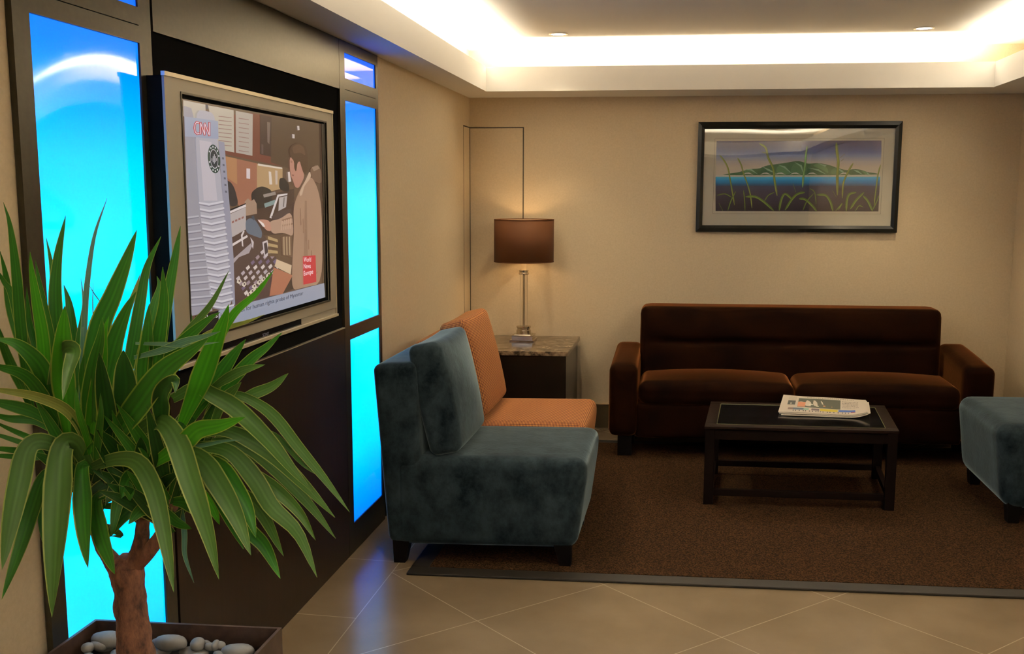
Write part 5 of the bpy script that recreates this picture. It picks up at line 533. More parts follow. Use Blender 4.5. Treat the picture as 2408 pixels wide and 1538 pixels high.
    ((92, 90, 72), [(0.5063, 2.0024), (0.5182, 1.9978), (0.5302, 1.995), (0.539, 1.991), (0.5426, 1.9853), (0.544, 1.9775), (0.5473, 1.9691), (0.5492, 1.9694), (0.5493, 1.9783), (0.5476, 1.9871), (0.5423, 1.9952), (0.5318, 2.0002), (0.5193, 2.0031), (0.5067, 2.0043)]),
    ((108, 106, 80), [(0.5063, 2.0026), (0.5183, 1.9981), (0.5303, 1.9953), (0.5392, 1.9912), (0.5429, 1.9854), (0.5443, 1.9775), (0.5474, 1.9691), (0.5479, 1.9692), (0.5458, 1.9777), (0.5443, 1.9859), (0.5401, 1.9924), (0.5308, 1.9968), (0.5186, 1.9996), (0.5065, 2.0031)]),
    ((77, 96, 38), [(1.0456, 1.9602), (1.0743, 1.9872), (1.0723, 1.9894), (1.0436, 1.9625)]),
    ((92, 90, 72), [(1.0453, 1.9606), (1.074, 1.9876), (1.0727, 1.989), (1.044, 1.9621)]),
    ((108, 106, 80), [(1.0452, 1.9607), (1.0739, 1.9877), (1.0735, 1.9881), (1.0448, 1.9611)]),
    ((77, 96, 38), [(1.05, 1.9365), (1.0692, 1.9534), (1.0672, 1.9557), (1.048, 1.9388)]),
    ((92, 90, 72), [(1.0497, 1.9369), (1.0689, 1.9538), (1.0676, 1.9553), (1.0484, 1.9384)]),
    ((108, 106, 80), [(1.0496, 1.937), (1.0688, 1.9539), (1.0684, 1.9543), (1.0492, 1.9374)]),
    ((77, 96, 38), [(0.4089, 1.6888), (0.4321, 1.685), (0.454, 1.6865), (0.4749, 1.684), (0.4941, 1.6757), (0.5135, 1.6632), (0.5345, 1.6476), (0.5559, 1.6301), (0.5779, 1.6102), (0.6041, 1.5934), (0.6077, 1.5976), (0.5882, 1.6221), (0.5659, 1.6423), (0.5439, 1.6603), (0.5222, 1.6764), (0.5011, 1.69), (0.4785, 1.6996), (0.4539, 1.7026), (0.4306, 1.7011), (0.4084, 1.6945)]),
    ((74, 106, 36), [(0.4088, 1.6899), (0.4318, 1.6879), (0.454, 1.6894), (0.4756, 1.6868), (0.4953, 1.6783), (0.5151, 1.6656), (0.5362, 1.6499), (0.5577, 1.6323), (0.5797, 1.6124), (0.6047, 1.5941), (0.607, 1.5968), (0.5864, 1.62), (0.5641, 1.6401), (0.5422, 1.658), (0.5206, 1.674), (0.4998, 1.6874), (0.4779, 1.6968), (0.454, 1.6997), (0.4308, 1.6982), (0.4085, 1.6935)]),
    ((127, 144, 64), [(0.4088, 1.6901), (0.4317, 1.6886), (0.454, 1.69), (0.4757, 1.6874), (0.4956, 1.6789), (0.5154, 1.6661), (0.5366, 1.6504), (0.5581, 1.6328), (0.5801, 1.6128), (0.6048, 1.5943), (0.6055, 1.5951), (0.582, 1.615), (0.5599, 1.635), (0.5383, 1.6527), (0.517, 1.6685), (0.4969, 1.6814), (0.4763, 1.6902), (0.454, 1.6929), (0.4315, 1.6915), (0.4087, 1.6911)]),
    ((77, 96, 38), [(0.7754, 1.6757), (0.7888, 1.6708), (0.8007, 1.6711), (0.8127, 1.6679), (0.8272, 1.6581), (0.8436, 1.6436), (0.8593, 1.6285), (0.8716, 1.6153), (0.8827, 1.6019), (0.8981, 1.5912), (0.9022, 1.5947), (0.8946, 1.6119), (0.8832, 1.6257), (0.8702, 1.6397), (0.854, 1.6553), (0.8365, 1.6707), (0.819, 1.6824), (0.8022, 1.6871), (0.7879, 1.6868), (0.7751, 1.6813)]),
    ((74, 106, 36), [(0.7754, 1.6767), (0.7887, 1.6737), (0.801, 1.674), (0.8138, 1.6705), (0.8289, 1.6604), (0.8455, 1.6457), (0.8612, 1.6305), (0.8737, 1.6171), (0.8848, 1.6037), (0.8988, 1.5918), (0.9015, 1.594), (0.8924, 1.6101), (0.8811, 1.6238), (0.8682, 1.6376), (0.8521, 1.6532), (0.8348, 1.6684), (0.8179, 1.6798), (0.8019, 1.6842), (0.788, 1.6839), (0.7752, 1.6803)]),
    ((127, 144, 64), [(0.7754, 1.677), (0.7886, 1.6743), (0.801, 1.6746), (0.8141, 1.6711), (0.8293, 1.6609), (0.8459, 1.6462), (0.8617, 1.6309), (0.8742, 1.6176), (0.8853, 1.6041), (0.899, 1.5919), (0.8997, 1.5926), (0.8874, 1.6059), (0.8762, 1.6194), (0.8636, 1.633), (0.8478, 1.6483), (0.8309, 1.6631), (0.8152, 1.6737), (0.8013, 1.6775), (0.7885, 1.6772), (0.7753, 1.678)]),
    ((77, 96, 38), [(0.6459, 1.5951), (0.6541, 1.6192), (0.6571, 1.6438), (0.6617, 1.6656), (0.6678, 1.6846), (0.6748, 1.6996), (0.6802, 1.7047), (0.6894, 1.6998), (0.7055, 1.6851), (0.7263, 1.6729), (0.7299, 1.6771), (0.7158, 1.6969), (0.698, 1.7129), (0.6785, 1.7207), (0.6621, 1.7097), (0.6531, 1.691), (0.6463, 1.6703), (0.6414, 1.647), (0.6383, 1.6218), (0.6404, 1.596)]),
    ((74, 106, 36), [(0.6449, 1.5953), (0.6513, 1.6197), (0.6543, 1.6444), (0.6589, 1.6665), (0.6652, 1.6857), (0.6725, 1.7014), (0.6799, 1.7076), (0.691, 1.7022), (0.7074, 1.6872), (0.727, 1.6737), (0.7293, 1.6763), (0.714, 1.6947), (0.6965, 1.7106), (0.6788, 1.7178), (0.6644, 1.7079), (0.6557, 1.6899), (0.6491, 1.6695), (0.6442, 1.6465), (0.6412, 1.6213), (0.6414, 1.5959)]),
    ((127, 144, 64), [(0.6447, 1.5953), (0.6506, 1.6198), (0.6536, 1.6445), (0.6583, 1.6667), (0.6646, 1.686), (0.672, 1.7018), (0.6798, 1.7082), (0.6913, 1.7027), (0.7078, 1.6877), (0.7271, 1.6739), (0.7278, 1.6746), (0.7096, 1.6898), (0.6929, 1.7051), (0.6795, 1.7111), (0.6697, 1.7037), (0.6619, 1.6872), (0.6555, 1.6675), (0.6508, 1.6451), (0.6478, 1.6203), (0.6437, 1.5955)]),
    ((77, 96, 38), [(0.6861, 1.5977), (0.7055, 1.6214), (0.7203, 1.6477), (0.7346, 1.6702), (0.7471, 1.6858), (0.7586, 1.6971), (0.771, 1.7057), (0.7842, 1.7105), (0.7992, 1.7128), (0.8144, 1.7204), (0.8134, 1.7259), (0.7962, 1.7286), (0.7798, 1.7261), (0.7633, 1.72), (0.7484, 1.7098), (0.7352, 1.6968), (0.7216, 1.6799), (0.7066, 1.6564), (0.6917, 1.6298), (0.6813, 1.6006)]),
    ((74, 106, 36), [(0.6853, 1.5982), (0.703, 1.6229), (0.7178, 1.6493), (0.7323, 1.6719), (0.7449, 1.6878), (0.7568, 1.6994), (0.7696, 1.7082), (0.7834, 1.7133), (0.7987, 1.7156), (0.8142, 1.7214), (0.8136, 1.725), (0.7968, 1.7258), (0.7806, 1.7233), (0.7647, 1.7174), (0.7502, 1.7075), (0.7373, 1.6948), (0.724, 1.6781), (0.7091, 1.6549), (0.6942, 1.6283), (0.6822, 1.6001)]),
    ((127, 144, 64), [(0.6851, 1.5983), (0.7025, 1.6233), (0.7173, 1.6496), (0.7318, 1.6723), (0.7445, 1.6882), (0.7564, 1.6999), (0.7693, 1.7088), (0.7832, 1.7139), (0.7985, 1.7163), (0.8142, 1.7216), (0.814, 1.7226), (0.798, 1.7191), (0.7824, 1.7167), (0.7679, 1.7114), (0.7545, 1.7022), (0.7423, 1.6902), (0.7294, 1.674), (0.7148, 1.6512), (0.7, 1.6248), (0.6842, 1.5989)]),
    ((77, 96, 38), [(0.8955, 1.7034), (0.9168, 1.6987), (0.9367, 1.6993), (0.9527, 1.6957), (0.9644, 1.6856), (0.9749, 1.67), (0.9845, 1.6518), (0.9918, 1.6333), (0.9975, 1.6129), (1.0084, 1.5926), (1.0137, 1.5939), (1.0126, 1.6167), (1.0066, 1.6379), (0.9986, 1.6581), (0.9882, 1.6779), (0.9758, 1.6961), (0.9591, 1.71), (0.9376, 1.7152), (0.9157, 1.7147), (0.8951, 1.709)]),
    ((74, 106, 36), [(0.8954, 1.7044), (0.9166, 1.7016), (0.9369, 1.7022), (0.9538, 1.6982), (0.9664, 1.6875), (0.9773, 1.6714), (0.987, 1.6529), (0.9944, 1.6341), (1.0002, 1.6135), (1.0094, 1.5928), (1.0128, 1.5937), (1.0099, 1.616), (1.0039, 1.6371), (0.9961, 1.657), (0.9858, 1.6765), (0.9738, 1.6942), (0.958, 1.7074), (0.9374, 1.7124), (0.9159, 1.7118), (0.8952, 1.708)]),
    ((127, 144, 64), [(0.8954, 1.7046), (0.9165, 1.7022), (0.9369, 1.7028), (0.9541, 1.6988), (0.9669, 1.6879), (0.9778, 1.6717), (0.9876, 1.6532), (0.995, 1.6343), (1.0008, 1.6137), (1.0096, 1.5929), (1.0105, 1.5931), (1.0035, 1.6144), (0.9977, 1.6352), (0.9901, 1.6543), (0.9802, 1.6732), (0.969, 1.6898), (0.9553, 1.7014), (0.9371, 1.7057), (0.9163, 1.7051), (0.8954, 1.7056)]),
    ((77, 96, 38), [(1.1043, 1.5935), (1.109, 1.6167), (1.1085, 1.6398), (1.1096, 1.6609), (1.112, 1.6787), (1.1157, 1.6936), (1.1218, 1.704), (1.132, 1.7094), (1.1473, 1.7124), (1.1629, 1.7209), (1.1617, 1.7263), (1.1436, 1.7281), (1.1262, 1.7245), (1.1107, 1.7158), (1.1012, 1.7003), (1.0966, 1.6825), (1.094, 1.6631), (1.0928, 1.6408), (1.0933, 1.6171), (1.0988, 1.5936)]),
    ((74, 106, 36), [(1.1033, 1.5935), (1.1061, 1.6168), (1.1057, 1.64), (1.1068, 1.6613), (1.1092, 1.6794), (1.1131, 1.6948), (1.1198, 1.7061), (1.1309, 1.7121), (1.1466, 1.7152), (1.1627, 1.7218), (1.1619, 1.7253), (1.1443, 1.7252), (1.1273, 1.7218), (1.1127, 1.7137), (1.1038, 1.6991), (1.0994, 1.6818), (1.0968, 1.6627), (1.0956, 1.6406), (1.0961, 1.617), (1.0998, 1.5936)]),
    ((127, 144, 64), [(1.1031, 1.5935), (1.1055, 1.6168), (1.105, 1.64), (1.1061, 1.6614), (1.1086, 1.6795), (1.1125, 1.6951), (1.1193, 1.7066), (1.1307, 1.7127), (1.1465, 1.7158), (1.1627, 1.7221), (1.1624, 1.723), (1.1458, 1.7187), (1.1297, 1.7154), (1.1173, 1.7087), (1.1099, 1.6963), (1.1059, 1.6802), (1.1033, 1.6618), (1.1022, 1.6402), (1.1027, 1.6169), (1.1021, 1.5935)]),
    ((77, 96, 38), [(1.1301, 1.6058), (1.1463, 1.6237), (1.1579, 1.6441), (1.1712, 1.6639), (1.1865, 1.682), (1.2035, 1.6996), (1.2176, 1.7216), (1.2136, 1.7257), (1.1922, 1.7111), (1.1748, 1.6931), (1.1586, 1.6741), (1.1446, 1.653), (1.1327, 1.6322), (1.1253, 1.6088)]),
    ((74, 106, 36), [(1.1292, 1.6064), (1.1439, 1.6252), (1.1555, 1.6457), (1.1689, 1.6658), (1.1844, 1.684), (1.2015, 1.7017), (1.2169, 1.7224), (1.2143, 1.7249), (1.1942, 1.709), (1.1769, 1.6911), (1.1609, 1.6722), (1.147, 1.6514), (1.1352, 1.6307), (1.1262, 1.6083)]),
    ((127, 144, 64), [(1.1291, 1.6065), (1.1433, 1.6255), (1.155, 1.646), (1.1684, 1.6662), (1.1839, 1.6844), (1.201, 1.7021), (1.2167, 1.7225), (1.216, 1.7233), (1.199, 1.7042), (1.1818, 1.6864), (1.1662, 1.668), (1.1526, 1.6477), (1.1409, 1.6271), (1.1282, 1.607)]),
    ((77, 96, 38), [(1.2083, 1.6978), (1.2166, 1.6829), (1.2278, 1.6721), (1.2388, 1.6581), (1.2495, 1.6387), (1.2603, 1.6153), (1.2761, 1.593), (1.2811, 1.5952), (1.2743, 1.6216), (1.2633, 1.6455), (1.2517, 1.6665), (1.2391, 1.6826), (1.227, 1.6942), (1.2119, 1.7018)]),
    ((74, 106, 36), [(1.2089, 1.6985), (1.2184, 1.6849), (1.2298, 1.674), (1.2411, 1.6596), (1.252, 1.6399), (1.2628, 1.6165), (1.277, 1.5934), (1.2802, 1.5948), (1.2718, 1.6205), (1.2608, 1.6443), (1.2494, 1.665), (1.237, 1.6807), (1.2251, 1.6922), (1.2113, 1.7011)]),
    ((127, 144, 64), [(1.2091, 1.6987), (1.2189, 1.6854), (1.2303, 1.6744), (1.2416, 1.66), (1.2525, 1.6402), (1.2634, 1.6167), (1.2772, 1.5934), (1.2781, 1.5938), (1.2659, 1.6178), (1.255, 1.6414), (1.244, 1.6615), (1.2323, 1.6763), (1.2207, 1.6874), (1.2097, 1.6994)]),
    ((77, 96, 38), [(0.8458, 1.7495), (0.857, 1.7404), (0.8686, 1.7339), (0.8779, 1.7218), (0.8836, 1.6997), (0.8873, 1.6708), (0.8935, 1.6409), (0.896, 1.6411), (0.8945, 1.6714), (0.8908, 1.7007), (0.8845, 1.7247), (0.8733, 1.7393), (0.8603, 1.7468), (0.847, 1.7517)]),
    ((74, 106, 36), [(0.846, 1.7499), (0.8576, 1.7415), (0.8694, 1.7349), (0.879, 1.7224), (0.8849, 1.6999), (0.8886, 1.6709), (0.8939, 1.6409), (0.8955, 1.6411), (0.8932, 1.6713), (0.8895, 1.7006), (0.8833, 1.7242), (0.8724, 1.7383), (0.8597, 1.7456), (0.8468, 1.7513)]),
    ((127, 144, 64), [(0.8461, 1.75), (0.8577, 1.7418), (0.8696, 1.7351), (0.8793, 1.7225), (0.8852, 1.6999), (0.8889, 1.6709), (0.894, 1.6409), (0.8945, 1.641), (0.8902, 1.671), (0.8865, 1.7001), (0.8805, 1.723), (0.8704, 1.7361), (0.8583, 1.7429), (0.8463, 1.7504)]),
    ((77, 96, 38), [(0.2105, 1.7004), (0.2294, 1.7028), (0.2472, 1.7075), (0.2643, 1.7085), (0.2797, 1.7034), (0.2951, 1.6943), (0.3126, 1.6869), (0.3138, 1.6892), (0.2987, 1.7008), (0.2825, 1.7102), (0.265, 1.7159), (0.2459, 1.7149), (0.2273, 1.71), (0.2098, 1.703)]),
    ((74, 106, 36), [(0.2104, 1.7009), (0.229, 1.7041), (0.247, 1.7088), (0.2644, 1.7098), (0.2802, 1.7046), (0.2958, 1.6955), (0.3128, 1.6873), (0.3136, 1.6888), (0.298, 1.6996), (0.282, 1.7089), (0.2648, 1.7145), (0.2461, 1.7135), (0.2277, 1.7087), (0.2099, 1.7025)]),
    ((127, 144, 64), [(0.2104, 1.701), (0.2289, 1.7044), (0.2469, 1.7091), (0.2644, 1.7101), (0.2803, 1.7049), (0.2959, 1.6958), (0.3129, 1.6874), (0.3131, 1.6878), (0.2966, 1.6969), (0.2808, 1.7061), (0.2645, 1.7114), (0.2467, 1.7104), (0.2286, 1.7057), (0.2102, 1.7015)]),
    ((77, 96, 38), [(0.29, 1.5942), (0.2979, 1.6151), (0.3035, 1.6366), (0.3107, 1.659), (0.3202, 1.6813), (0.3312, 1.7042), (0.3404, 1.7289), (0.3381, 1.7301), (0.3245, 1.7076), (0.3134, 1.6846), (0.3038, 1.6618), (0.2964, 1.6389), (0.2908, 1.6172), (0.2875, 1.5949)]),
    ((74, 106, 36), [(0.2896, 1.5943), (0.2967, 1.6155), (0.3022, 1.637), (0.3095, 1.6595), (0.319, 1.6819), (0.33, 1.7048), (0.34, 1.7291), (0.3385, 1.7299), (0.3257, 1.707), (0.3147, 1.684), (0.305, 1.6613), (0.2977, 1.6385), (0.2921, 1.6168), (0.288, 1.5948)]),
    ((127, 144, 64), [(0.2895, 1.5943), (0.2964, 1.6156), (0.3019, 1.6371), (0.3092, 1.6596), (0.3187, 1.682), (0.3297, 1.7049), (0.3399, 1.7292), (0.3394, 1.7294), (0.3285, 1.7056), (0.3175, 1.6826), (0.3079, 1.6601), (0.3007, 1.6375), (0.2951, 1.6159), (0.289, 1.5945)]),
    ((77, 96, 38), [(0.5401, 1.6602), (0.5501, 1.6734), (0.5579, 1.6876), (0.5672, 1.6995), (0.5786, 1.7073), (0.592, 1.7133), (0.6051, 1.7217), (0.604, 1.7241), (0.5889, 1.7201), (0.5749, 1.7139), (0.5621, 1.705), (0.5518, 1.6918), (0.5437, 1.6772), (0.5378, 1.6615)]),
    ((74, 106, 36), [(0.5397, 1.6604), (0.549, 1.6741), (0.5568, 1.6883), (0.5663, 1.7005), (0.5779, 1.7085), (0.5914, 1.7145), (0.6049, 1.7222), (0.6042, 1.7237), (0.5894, 1.7189), (0.5756, 1.7127), (0.563, 1.704), (0.5529, 1.6911), (0.5449, 1.6765), (0.5382, 1.6613)]),
    ((127, 144, 64), [(0.5396, 1.6605), (0.5487, 1.6742), (0.5566, 1.6885), (0.5661, 1.7007), (0.5778, 1.7088), (0.5913, 1.7148), (0.6049, 1.7223), (0.6047, 1.7227), (0.5908, 1.716), (0.5771, 1.7099), (0.5651, 1.7017), (0.5555, 1.6893), (0.5476, 1.6749), (0.5392, 1.6607)]),
    ((77, 96, 38), [(1.0289, 1.5925), (1.0479, 1.6128), (1.0651, 1.6348), (1.0737, 1.6448), (1.066, 1.6418), (1.0555, 1.6224), (1.0466, 1.6009), (1.0488, 1.5996), (1.0619, 1.6186), (1.0725, 1.6383), (1.0708, 1.6517), (1.0595, 1.6397), (1.0422, 1.6176), (1.0269, 1.5941)]),
    ((74, 106, 36), [(1.0285, 1.5928), (1.0469, 1.6137), (1.0641, 1.6357), (1.0732, 1.6461), (1.0672, 1.6412), (1.0566, 1.6217), (1.047, 1.6007), (1.0484, 1.5998), (1.0607, 1.6193), (1.0714, 1.6389), (1.0713, 1.6505), (1.0605, 1.6388), (1.0432, 1.6168), (1.0272, 1.5938)]),
    ((127, 144, 64), [(1.0284, 1.5928), (1.0467, 1.6139), (1.0639, 1.6359), (1.0731, 1.6463), (1.0675, 1.641), (1.0569, 1.6216), (1.047, 1.6006), (1.0474, 1.6004), (1.058, 1.6209), (1.0686, 1.6404), (1.0726, 1.6476), (1.0629, 1.6367), (1.0456, 1.6147), (1.0281, 1.5931)]),
    ((77, 96, 38), [(1.1629, 1.593), (1.1731, 1.6059), (1.181, 1.6199), (1.1885, 1.6282), (1.1948, 1.6281), (1.203, 1.6233), (1.2133, 1.6201), (1.2145, 1.6224), (1.2062, 1.6298), (1.1963, 1.6352), (1.1849, 1.6347), (1.1751, 1.6244), (1.1668, 1.6099), (1.1607, 1.5944)]),
    ((74, 106, 36), [(1.1625, 1.5933), (1.172, 1.6067), (1.18, 1.6207), (1.1879, 1.6293), (1.195, 1.6293), (1.2035, 1.6245), (1.2136, 1.6205), (1.2143, 1.622), (1.2056, 1.6286), (1.196, 1.6339), (1.1856, 1.6335), (1.1762, 1.6236), (1.1679, 1.6092), (1.1611, 1.5942)]),
    ((127, 144, 64), [(1.1624, 1.5933), (1.1717, 1.6068), (1.1797, 1.6209), (1.1877, 1.6296), (1.1951, 1.6296), (1.2037, 1.6247), (1.2136, 1.6206), (1.2138, 1.621), (1.2043, 1.6259), (1.1954, 1.6309), (1.1871, 1.6308), (1.1787, 1.6217), (1.1706, 1.6075), (1.162, 1.5936)]),
    ((77, 96, 38), [(0.3923, 1.7363), (0.393, 1.7134), (0.3961, 1.6908), (0.3989, 1.6672), (0.4011, 1.6436), (0.4029, 1.6196), (0.4071, 1.5948), (0.4097, 1.5949), (0.4102, 1.6199), (0.4084, 1.644), (0.4063, 1.6678), (0.4034, 1.6916), (0.4003, 1.7142), (0.3948, 1.7366)]),
    ((74, 106, 36), [(0.3927, 1.7364), (0.3943, 1.7136), (0.3974, 1.691), (0.4003, 1.6673), (0.4024, 1.6437), (0.4042, 1.6196), (0.4076, 1.5949), (0.4092, 1.5949), (0.4089, 1.6198), (0.4071, 1.6439), (0.405, 1.6677), (0.4021, 1.6914), (0.399, 1.7141), (0.3943, 1.7365)]),
    ((127, 144, 64), [(0.3928, 1.7364), (0.3946, 1.7136), (0.3977, 1.691), (0.4006, 1.6673), (0.4027, 1.6437), (0.4045, 1.6196), (0.4077, 1.5949), (0.4082, 1.5949), (0.4058, 1.6197), (0.404, 1.6438), (0.4019, 1.6674), (0.399, 1.6911), (0.3959, 1.7138), (0.3933, 1.7364)]),
    ((77, 96, 38), [(0.7294, 1.7843), (0.752, 1.7227), (0.7544, 1.7235), (0.7318, 1.7851)]),
    ((74, 106, 36), [(0.7298, 1.7845), (0.7525, 1.7228), (0.754, 1.7234), (0.7313, 1.785)]),
    ((127, 144, 64), [(0.7299, 1.7845), (0.7526, 1.7229), (0.753, 1.723), (0.7303, 1.7847)]),
    ((77, 96, 38), [(1.2764, 1.5935), (1.2891, 1.616), (1.2997, 1.6396), (1.3085, 1.661), (1.3137, 1.6768), (1.3167, 1.6894), (1.3176, 1.703), (1.3151, 1.7037), (1.3098, 1.6916), (1.3068, 1.6792), (1.3018, 1.6639), (1.2931, 1.6429), (1.2825, 1.6193), (1.2741, 1.5946)]),
    ((74, 106, 36), [(1.276, 1.5937), (1.2879, 1.6166), (1.2985, 1.6402), (1.3073, 1.6615), (1.3124, 1.6772), (1.3155, 1.6898), (1.3171, 1.7031), (1.3156, 1.7036), (1.311, 1.6912), (1.308, 1.6788), (1.303, 1.6634), (1.2943, 1.6423), (1.2837, 1.6187), (1.2745, 1.5944)]),
    ((127, 144, 64), [(1.2759, 1.5937), (1.2877, 1.6167), (1.2982, 1.6403), (1.307, 1.6616), (1.3121, 1.6773), (1.3152, 1.6899), (1.317, 1.7032), (1.3166, 1.7033), (1.3139, 1.6903), (1.3109, 1.6777), (1.3058, 1.6622), (1.297, 1.6409), (1.2865, 1.6173), (1.2755, 1.5939)]),
    ((77, 96, 38), [(0.2244, 1.6458), (0.2534, 1.5917), (0.2557, 1.5929), (0.2266, 1.647)]),
    ((74, 106, 36), [(0.2248, 1.646), (0.2538, 1.592), (0.2553, 1.5927), (0.2262, 1.6467)]),
    ((127, 144, 64), [(0.2249, 1.646), (0.2539, 1.592), (0.2543, 1.5922), (0.2253, 1.6462)]),
    ((77, 96, 38), [(1.0002, 1.7364), (1.0292, 1.6886), (1.0313, 1.6899), (1.0024, 1.7377)]),
    ((74, 106, 36), [(1.0006, 1.7367), (1.0296, 1.6888), (1.0309, 1.6897), (1.002, 1.7375)]),
    ((127, 144, 64), [(1.0007, 1.7367), (1.0296, 1.6889), (1.03, 1.6891), (1.0011, 1.7369)]),
    ((77, 96, 38), [(0.8068, 1.5956), (0.8163, 1.6167), (0.8235, 1.6385), (0.8331, 1.6595), (0.8461, 1.678), (0.8615, 1.6956), (0.8757, 1.7155), (0.8738, 1.7173), (0.856, 1.7007), (0.8403, 1.6828), (0.8267, 1.6634), (0.8167, 1.6415), (0.8094, 1.6194), (0.8044, 1.5965)]),
    ((74, 106, 36), [(0.8064, 1.5958), (0.8151, 1.6172), (0.8223, 1.6391), (0.8319, 1.6602), (0.845, 1.6788), (0.8605, 1.6965), (0.8753, 1.7158), (0.8741, 1.717), (0.8569, 1.6998), (0.8413, 1.6819), (0.8279, 1.6627), (0.8179, 1.641), (0.8107, 1.6189), (0.8048, 1.5964)]),
    ((127, 144, 64), [(0.8063, 1.5958), (0.8148, 1.6173), (0.822, 1.6392), (0.8317, 1.6604), (0.8448, 1.679), (0.8603, 1.6967), (0.8753, 1.7159), (0.8749, 1.7162), (0.8593, 1.6976), (0.8438, 1.6799), (0.8305, 1.6611), (0.8208, 1.6397), (0.8136, 1.6178), (0.8058, 1.596)]),
]
# screen lettering: text, left end (y, z), width, rise, height, colour, part name
D["txt"] = [
    ("News", (2.7818, 1.3121), 0.0914, -0.0009, 0.0149, (216, 216, 220), "news_caption"),
    ("U.N. council for human rights probe of Myanmar", (2.8954, 1.3075), 0.6904, 0.0049, 0.0145, (28, 32, 48), "headline_lettering"),
    ("World", (3.6004, 1.4402), 0.075, -0.0039, 0.0181, (232, 216, 216), "programme_lettering"),
    ("News", (3.5985, 1.4143), 0.0723, -0.0032, 0.0181, (232, 216, 216), "programme_lettering"),
    ("Europe", (3.5979, 1.3862), 0.0965, 0.0008, 0.0181, (232, 216, 216), "programme_lettering"),
]
D["peb"] = [(-1.496, 2.208, 0.053, 0.029), (-1.496, 2.143, 0.08, 0.04), (-1.444, 2.118, 0.045, 0.024), (-1.555, 2.101, 0.029, 0.024), (-1.425, 2.135, 0.024, 0.021), (-1.34, 2.214, 0.021, 0.029), (-1.303, 2.237, 0.07, 0.017), (-1.308, 2.198, 0.029, 0.019), (-1.264, 2.185, 0.078, 0.04), (-1.206, 2.246, 0.071, 0.018), (-1.137, 2.251, 0.035, 0.017), (-1.088, 2.217, 0.08, 0.04), (-1.196, 2.176, 0.033, 0.031), (-1.184, 2.207, 0.029, 0.012), (-1.151, 2.174, 0.016, 0.025), (-1.142, 2.2, 0.024, 0.017), (-1.164, 2.165, 0.029, 0.015)]
D["trunk"] = [
    ("trunk", [(-1.235, 1.95, 0.631, 0.0412), (-1.236, 1.95, 0.679, 0.0389), (-1.241, 1.95, 0.743, 0.0346), (-1.243, 1.95, 0.794, 0.0346), (-1.245, 1.95, 0.837, 0.0389), (-1.246, 1.95, 0.858, 0.0369), (-1.242, 1.95, 0.877, 0.0198)]),
    ("a", [(-1.235, 1.95, 0.846, 0.0257), (-1.215, 1.95, 0.889, 0.0198), (-1.203, 1.95, 0.932, 0.0158), (-1.199, 1.95, 0.974, 0.0145), (-1.197, 1.95, 1.003, 0.0145), (-1.204, 1.95, 1.057, 0.0125)]),
    ("b", [(-1.257, 1.95, 0.823, 0.0231), (-1.281, 1.95, 0.859, 0.0191), (-1.306, 1.95, 0.896, 0.0158), (-1.319, 1.95, 0.929, 0.0138), (-1.336, 1.95, 0.991, 0.0119), (-1.339, 1.95, 1.074, 0.0099)]),
    ("c", [(-1.228, 1.95, 0.855, 0.0198), (-1.186, 1.95, 0.895, 0.0165), (-1.156, 1.95, 0.935, 0.0145), (-1.135, 1.95, 0.966, 0.0132), (-1.12, 1.95, 0.999, 0.0125), (-1.13, 1.95, 1.061, 0.0099)]),
]

# ------------------------------------------------------------------ materials
def lin(c):
    c = [v / 255 for v in c]
    return tuple((v / 12.92 if v <= .04045 else ((v + .055) / 1.055) ** 2.4) for v in c[:3])
def mat(name, color=(.5, .5, .5), rough=.5, metal=0, **kw):
    m = bpy.data.materials.new(name); m.use_nodes = True
    b = m.node_tree.nodes['Principled BSDF']
    b.inputs['Base Color'].default_value = (*color, 1); b.inputs['Roughness'].default_value = rough
    b.inputs['Metallic'].default_value = metal
    for k, v in kw.items(): b.inputs[k.replace('_', ' ')].default_value = v
    return m
def N(m, t, **props):
    n = m.node_tree.nodes.new(t)
    for k, v in props.items(): setattr(n, k, v)
    return n
def bs(m): return m.node_tree.nodes['Principled BSDF']
def ln(m, a, b): m.node_tree.links.new(a, b)
def noise_color(m, c1, c2, scale, detail=4, lo=.35, hi=.65, stretch=(1, 1, 1), rough=.5):
    tc = N(m, 'ShaderNodeTexCoord'); mp = N(m, 'ShaderNodeMapping'); mp.inputs['Scale'].default_value = stretch
    ns = N(m, 'ShaderNodeTexNoise'); ns.inputs['Scale'].default_value = scale; ns.inputs['Detail'].default_value = detail; ns.inputs['Roughness'].default_value = rough
    r = N(m, 'ShaderNodeValToRGB'); r.color_ramp.elements[0].position = lo; r.color_ramp.elements[1].position = hi
    r.color_ramp.elements[0].color = (*c1, 1); r.color_ramp.elements[1].color = (*c2, 1)
    ln(m, tc.outputs['Object'], mp.inputs[0]); ln(m, mp.outputs[0], ns.inputs[0]); ln(m, ns.outputs[0], r.inputs[0]); ln(m, r.outputs[0], bs(m).inputs['Base Color'])
    return tc, mp, ns, r
def bump(m, scale, strength=.3, dist=.002, detail=3, src=None, stretch=None):
    b = N(m, 'ShaderNodeBump'); b.inputs['Strength'].default_value = strength; b.inputs['Distance'].default_value = dist
    if src is None:
        tc = N(m, 'ShaderNodeTexCoord'); ns = N(m, 'ShaderNodeTexNoise'); ns.inputs['Scale'].default_value = scale; ns.inputs['Detail'].default_value = detail
        if stretch:
            mp = N(m, 'ShaderNodeMapping'); mp.inputs['Scale'].default_value = stretch
            ln(m, tc.outputs['Object'], mp.inputs[0]); ln(m, mp.outputs[0], ns.inputs[0])
        else: ln(m, tc.outputs['Object'], ns.inputs[0])
        src = ns.outputs[0]
    ln(m, src, b.inputs['Height']); ln(m, b.outputs[0], bs(m).inputs['Normal'])

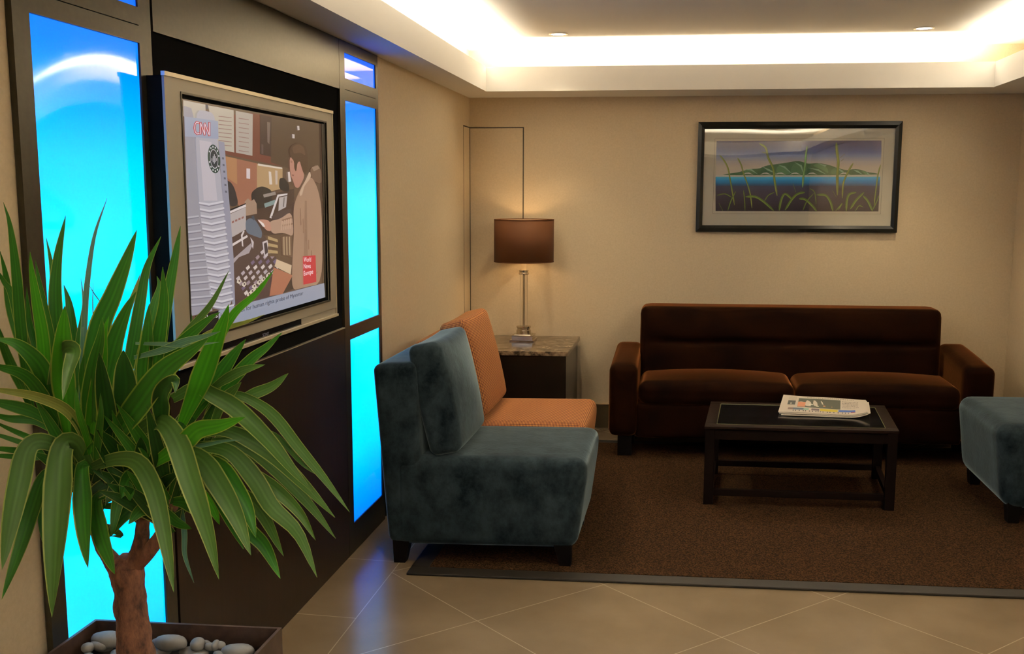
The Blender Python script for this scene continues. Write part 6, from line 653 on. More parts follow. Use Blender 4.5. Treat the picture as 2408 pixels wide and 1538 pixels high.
M = {}
M['wall'] = mat('wall_paper', (.56, .44, .30), .75); noise_color(M['wall'], (.61, .495, .332), (.665, .543, .372), 90, 3, .3, .7, (1, 1, 1)); bump(M['wall'], 350, .25, .001)
M['front_wall'] = mat('dark_unseen_wall', (.06, .04, .026), .5)  # unseen wall, made dark to cut the fill light from behind the camera
M['ceil'] = mat('ceiling_paint', (.86, .84, .80), .8)
M['base'] = mat('baseboard_metal', (.055, .036, .016), .4, .2)
M['base_edge'] = mat('baseboard_top_edge', (.75, .62, .42), .25, .9)
M['groove'] = mat('panel_groove', (.05, .035, .015), .6)
# diagonal floor tiles with a straight border course along the left wall
def floor_mat():
    m = mat('floor_tiles', (.3, .21, .12), .2)
    tc = N(m, 'ShaderNodeTexCoord'); sep = N(m, 'ShaderNodeSeparateXYZ'); ln(m, tc.outputs['Object'], sep.inputs[0])
    def mth(op, a, b=None, c=None):
        n = N(m, 'ShaderNodeMath', operation=op)
        for i, v in enumerate((a, b, c)):
            if v is None: continue
            if isinstance(v, (int, float)): n.inputs[i].default_value = v
            else: ln(m, v, n.inputs[i])
        return n.outputs[0]
    X, Y = sep.outputs[0], sep.outputs[1]
    S = .655
    def grid(ax, ay, off, size, w=.0019):
        v = mth('ADD', mth('MULTIPLY', X, ax), mth('ADD', mth('MULTIPLY', Y, ay), off))
        f = mth('FRACT', mth('DIVIDE', v, size))
        d = mth('MINIMUM', f, mth('SUBTRACT', 1.0, f))
        return mth('LESS_THAN', d, w / size)
    # point (-.789, 3.636) is a crossing
    a1, b1 = .658, .753     # normal of the line family running down-right
    a2, b2 = -.697, .717    # normal of the family running up-right
    g1 = grid(a1, b1, .789 * a1 - 3.636 * b1, S); g2 = grid(a2, b2, .789 * a2 - 3.636 * b2, S)
    diag = mth('MAXIMUM', g1, g2)
    isb = mth('LESS_THAN', X, -1.277)
    gb = grid(0, 1, -4.192, .62)
    edge = mth('LESS_THAN', mth('ABSOLUTE', mth('ADD', X, 1.277)), .0019)
    grout = mth('MAXIMUM', edge, mth('ADD', mth('MULTIPLY', isb, gb), mth('MULTIPLY', mth('SUBTRACT', 1.0, isb), diag)))
    ns = N(m, 'ShaderNodeTexNoise'); ns.inputs['Scale'].default_value = 3.2; ns.inputs['Detail'].default_value = 5; ln(m, tc.outputs['Object'], ns.inputs[0])
    r = N(m, 'ShaderNodeValToRGB'); r.color_ramp.elements[0].position = .35; r.color_ramp.elements[1].position = .68
    r.color_ramp.elements[0].color = (.15, .108, .062, 1); r.color_ramp.elements[1].color = (.19, .138, .082, 1); ln(m, ns.outputs[0], r.inputs[0])
    mx = N(m, 'ShaderNodeMix', data_type='RGBA'); ln(m, grout, mx.inputs[0]); ln(m, r.outputs[0], mx.inputs[6]); mx.inputs[7].default_value = (.33, .26, .17, 1)
    ln(m, mx.outputs[2], bs(m).inputs['Base Color'])
    rr = N(m, 'ShaderNodeMapRange'); rr.inputs[3].default_value = .17; rr.inputs[4].default_value = .28; ln(m, ns.outputs[0], rr.inputs[0]); ln(m, rr.outputs[0], bs(m).inputs['Roughness'])
    return m
M['floor'] = floor_mat()
M['cab'] = mat('dark_metallic_laminate', (.055, .042, .03), .34, .2, Specular_Tint=(1, .9, .64, 1), Specular_IOR_Level=.32); noise_color(M['cab'], (.018, .015, .010), (.026, .022, .015), 60, 3, .3, .7)
M['cab_low'] = mat('dark_wood_laminate', (.022, .013, .008), .3, Specular_IOR_Level=.18); noise_color(M['cab_low'], (.010, .006, .004), (.018, .010, .006), 40, 4, .3, .7, (1, 1, .06))
M['housing'] = mat('matt_black_housing', (.006, .006, .006), .8, Specular_IOR_Level=0)
M['gloss_black'] = mat('gloss_black', (.006, .006, .007), .12)
M['wood'] = mat('espresso_wood', (.018, .011, .008), .4, Specular_IOR_Level=.08); noise_color(M['wood'], (.004, .0022, .0016), (.012, .0055, .0035), 18, 5, .3, .7, (1, 8, 8))
M['wood_dark'] = mat('dark_table_wood', (.006, .0035, .0025), .6, Specular_IOR_Level=.02)
M['wood_leg'] = mat('black_stained_wood', (.004, .003, .0025), .5, Specular_IOR_Level=.06)
def glass_panel():
    m = mat('backlit_blue_glass', (.0, .02, .10), .05, Specular_IOR_Level=.5)
    tc = N(m, 'ShaderNodeTexCoord'); sep = N(m, 'ShaderNodeSeparateXYZ'); ln(m, tc.outputs['Object'], sep.inputs[0])
    r = N(m, 'ShaderNodeValToRGB'); cr = r.color_ramp
    mr = N(m, 'ShaderNodeMapRange'); mr.inputs[1].default_value = 0; mr.inputs[2].default_value = 2.4; ln(m, sep.outputs[2], mr.inputs[0])
    ln(m, mr.outputs[0], r.inputs[0])
    cr.elements[0].position = 0; cr.elements[0].color = (.0, .07, 1, 1)
    cr.elements[1].position = 1; cr.elements[1].color = (.003, .05, .55, 1)
    for p, c in ((.055, (.0, .12, 1.0)), (.11, (.0, .19, 1.0)), (.20, (0, .40, 1.0)), (.33, (0, .50, 1.0)), (.66, (0, .49, 1.0)), (.745, (0, .38, 1)), (.80, (0, .24, .9)), (.86, (0, .14, .8)), (.93, (.004, .09, .7))):
        e = cr.elements.new(p); e.color = (*c, 1)
    b = bs(m); ln(m, r.outputs[0], b.inputs['Emission Color']); b.inputs['Emission Strength'].default_value = 2.1
    def mth(op, a, b=0.0):
        n = N(m, 'ShaderNodeMath', operation=op)
        for i, v in enumerate((a, b)):
            if isinstance(v, (int, float)): n.inputs[i].default_value = v
            else: ln(m, v, n.inputs[i])
        return n.outputs[0]
    # each pane is very slightly warped: the twist grows from its middle to its edges
    yy = mth('MINIMUM', mth('ABSOLUTE', mth('ADD', sep.outputs[1], 1.044)), .3)
    zz = mth('MINIMUM', mth('MAXIMUM', mth('SUBTRACT', sep.outputs[2], 1.95), -.3), .3)
    hgt = mth('MULTIPLY', mth('MULTIPLY', mth('MULTIPLY', yy, yy), zz), -.42)
    bump(m, 1, 1.0, 1.0, src=hgt)
    return m
M['glass_blue'] = glass_panel()
M['silver'] = mat('tv_silver', (.30, .27, .215), .45, .25)
M['silver_edge'] = mat('tv_bright_trim', (.75, .68, .52), .4, .6)
M['chrome'] = mat('brushed_nickel', (.62, .56, .47), .2, 1)
M['crystal'] = mat('clear_crystal', (1, 1, 1), .02, 0, Transmission_Weight=1.0, IOR=1.49)
M['sleeve'] = mat('candle_sleeve', (.8, .66, .45), .5)
M['shade'] = mat('brown_silk_shade', (.082, .030, .010), .7, Specular_IOR_Level=.15); bump(M['shade'], 500, .15, .0005)
M['shade_in'] = mat('shade_lining', (.75, .6, .42), .6)
def stone():
    m = mat('brown_marble', (.14, .1, .07), .14, Specular_IOR_Level=.2); noise_color(m, (.022, .014, .008), (.27, .19, .115), 20, 9, .40, .64, rough=.65); return m
M['marble'] = stone()
M['teal'] = mat('teal_velvet', (.05, .09, .11), .85, Sheen_Weight=.62, Sheen_Roughness=.32, Specular_IOR_Level=.05)
noise_color(M['teal'], (.003, .0055, .0075), (.022, .033, .038), 9, 8, .36, .66, (1, 1.3, .8), rough=.72); bump(M['teal'], 60, .25, .003)
bs(M['teal']).inputs['Sheen Tint'].default_value = (.42, .55, .60, 1)
M['brown_velvet'] = mat('brown_velvet', (.03, .012, .006), .8, Sheen_Weight=.6, Sheen_Roughness=.28, Specular_IOR_Level=.02)
noise_color(M['brown_velvet'], (.003, .001, .0005), (.010, .0030, .0008), 7, 6, .3, .7, (.6, 1.6, 1), rough=.6); bump(M['brown_velvet'], 50, .2, .003)
bs(M['brown_velvet']).inputs['Sheen Tint'].default_value = (.62, .22, .065, 1)
def check():
    m = mat('orange_check_weave', (.5, .22, .1), .85, Sheen_Weight=.1, Specular_IOR_Level=.02, Sheen_Tint=(1, .6, .25, 1))
    tc = N(m, 'ShaderNodeTexCoord'); sep = N(m, 'ShaderNodeSeparateXYZ'); ln(m, tc.outputs['UV'], sep.inputs[0])
    P = .0078
    def band(s):
        a = N(m, 'ShaderNodeMath', operation='DIVIDE'); ln(m, s, a.inputs[0]); a.inputs[1].default_value = P
        f = N(m, 'ShaderNodeMath', operation='FRACT'); ln(m, a.outputs[0], f.inputs[0])
        g = N(m, 'ShaderNodeMath', operation='GREATER_THAN'); ln(m, f.outputs[0], g.inputs[0]); g.inputs[1].default_value = .52; return g.outputs[0]
    u, v = band(sep.outputs[0]), band(sep.outputs[1])
    mul = N(m, 'ShaderNodeMath', operation='MAXIMUM'); ln(m, u, mul.inputs[0]); ln(m, v, mul.inputs[1])
    half = N(m, 'ShaderNodeMath', operation='ADD'); ln(m, u, half.inputs[0]); ln(m, v, half.inputs[1])
    hm = N(m, 'ShaderNodeMath', operation='MULTIPLY'); ln(m, half.outputs[0], hm.inputs[0]); hm.inputs[1].default_value = .5
    r = N(m, 'ShaderNodeValToRGB'); r.color_ramp.interpolation = 'CONSTANT'
    r.color_ramp.elements[0].position = 0; r.color_ramp.elements[0].color = (.45, .205, .068, 1)
    r.color_ramp.elements[1].position = .3; r.color_ramp.elements[1].color = (.22, .075, .028, 1)
    e = r.color_ramp.elements.new(.8); e.color = (.05, .02, .025, 1)
    ln(m, hm.outputs[0], r.inputs[0]); ln(m, r.outputs[0], bs(m).inputs['Base Color']); return m
M['check'] = check()
M['carpet'] = mat('brown_carpet', (.07, .035, .02), .95, Specular_IOR_Level=.05)
noise_color(M['carpet'], (.006, .003, .0013), (.052, .0235, .0092), 130, 3, .42, .60, rough=.8); bump(M['carpet'], 260, .8, .005, 4)
M['rug_border'] = mat('rug_leather_border', (.013, .010, .007), .55, Specular_IOR_Level=.25); bump(M['rug_border'], 200, .2, .001)
M['frame'] = mat('black_picture_frame', (.006, .006, .005), .3, Specular_IOR_Level=.2)
M['mat'] = mat('picture_mat_board', (.80, .77, .66), .8)
M['planter'] = mat('bronze_planter_metal', (.05, .028, .02), .35, .4); noise_color(M['planter'], (.04, .022, .016), (.075, .045, .033), 25, 5, .35, .65)
M['soil'] = mat('planter_soil', (.02, .014, .009), .95)
M['pebble'] = mat('grey_river_pebble', (.3, .28, .24), .6); noise_color(M['pebble'], (.12, .115, .112), (.25, .235, .22), 14, 5, .3, .7); bump(M['pebble'], 120, .15, .001)
M['bark'] = mat('yucca_bark', (.15, .07, .04), .9); noise_color(M['bark'], (.035, .013, .008), (.19, .08, .042), 38, 8, .35, .66, (1, 1, .45), rough=.7); bump(M['bark'], 70, .9, .006, 8, stretch=(1, 1, .5))
def leaf_mat(name, g1, g2, edge):
    m = mat(name, g1, .45, Specular_IOR_Level=.22)
    tc = N(m, 'ShaderNodeTexCoord'); sep = N(m, 'ShaderNodeSeparateXYZ'); ln(m, tc.outputs['UV'], sep.inputs[0])
    r = N(m, 'ShaderNodeValToRGB'); cr = r.color_ramp
    cr.elements[0].position = 0; cr.elements[0].color = (*edge, 1); cr.elements[1].position = 1; cr.elements[1].color = (*edge, 1)
    mid = tuple((a + b) / 2 for a, b in zip(g1, g2))
    for p, c in ((.04, edge), (.075, g1), (.28, mid), (.40, g1), (.5, g2), (.6, g1), (.74, mid), (.925, g1), (.96, edge)):
        e = cr.elements.new(p); e.color = (*c, 1)
    ln(m, sep.outputs[0], r.inputs[0]); ln(m, r.outputs[0], bs(m).inputs['Base Color'])
    # thin leaf: a share of the light passes through
    nt = m.node_tree; out = nt.nodes['Material Output']; tr = N(m, 'ShaderNodeBsdfTranslucent'); ms = N(m, 'ShaderNodeMixShader'); ms.inputs[0].default_value = .25
    ln(m, r.outputs[0], tr.inputs[0]); ln(m, bs(m).outputs[0], ms.inputs[1]); ln(m, tr.outputs[0], ms.inputs[2]); ln(m, ms.outputs[0], out.inputs[0])
    return m
YE = (.20, .24, .035)
LEAFM = [leaf_mat('leaf_green', (.017, .085, .007), (.03, .135, .010), YE),
         leaf_mat('leaf_blue_green', (.05, .12, .07), (.09, .18, .12), (.3, .4, .16)),
         leaf_mat('leaf_yellowing', (.17, .20, .04), (.24, .26, .06), (.5, .45, .12)),
         leaf_mat('leaf_fresh_green', (.03, .165, .006), (.055, .24, .009), YE),
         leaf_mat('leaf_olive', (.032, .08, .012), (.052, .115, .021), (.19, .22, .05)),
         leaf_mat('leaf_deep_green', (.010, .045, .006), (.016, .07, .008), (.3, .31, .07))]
M['paper'] = mat('newsprint', (.62, .55, .47), .9)

# ------------------------------------------------------------------ mesh helpers
def shear(p): return Vector((p[0], p[1] + T * p[0], p[2]))
def obj(name, bm, m, parent=None, smooth=False, sh=False, fn=None, origin=None, keep=False):
    if fn:
        for v in bm.verts: v.co = Vector(fn(v.co))
    if sh:
        for v in bm.verts: v.co = shear(v.co)
    if parent is not None: origin = Vector(parent['_o']) if '_o' in parent else Vector((0, 0, 0))
    elif origin is None: origin = Vector((0, 0, 0))
    origin = Vector(origin)
    for v in bm.verts: v.co -= origin
    me = bpy.data.meshes.new(name)
    if not keep: bmesh.ops.recalc_face_normals(bm, faces=bm.faces)
    bm.to_mesh(me); bm.free()
    for mm in (m if isinstance(m, (list, tuple)) else [m]): me.materials.append(mm)
    if smooth:
        for p in me.polygons: p.use_smooth = True
    o = bpy.data.objects.new(name, me); COL.objects.link(o)
    if parent is not None: o.parent = parent
    else: o.location = origin; o['_o'] = tuple(origin)
    if parent is not None: o['_o'] = tuple(origin)
    return o
def thing(name, label, cat, loc, group=None):
    o = bpy.data.objects.new(name, None); COL.objects.link(o); o.location = loc; o['_o'] = tuple(loc); o.empty_display_size = .1
    o['label'] = label; o['category'] = cat
    if group: o['group'] = group
    return o
def tag(o, label, cat, group=None):
    o['label'] = label; o['category'] = cat
    if group: o['group'] = group
    return o
def struct(name, bm, m, sh=True, **k):
    o = obj(name, bm, m, sh=sh, **k); o['kind'] = 'structure'; return o
def BM(): return bmesh.new()
def box(bm, x0, x1, y0, y1, z0, z1, bev=0, mi=0):
    vs_ = [bm.verts.new((x, y, z)) for x in (x0, x1) for y in (y0, y1) for z in (z0, z1)]
    fs = [bm.faces.new([vs_[i] for i in q]) for q in ((0, 1, 3, 2), (4, 6, 7, 5), (0, 4, 5, 1), (2, 3, 7, 6), (0, 2, 6, 4), (1, 5, 7, 3))]
    for f in fs: f.material_index = mi
    if bev:
        es = list({e for f in fs for e in f.edges})
        bmesh.ops.bevel(bm, geom=es, offset=bev, segments=2, profile=.6, affect='EDGES')
    return bm
def bx(*a, **k): return box(BM(), *a, **k)
def softbox(x0, x1, y0, y1, z0, z1, r=.04, n=14, puff=0, puffside=0, uv=False):
    """rounded cushion block; r = radius or (rx,ry,rz)"""
    bm = BM(); cx, cy, cz = (x0 + x1) / 2, (y0 + y1) / 2, (z0 + z1) / 2; h = Vector(((x1 - x0) / 2, (y1 - y0) / 2, (z1 - z0) / 2))
    bmesh.ops.create_cube(bm, size=2); bmesh.ops.subdivide_edges(bm, edges=bm.edges[:], cuts=n, use_grid_fill=True)
    def remap(t, hh, rr):     # more vertices inside the rounded zone
        a = abs(t); k = min(.35, 1); s = 1 if t >= 0 else -1
        return s * ((hh - rr) * a / (1 - k) if a < 1 - k else (hh - rr) + rr * (a - (1 - k)) / k)
    for v in bm.verts:
        t = v.co.copy(); p = Vector([remap(t[i], h[i], r) for i in range(3)])
        q = Vector([max(-(h[i] - r), min(h[i] - r, p[i])) for i in range(3)]); d = p - q
        if d.length > 1e-9:
            # cube-corner offset -> sphere
            mx = max(abs(c) for c in d); p = q + d.normalized() * mx
        u = Vector([p[i] / h[i] for i in range(3)])
        if puff: p.z += puff * max(0, 1 - u.x ** 2) * max(0, 1 - u.y ** 2) * (1 if u.z > 0 else -.3) * abs(u.z)
        if puffside:
            p.x += puffside * max(0, 1 - u.z ** 2) * max(0, 1 - u.y ** 2) * u.x
        v.co = p + Vector((cx, cy, cz))
    if uv: box_uv(bm)
    return bm
def box_uv(bm):
    lay = bm.loops.layers.uv.verify()
    for f in bm.faces:
        n = f.normal if f.normal.length > 0 else Vector((0, 0, 1)); f.normal_update(); n = f.normal; a = [abs(c) for c in n]; k = a.index(max(a))
        for l in f.loops:
            c = l.vert.co; l[lay].uv = ((c.y, c.z), (c.x, c.z), (c.x, c.y))[k]
def lathe(bm, prof, cx, cy, seg=40, mi=0):
    rings = []
    for r, z in prof: rings.append([bm.verts.new((cx + r * math.cos(2 * PI * i / seg), cy + r * math.sin(2 * PI * i / seg), z)) for i in range(seg)])
    for a, b in zip(rings, rings[1:]):
        for i in range(seg): bm.faces.new((a[i], a[(i + 1) % seg], b[(i + 1) % seg], b[i])).material_index = mi
    return rings
def cyl(bm, r, z0, z1, cx, cy, seg=32, mi=0):
    R = lathe(bm, [(r, z0), (r, z1)], cx, cy, seg, mi)
    bm.faces.new(R[0][::-1]); bm.faces.new(R[1]); return bm
def taper(bm, cx, cy, a0, a1, z0, z1, dx=0, dy=0):
    vs_ = []
    for z, a, ox, oy in ((z0, a0, dx, dy), (z1, a1, 0, 0)):
        for sx, sy in ((-1, -1), (1, -1), (1, 1), (-1, 1)): vs_.append(bm.verts.new((cx + ox + sx * a / 2, cy + oy + sy * a / 2, z)))
    for q in ((3, 2, 1, 0), (4, 5, 6, 7), (0, 1, 5, 4), (1, 2, 6, 5), (2, 3, 7, 6), (3, 0, 4, 7)): bm.faces.new([vs_[i] for i in q])
    return bm
def flat_picture(name, shapes, place, parent, emit=None, off=.00012, gain=1.0, rough=.7):
    """flat polygons, each a hair above the one before, in one mesh"""
    bm = BM(); cols = {}; mats = []
    for i, (c, pts) in enumerate(shapes):
        if c not in cols:
            cols[c] = len(mats); L = lin(c)
            if emit:
                mm = mat(name + '_color', (.01, .01, .01), .25); bs(mm).inputs['Emission Color'].default_value = (*L, 1); bs(mm).inputs['Emission Strength'].default_value = emit
            else: mm = mat(name + '_color', tuple(min(.9, v * g) for v, g in zip(L, gain if isinstance(gain, tuple) else (gain,) * 3)), rough)
            mats.append(mm)
        try:
            f = bm.faces.new([bm.verts.new(place(p, i * off)) for p in pts]); f.material_index = cols[c]
        except ValueError: pass
    bmesh.ops.triangulate(bm, faces=[f for f in bm.faces if len(f.verts) > 4])
    return bm, mats
def text_obj(name, s, parent, M4, width, height, mtl, bold=.0, depth=.0004):
    cu = bpy.data.curves.new(name, 'FONT'); cu.body = s; cu.offset = bold; cu.extrude = 0
    tmp = bpy.data.objects.new(name, cu); COL.objects.link(tmp); dg = bpy.context.evaluated_depsgraph_get()
    me = bpy.data.meshes.new_from_object(tmp.evaluated_get(dg)); bpy.data.objects.remove(tmp)
    xs = [v.co.x for v in me.vertices]; ys = [v.co.y for v in me.vertices]; w0 = max(xs) - min(xs); x0 = min(xs); capH = .69
    par_o = Vector(parent['_o'])
    for v in me.vertices:
        p = Vector(((v.co.x - x0) * width / w0, v.co.y * height / capH, v.co.z + depth)); v.co = (M4 @ p) - par_o
    me.materials.clear(); me.materials.append(mtl)
    o = bpy.data.objects.new(name, me); COL.objects.link(o); o.parent = parent; o['_o'] = tuple(par_o); return o

# ------------------------------------------------------------------ the room
struct('floor', bx(XW - .2, XRW + .2, YFW - .2, YB + .4, -.1, 0), M['floor'], sh=False)
bm = BM(); box(bm, XRW, XRW + .12, YFW, YB + .3, 0, 3.0); struct('wall_right', bm, M['wall'], sh=False)
struct('wall_left', bx(XW - .12, XW, YFW, YB + .2, 0, 3.0), M['wall'], sh=False)
struct('wall_back', bx(XW - .12, XRW + .12, YB, YB + .12, 0, 3.0), M['wall'])
struct('wall_front', bx(XW - .12, XRW + .12, YFW - .12, YFW, 0, 3.0), M['front_wall'], sh=False)
struct('ceiling', bx(XW - .1, XRW + .1, YFW, YB + .2, ZC, ZC + .1), M['ceil'], sh=False)
# lowered soffit ring with an upstand that hides the cove tubes
bm = BM()
box(bm, XW - .01, XL - .02, YF - .02, YL + .02, ZS, ZS + .025)
box(bm, XR + .02, XRW + .01, YF - .02, YL + .02, ZS, ZS + .025)
box(bm, XW - .01, XRW + .01, YL + .02, YB + .01, ZS, ZS + .025)
box(bm, XL - .02, XL, YF, YL, ZS, ZL)
box(bm, XR, XR + .02, YF, YL, ZS, ZL)
box(bm, XL - .02, XR + .02, YL, YL + .02, ZS, ZL)
box(bm, XL - .02, XR + .02, YF - .02, YF, ZS, ZL)
box(bm, XW - .01, XRW + .01, YFW, YF - .02, ZS, ZS + .025)
struct('trim_1', bm, M['ceil'])
# baseboards
bm = BM(); box(bm, XW, XRW, YB - .014, YB, 0, .17, mi=0); box(bm, XW, XRW, YB - .02, YB, .17, .178, mi=1)
struct('baseboard_back', bm, [M['base'], M['base_edge']])
bm = BM(); box(bm, XW, XW + .014, 4.81, YB - .14, 0, .17, mi=0); box(bm, XW, XW + .02, 4.81, YB - .14, .17, .178, mi=1)
struct('baseboard_left', bm, [M['base'], M['base_edge']], sh=False)
bm = BM(); box(bm, XRW - .014, XRW, 2, YB + .15, 0, .17, mi=0); box(bm, XRW - .02, XRW, 2, YB + .15, .17, .178, mi=1)
struct('baseboard_right', bm, [M['base'], M['base_edge']], sh=False)
# concealed access panel round the corner: thin shadow gaps
bm = BM(); e = .0022
box(bm, XW + .001, -1.158, YB - e, YB + .01, 2.176, 2.184); box(bm, -1.166, -1.158, YB - e, YB + .01, .19, 2.184)
struct('trim_2', bm, M['groove'])
bm = BM(); yc = YB + T * XW
box(bm, XW - .01, XW + e, yc - .20, yc - .002, 2.178, 2.185); box(bm, XW - .01, XW + e * .6, yc - .203, yc - .198, .19, 2.185); box(bm, XW - .01, XW + e + .002, yc - .006, yc - .001, .19, 2.182)
struct('trim_3', bm, M['groove'], sh=False)

# ------------------------------------------------------------------ media wall
XC = -1.53
t = thing('media_wall', 'dark brown floor-to-soffit wall unit with backlit blue glass columns around a television niche', 'wall unit', (XC, 3.4, 0))
def column(y0, y1, gy0, gy1):
    bm = BM(); xb = XW + .002
    box(bm, xb, XC, y0, gy0, 0, 2.385); box(bm, xb, XC, gy1, y1, 0, 2.385)
    for z0, z1 in ((0, .142), (1.030, 1.095), (2.124, 2.171), (2.1735, 2.222), (2.335, 2.385)): box(bm, xb, XC, gy0, gy1, z0, z1)
    o = obj('column_frame', bm, M['cab'], t)
    for z0, z1 in ((.142, 1.030), (1.095, 2.124), (2.222, 2.335)):
        obj('glass_panel', bx(xb + .001, XC - .006, gy0 + .0005, gy1 - .0005, z0 + .0005, z1 - .0005), M['glass_blue'], t)
column(2.06, 2.655, 2.121, 2.592)
column(4.215, 4.765, 4.284, 4.730)
bm = BM(); box(bm, XW + .002, XC, 2.668, 4.212, 2.168, 2.385); obj('header_panel', bm, M['cab'], t)
bm = BM(); box(bm, XW + .002, XC, 2.668, 4.212, 0, 1.094); obj('lower_panel', bm, M['cab_low'], t)
bm = BM(); box(bm, XW + .002, XC - .012, 2.656, 4.214, 0, 2.385); obj('niche_back', bm, M['housing'], t)
bm = BM(); box(bm, XC - .01, XC + .003, 2.67, 4.21, 1.094, 1.098); obj('niche_edge_trim', bm, M['silver_edge'], t)['label'] = 'thin bright metal edge'

# ------------------------------------------------------------------ television
t = thing('television', 'silver flat television showing a news broadcast, mounted in the dark niche', 'television', (-1.5, 3.28, 1.2))
Y0, Y1, Z0, Z1 = 2.606, 3.945, 1.192, 2.048
sy0, sy1, sz0, sz1 = 2.70, 3.868, 1.262, 1.994
bm = BM()
box(bm, -1.541, -1.4775, Y0 + .012, Y1 - .012, Z0 + .01, Z1 - .01)
obj('back_housing', bm, M['housing'], t)
bm = BM()
zb = 1.222
for a in ((Y0, Y1, sz1, Z1 - .006), (Y0, Y1, zb, sz0), (Y0, sy0, sz0, sz1), (sy1, Y1, sz0, sz1)): box(bm, -1.4755, -1.468, *a)
bmesh.ops.remove_doubles(bm, verts=bm.verts, dist=1e-5)
obj('bezel', bm, M['silver'], t)
bm = BM(); e = .006
for a in ((sy0 - e, sy1 + e, sz1, sz1 + e), (sy0 - e, sy1 + e, sz0 - e, sz0), (sy0 - e, sy0, sz0, sz1), (sy1, sy1 + e, sz0, sz1)): box(bm, -1.472, -1.4655, *a)
obj('inner_bezel_lip', bm, M['cab'], t)
bm = BM(); box(bm, -1.476, -1.464, Y0 - .003, Y1 + .003, Z1 - .012, Z1); box(bm, -1.476, -1.459, Y0, Y1, Z0 - .006, Z0 + .004)
box(bm, -1.476, -1.466, Y1 - .003, Y1 + .003, Z0, Z1)
obj('bright_edge_trim', bm, M['silver_edge'], t)
obj('speaker_bar', bx(-1.476, -1.471, Y0 + .005, Y1 - .03, Z0 + .002, zb), M['gloss_black'], t)
obj('speaker_panel', bx(-1.473, -1.4695, 3.56, 3.93, Z0 + .003, zb - .001), M['silver'], t)
bm, mats = flat_picture('screen_picture', D['tv'], lambda p, h: (-1.4765 + h, p[0], p[1]), t, emit=1.0, off=.00002)
scr = obj('screen', bm, mats, t)
emi = {}
def emat(c):
    if c not in emi:
        m = mat('screen_lettering', (.01, .01, .01), .3); bs(m).inputs['Emission Color'].default_value = (*lin(c), 1); bs(m).inputs['Emission Strength'].default_value = 1; emi[c] = m
    return emi[c]
for s, (y, z), wd, dz, h, c, nm in D['txt']:
    ang = math.atan2(dz, wd)
    M4 = Matrix(((0, 0, 1, -1.4706), (1, 0, 0, y), (0, 1, 0, z), (0, 0, 0, 1))) @ Matrix.Rotation(ang, 4, 'Z')
    text_obj(nm, s, scr, M4, wd, h, emat(c), bold=0)

M4 = Matrix(((0, 0, 1, -1.4705), (1, 0, 0, 3.2043), (0, 1, 0, 1.200), (0, 0, 0, 1)))
lm = mat('badge_lettering', (.25, .25, .4), .3, .5)
text_obj('maker_badge', 'SONY', t, M4, .054, .0115, lm, bold=.01)['label'] = 'small pale lettering badge'

# ------------------------------------------------------------------ framed picture

t = thing('framed_picture', 'black-framed landscape print of a green island, hung on the wall above the sofa', 'picture', (.76, YB + T * .76, 1.83))
X0, X1, ZZ0, ZZ1 = .068, 1.448, 1.445, 2.2095
ix0, ix1, iz0, iz1 = .113, 1.405, 1.4912, 2.1615
bm = BM(); yf = YB - .034
for (o4, i4) in (((X0, ZZ0), (ix0, iz0)),): pass
oc = [(X0, ZZ0), (X1, ZZ0), (X1, ZZ1), (X0, ZZ1)]; ic = [(ix0, iz0), (ix1, iz0), (ix1, iz1), (ix0, iz1)]
mc = [tuple(a + (b - a) * .55 for a, b in zip(p, q)) for p, q in zip(oc, ic)]
rings = []
for pts, y in ((oc, YB - .002), (oc, yf + .004), (mc, yf - .002), (ic, yf + .012), (ic, YB - .003)): rings.append([bm.verts.new((x, y, z)) for x, z in pts])
for a, b in zip(rings, rings[1:] + rings[:1]):
    for i in range(4): bm.faces.new((a[i], a[(i + 1) % 4], b[(i + 1) % 4], b[i]))
obj('frame', bm, M['frame'], t, sh=True)
ym = YB - .012
obj('mat_board', bx(ix0 - .002, ix1 + .002, ym, YB - .004, iz0 - .002, iz1 + .002), M['mat'], t, sh=True)
bm = BM(); a0, a1, b0, b1, e = .184, 1.335, 1.5725, 2.095, .0013
for q in ((a0, a1, b0, b0 + e), (a0, a1, b1 - e, b1), (a0, a0 + e, b0, b1), (a1 - e, a1, b0, b1)): box(bm, q[0], q[1], ym - .0006, ym, q[2], q[3])
obj('mat_line', bm, M['groove'], t, sh=True)
cx0, cx1, cz0, cz1 = .197, 1.319, 1.591, 2.078
def clip(p): return (max(cx0, min(cx1, p[0])), max(cz0, min(cz1, p[1])))
bm, mats = flat_picture('print_ink', D['art'], lambda p, h: (clip(p)[0], ym - .0004 - h, clip(p)[1]), t, off=.00002, gain=(2.1, 2.15, 2.5))
obj('print', bm, mats, t, sh=True)
LEAN = .075
gl = bpy.data.materials.new('picture_glass'); gl.use_nodes = True; nt = gl.node_tree; nt.nodes.clear()
o_ = nt.nodes.new('ShaderNodeOutputMaterial'); ms = nt.nodes.new('ShaderNodeMixShader'); fr = nt.nodes.new('ShaderNodeValue'); fr.outputs[0].default_value = .14
tr = nt.nodes.new('ShaderNodeBsdfTransparent'); gs = nt.nodes.new('ShaderNodeBsdfGlossy'); gs.inputs['Roughness'].default_value = .015
nz = nt.nodes.new('ShaderNodeTexNoise'); nz.inputs['Scale'].default_value = 2.0; nz.inputs['Detail'].default_value = 0; bp = nt.nodes.new('ShaderNodeBump'); bp.inputs['Strength'].default_value = 1; bp.inputs['Distance'].default_value = 1
tcn = nt.nodes.new('ShaderNodeTexCoord'); nt.links.new(tcn.outputs['Object'], nz.inputs[0])
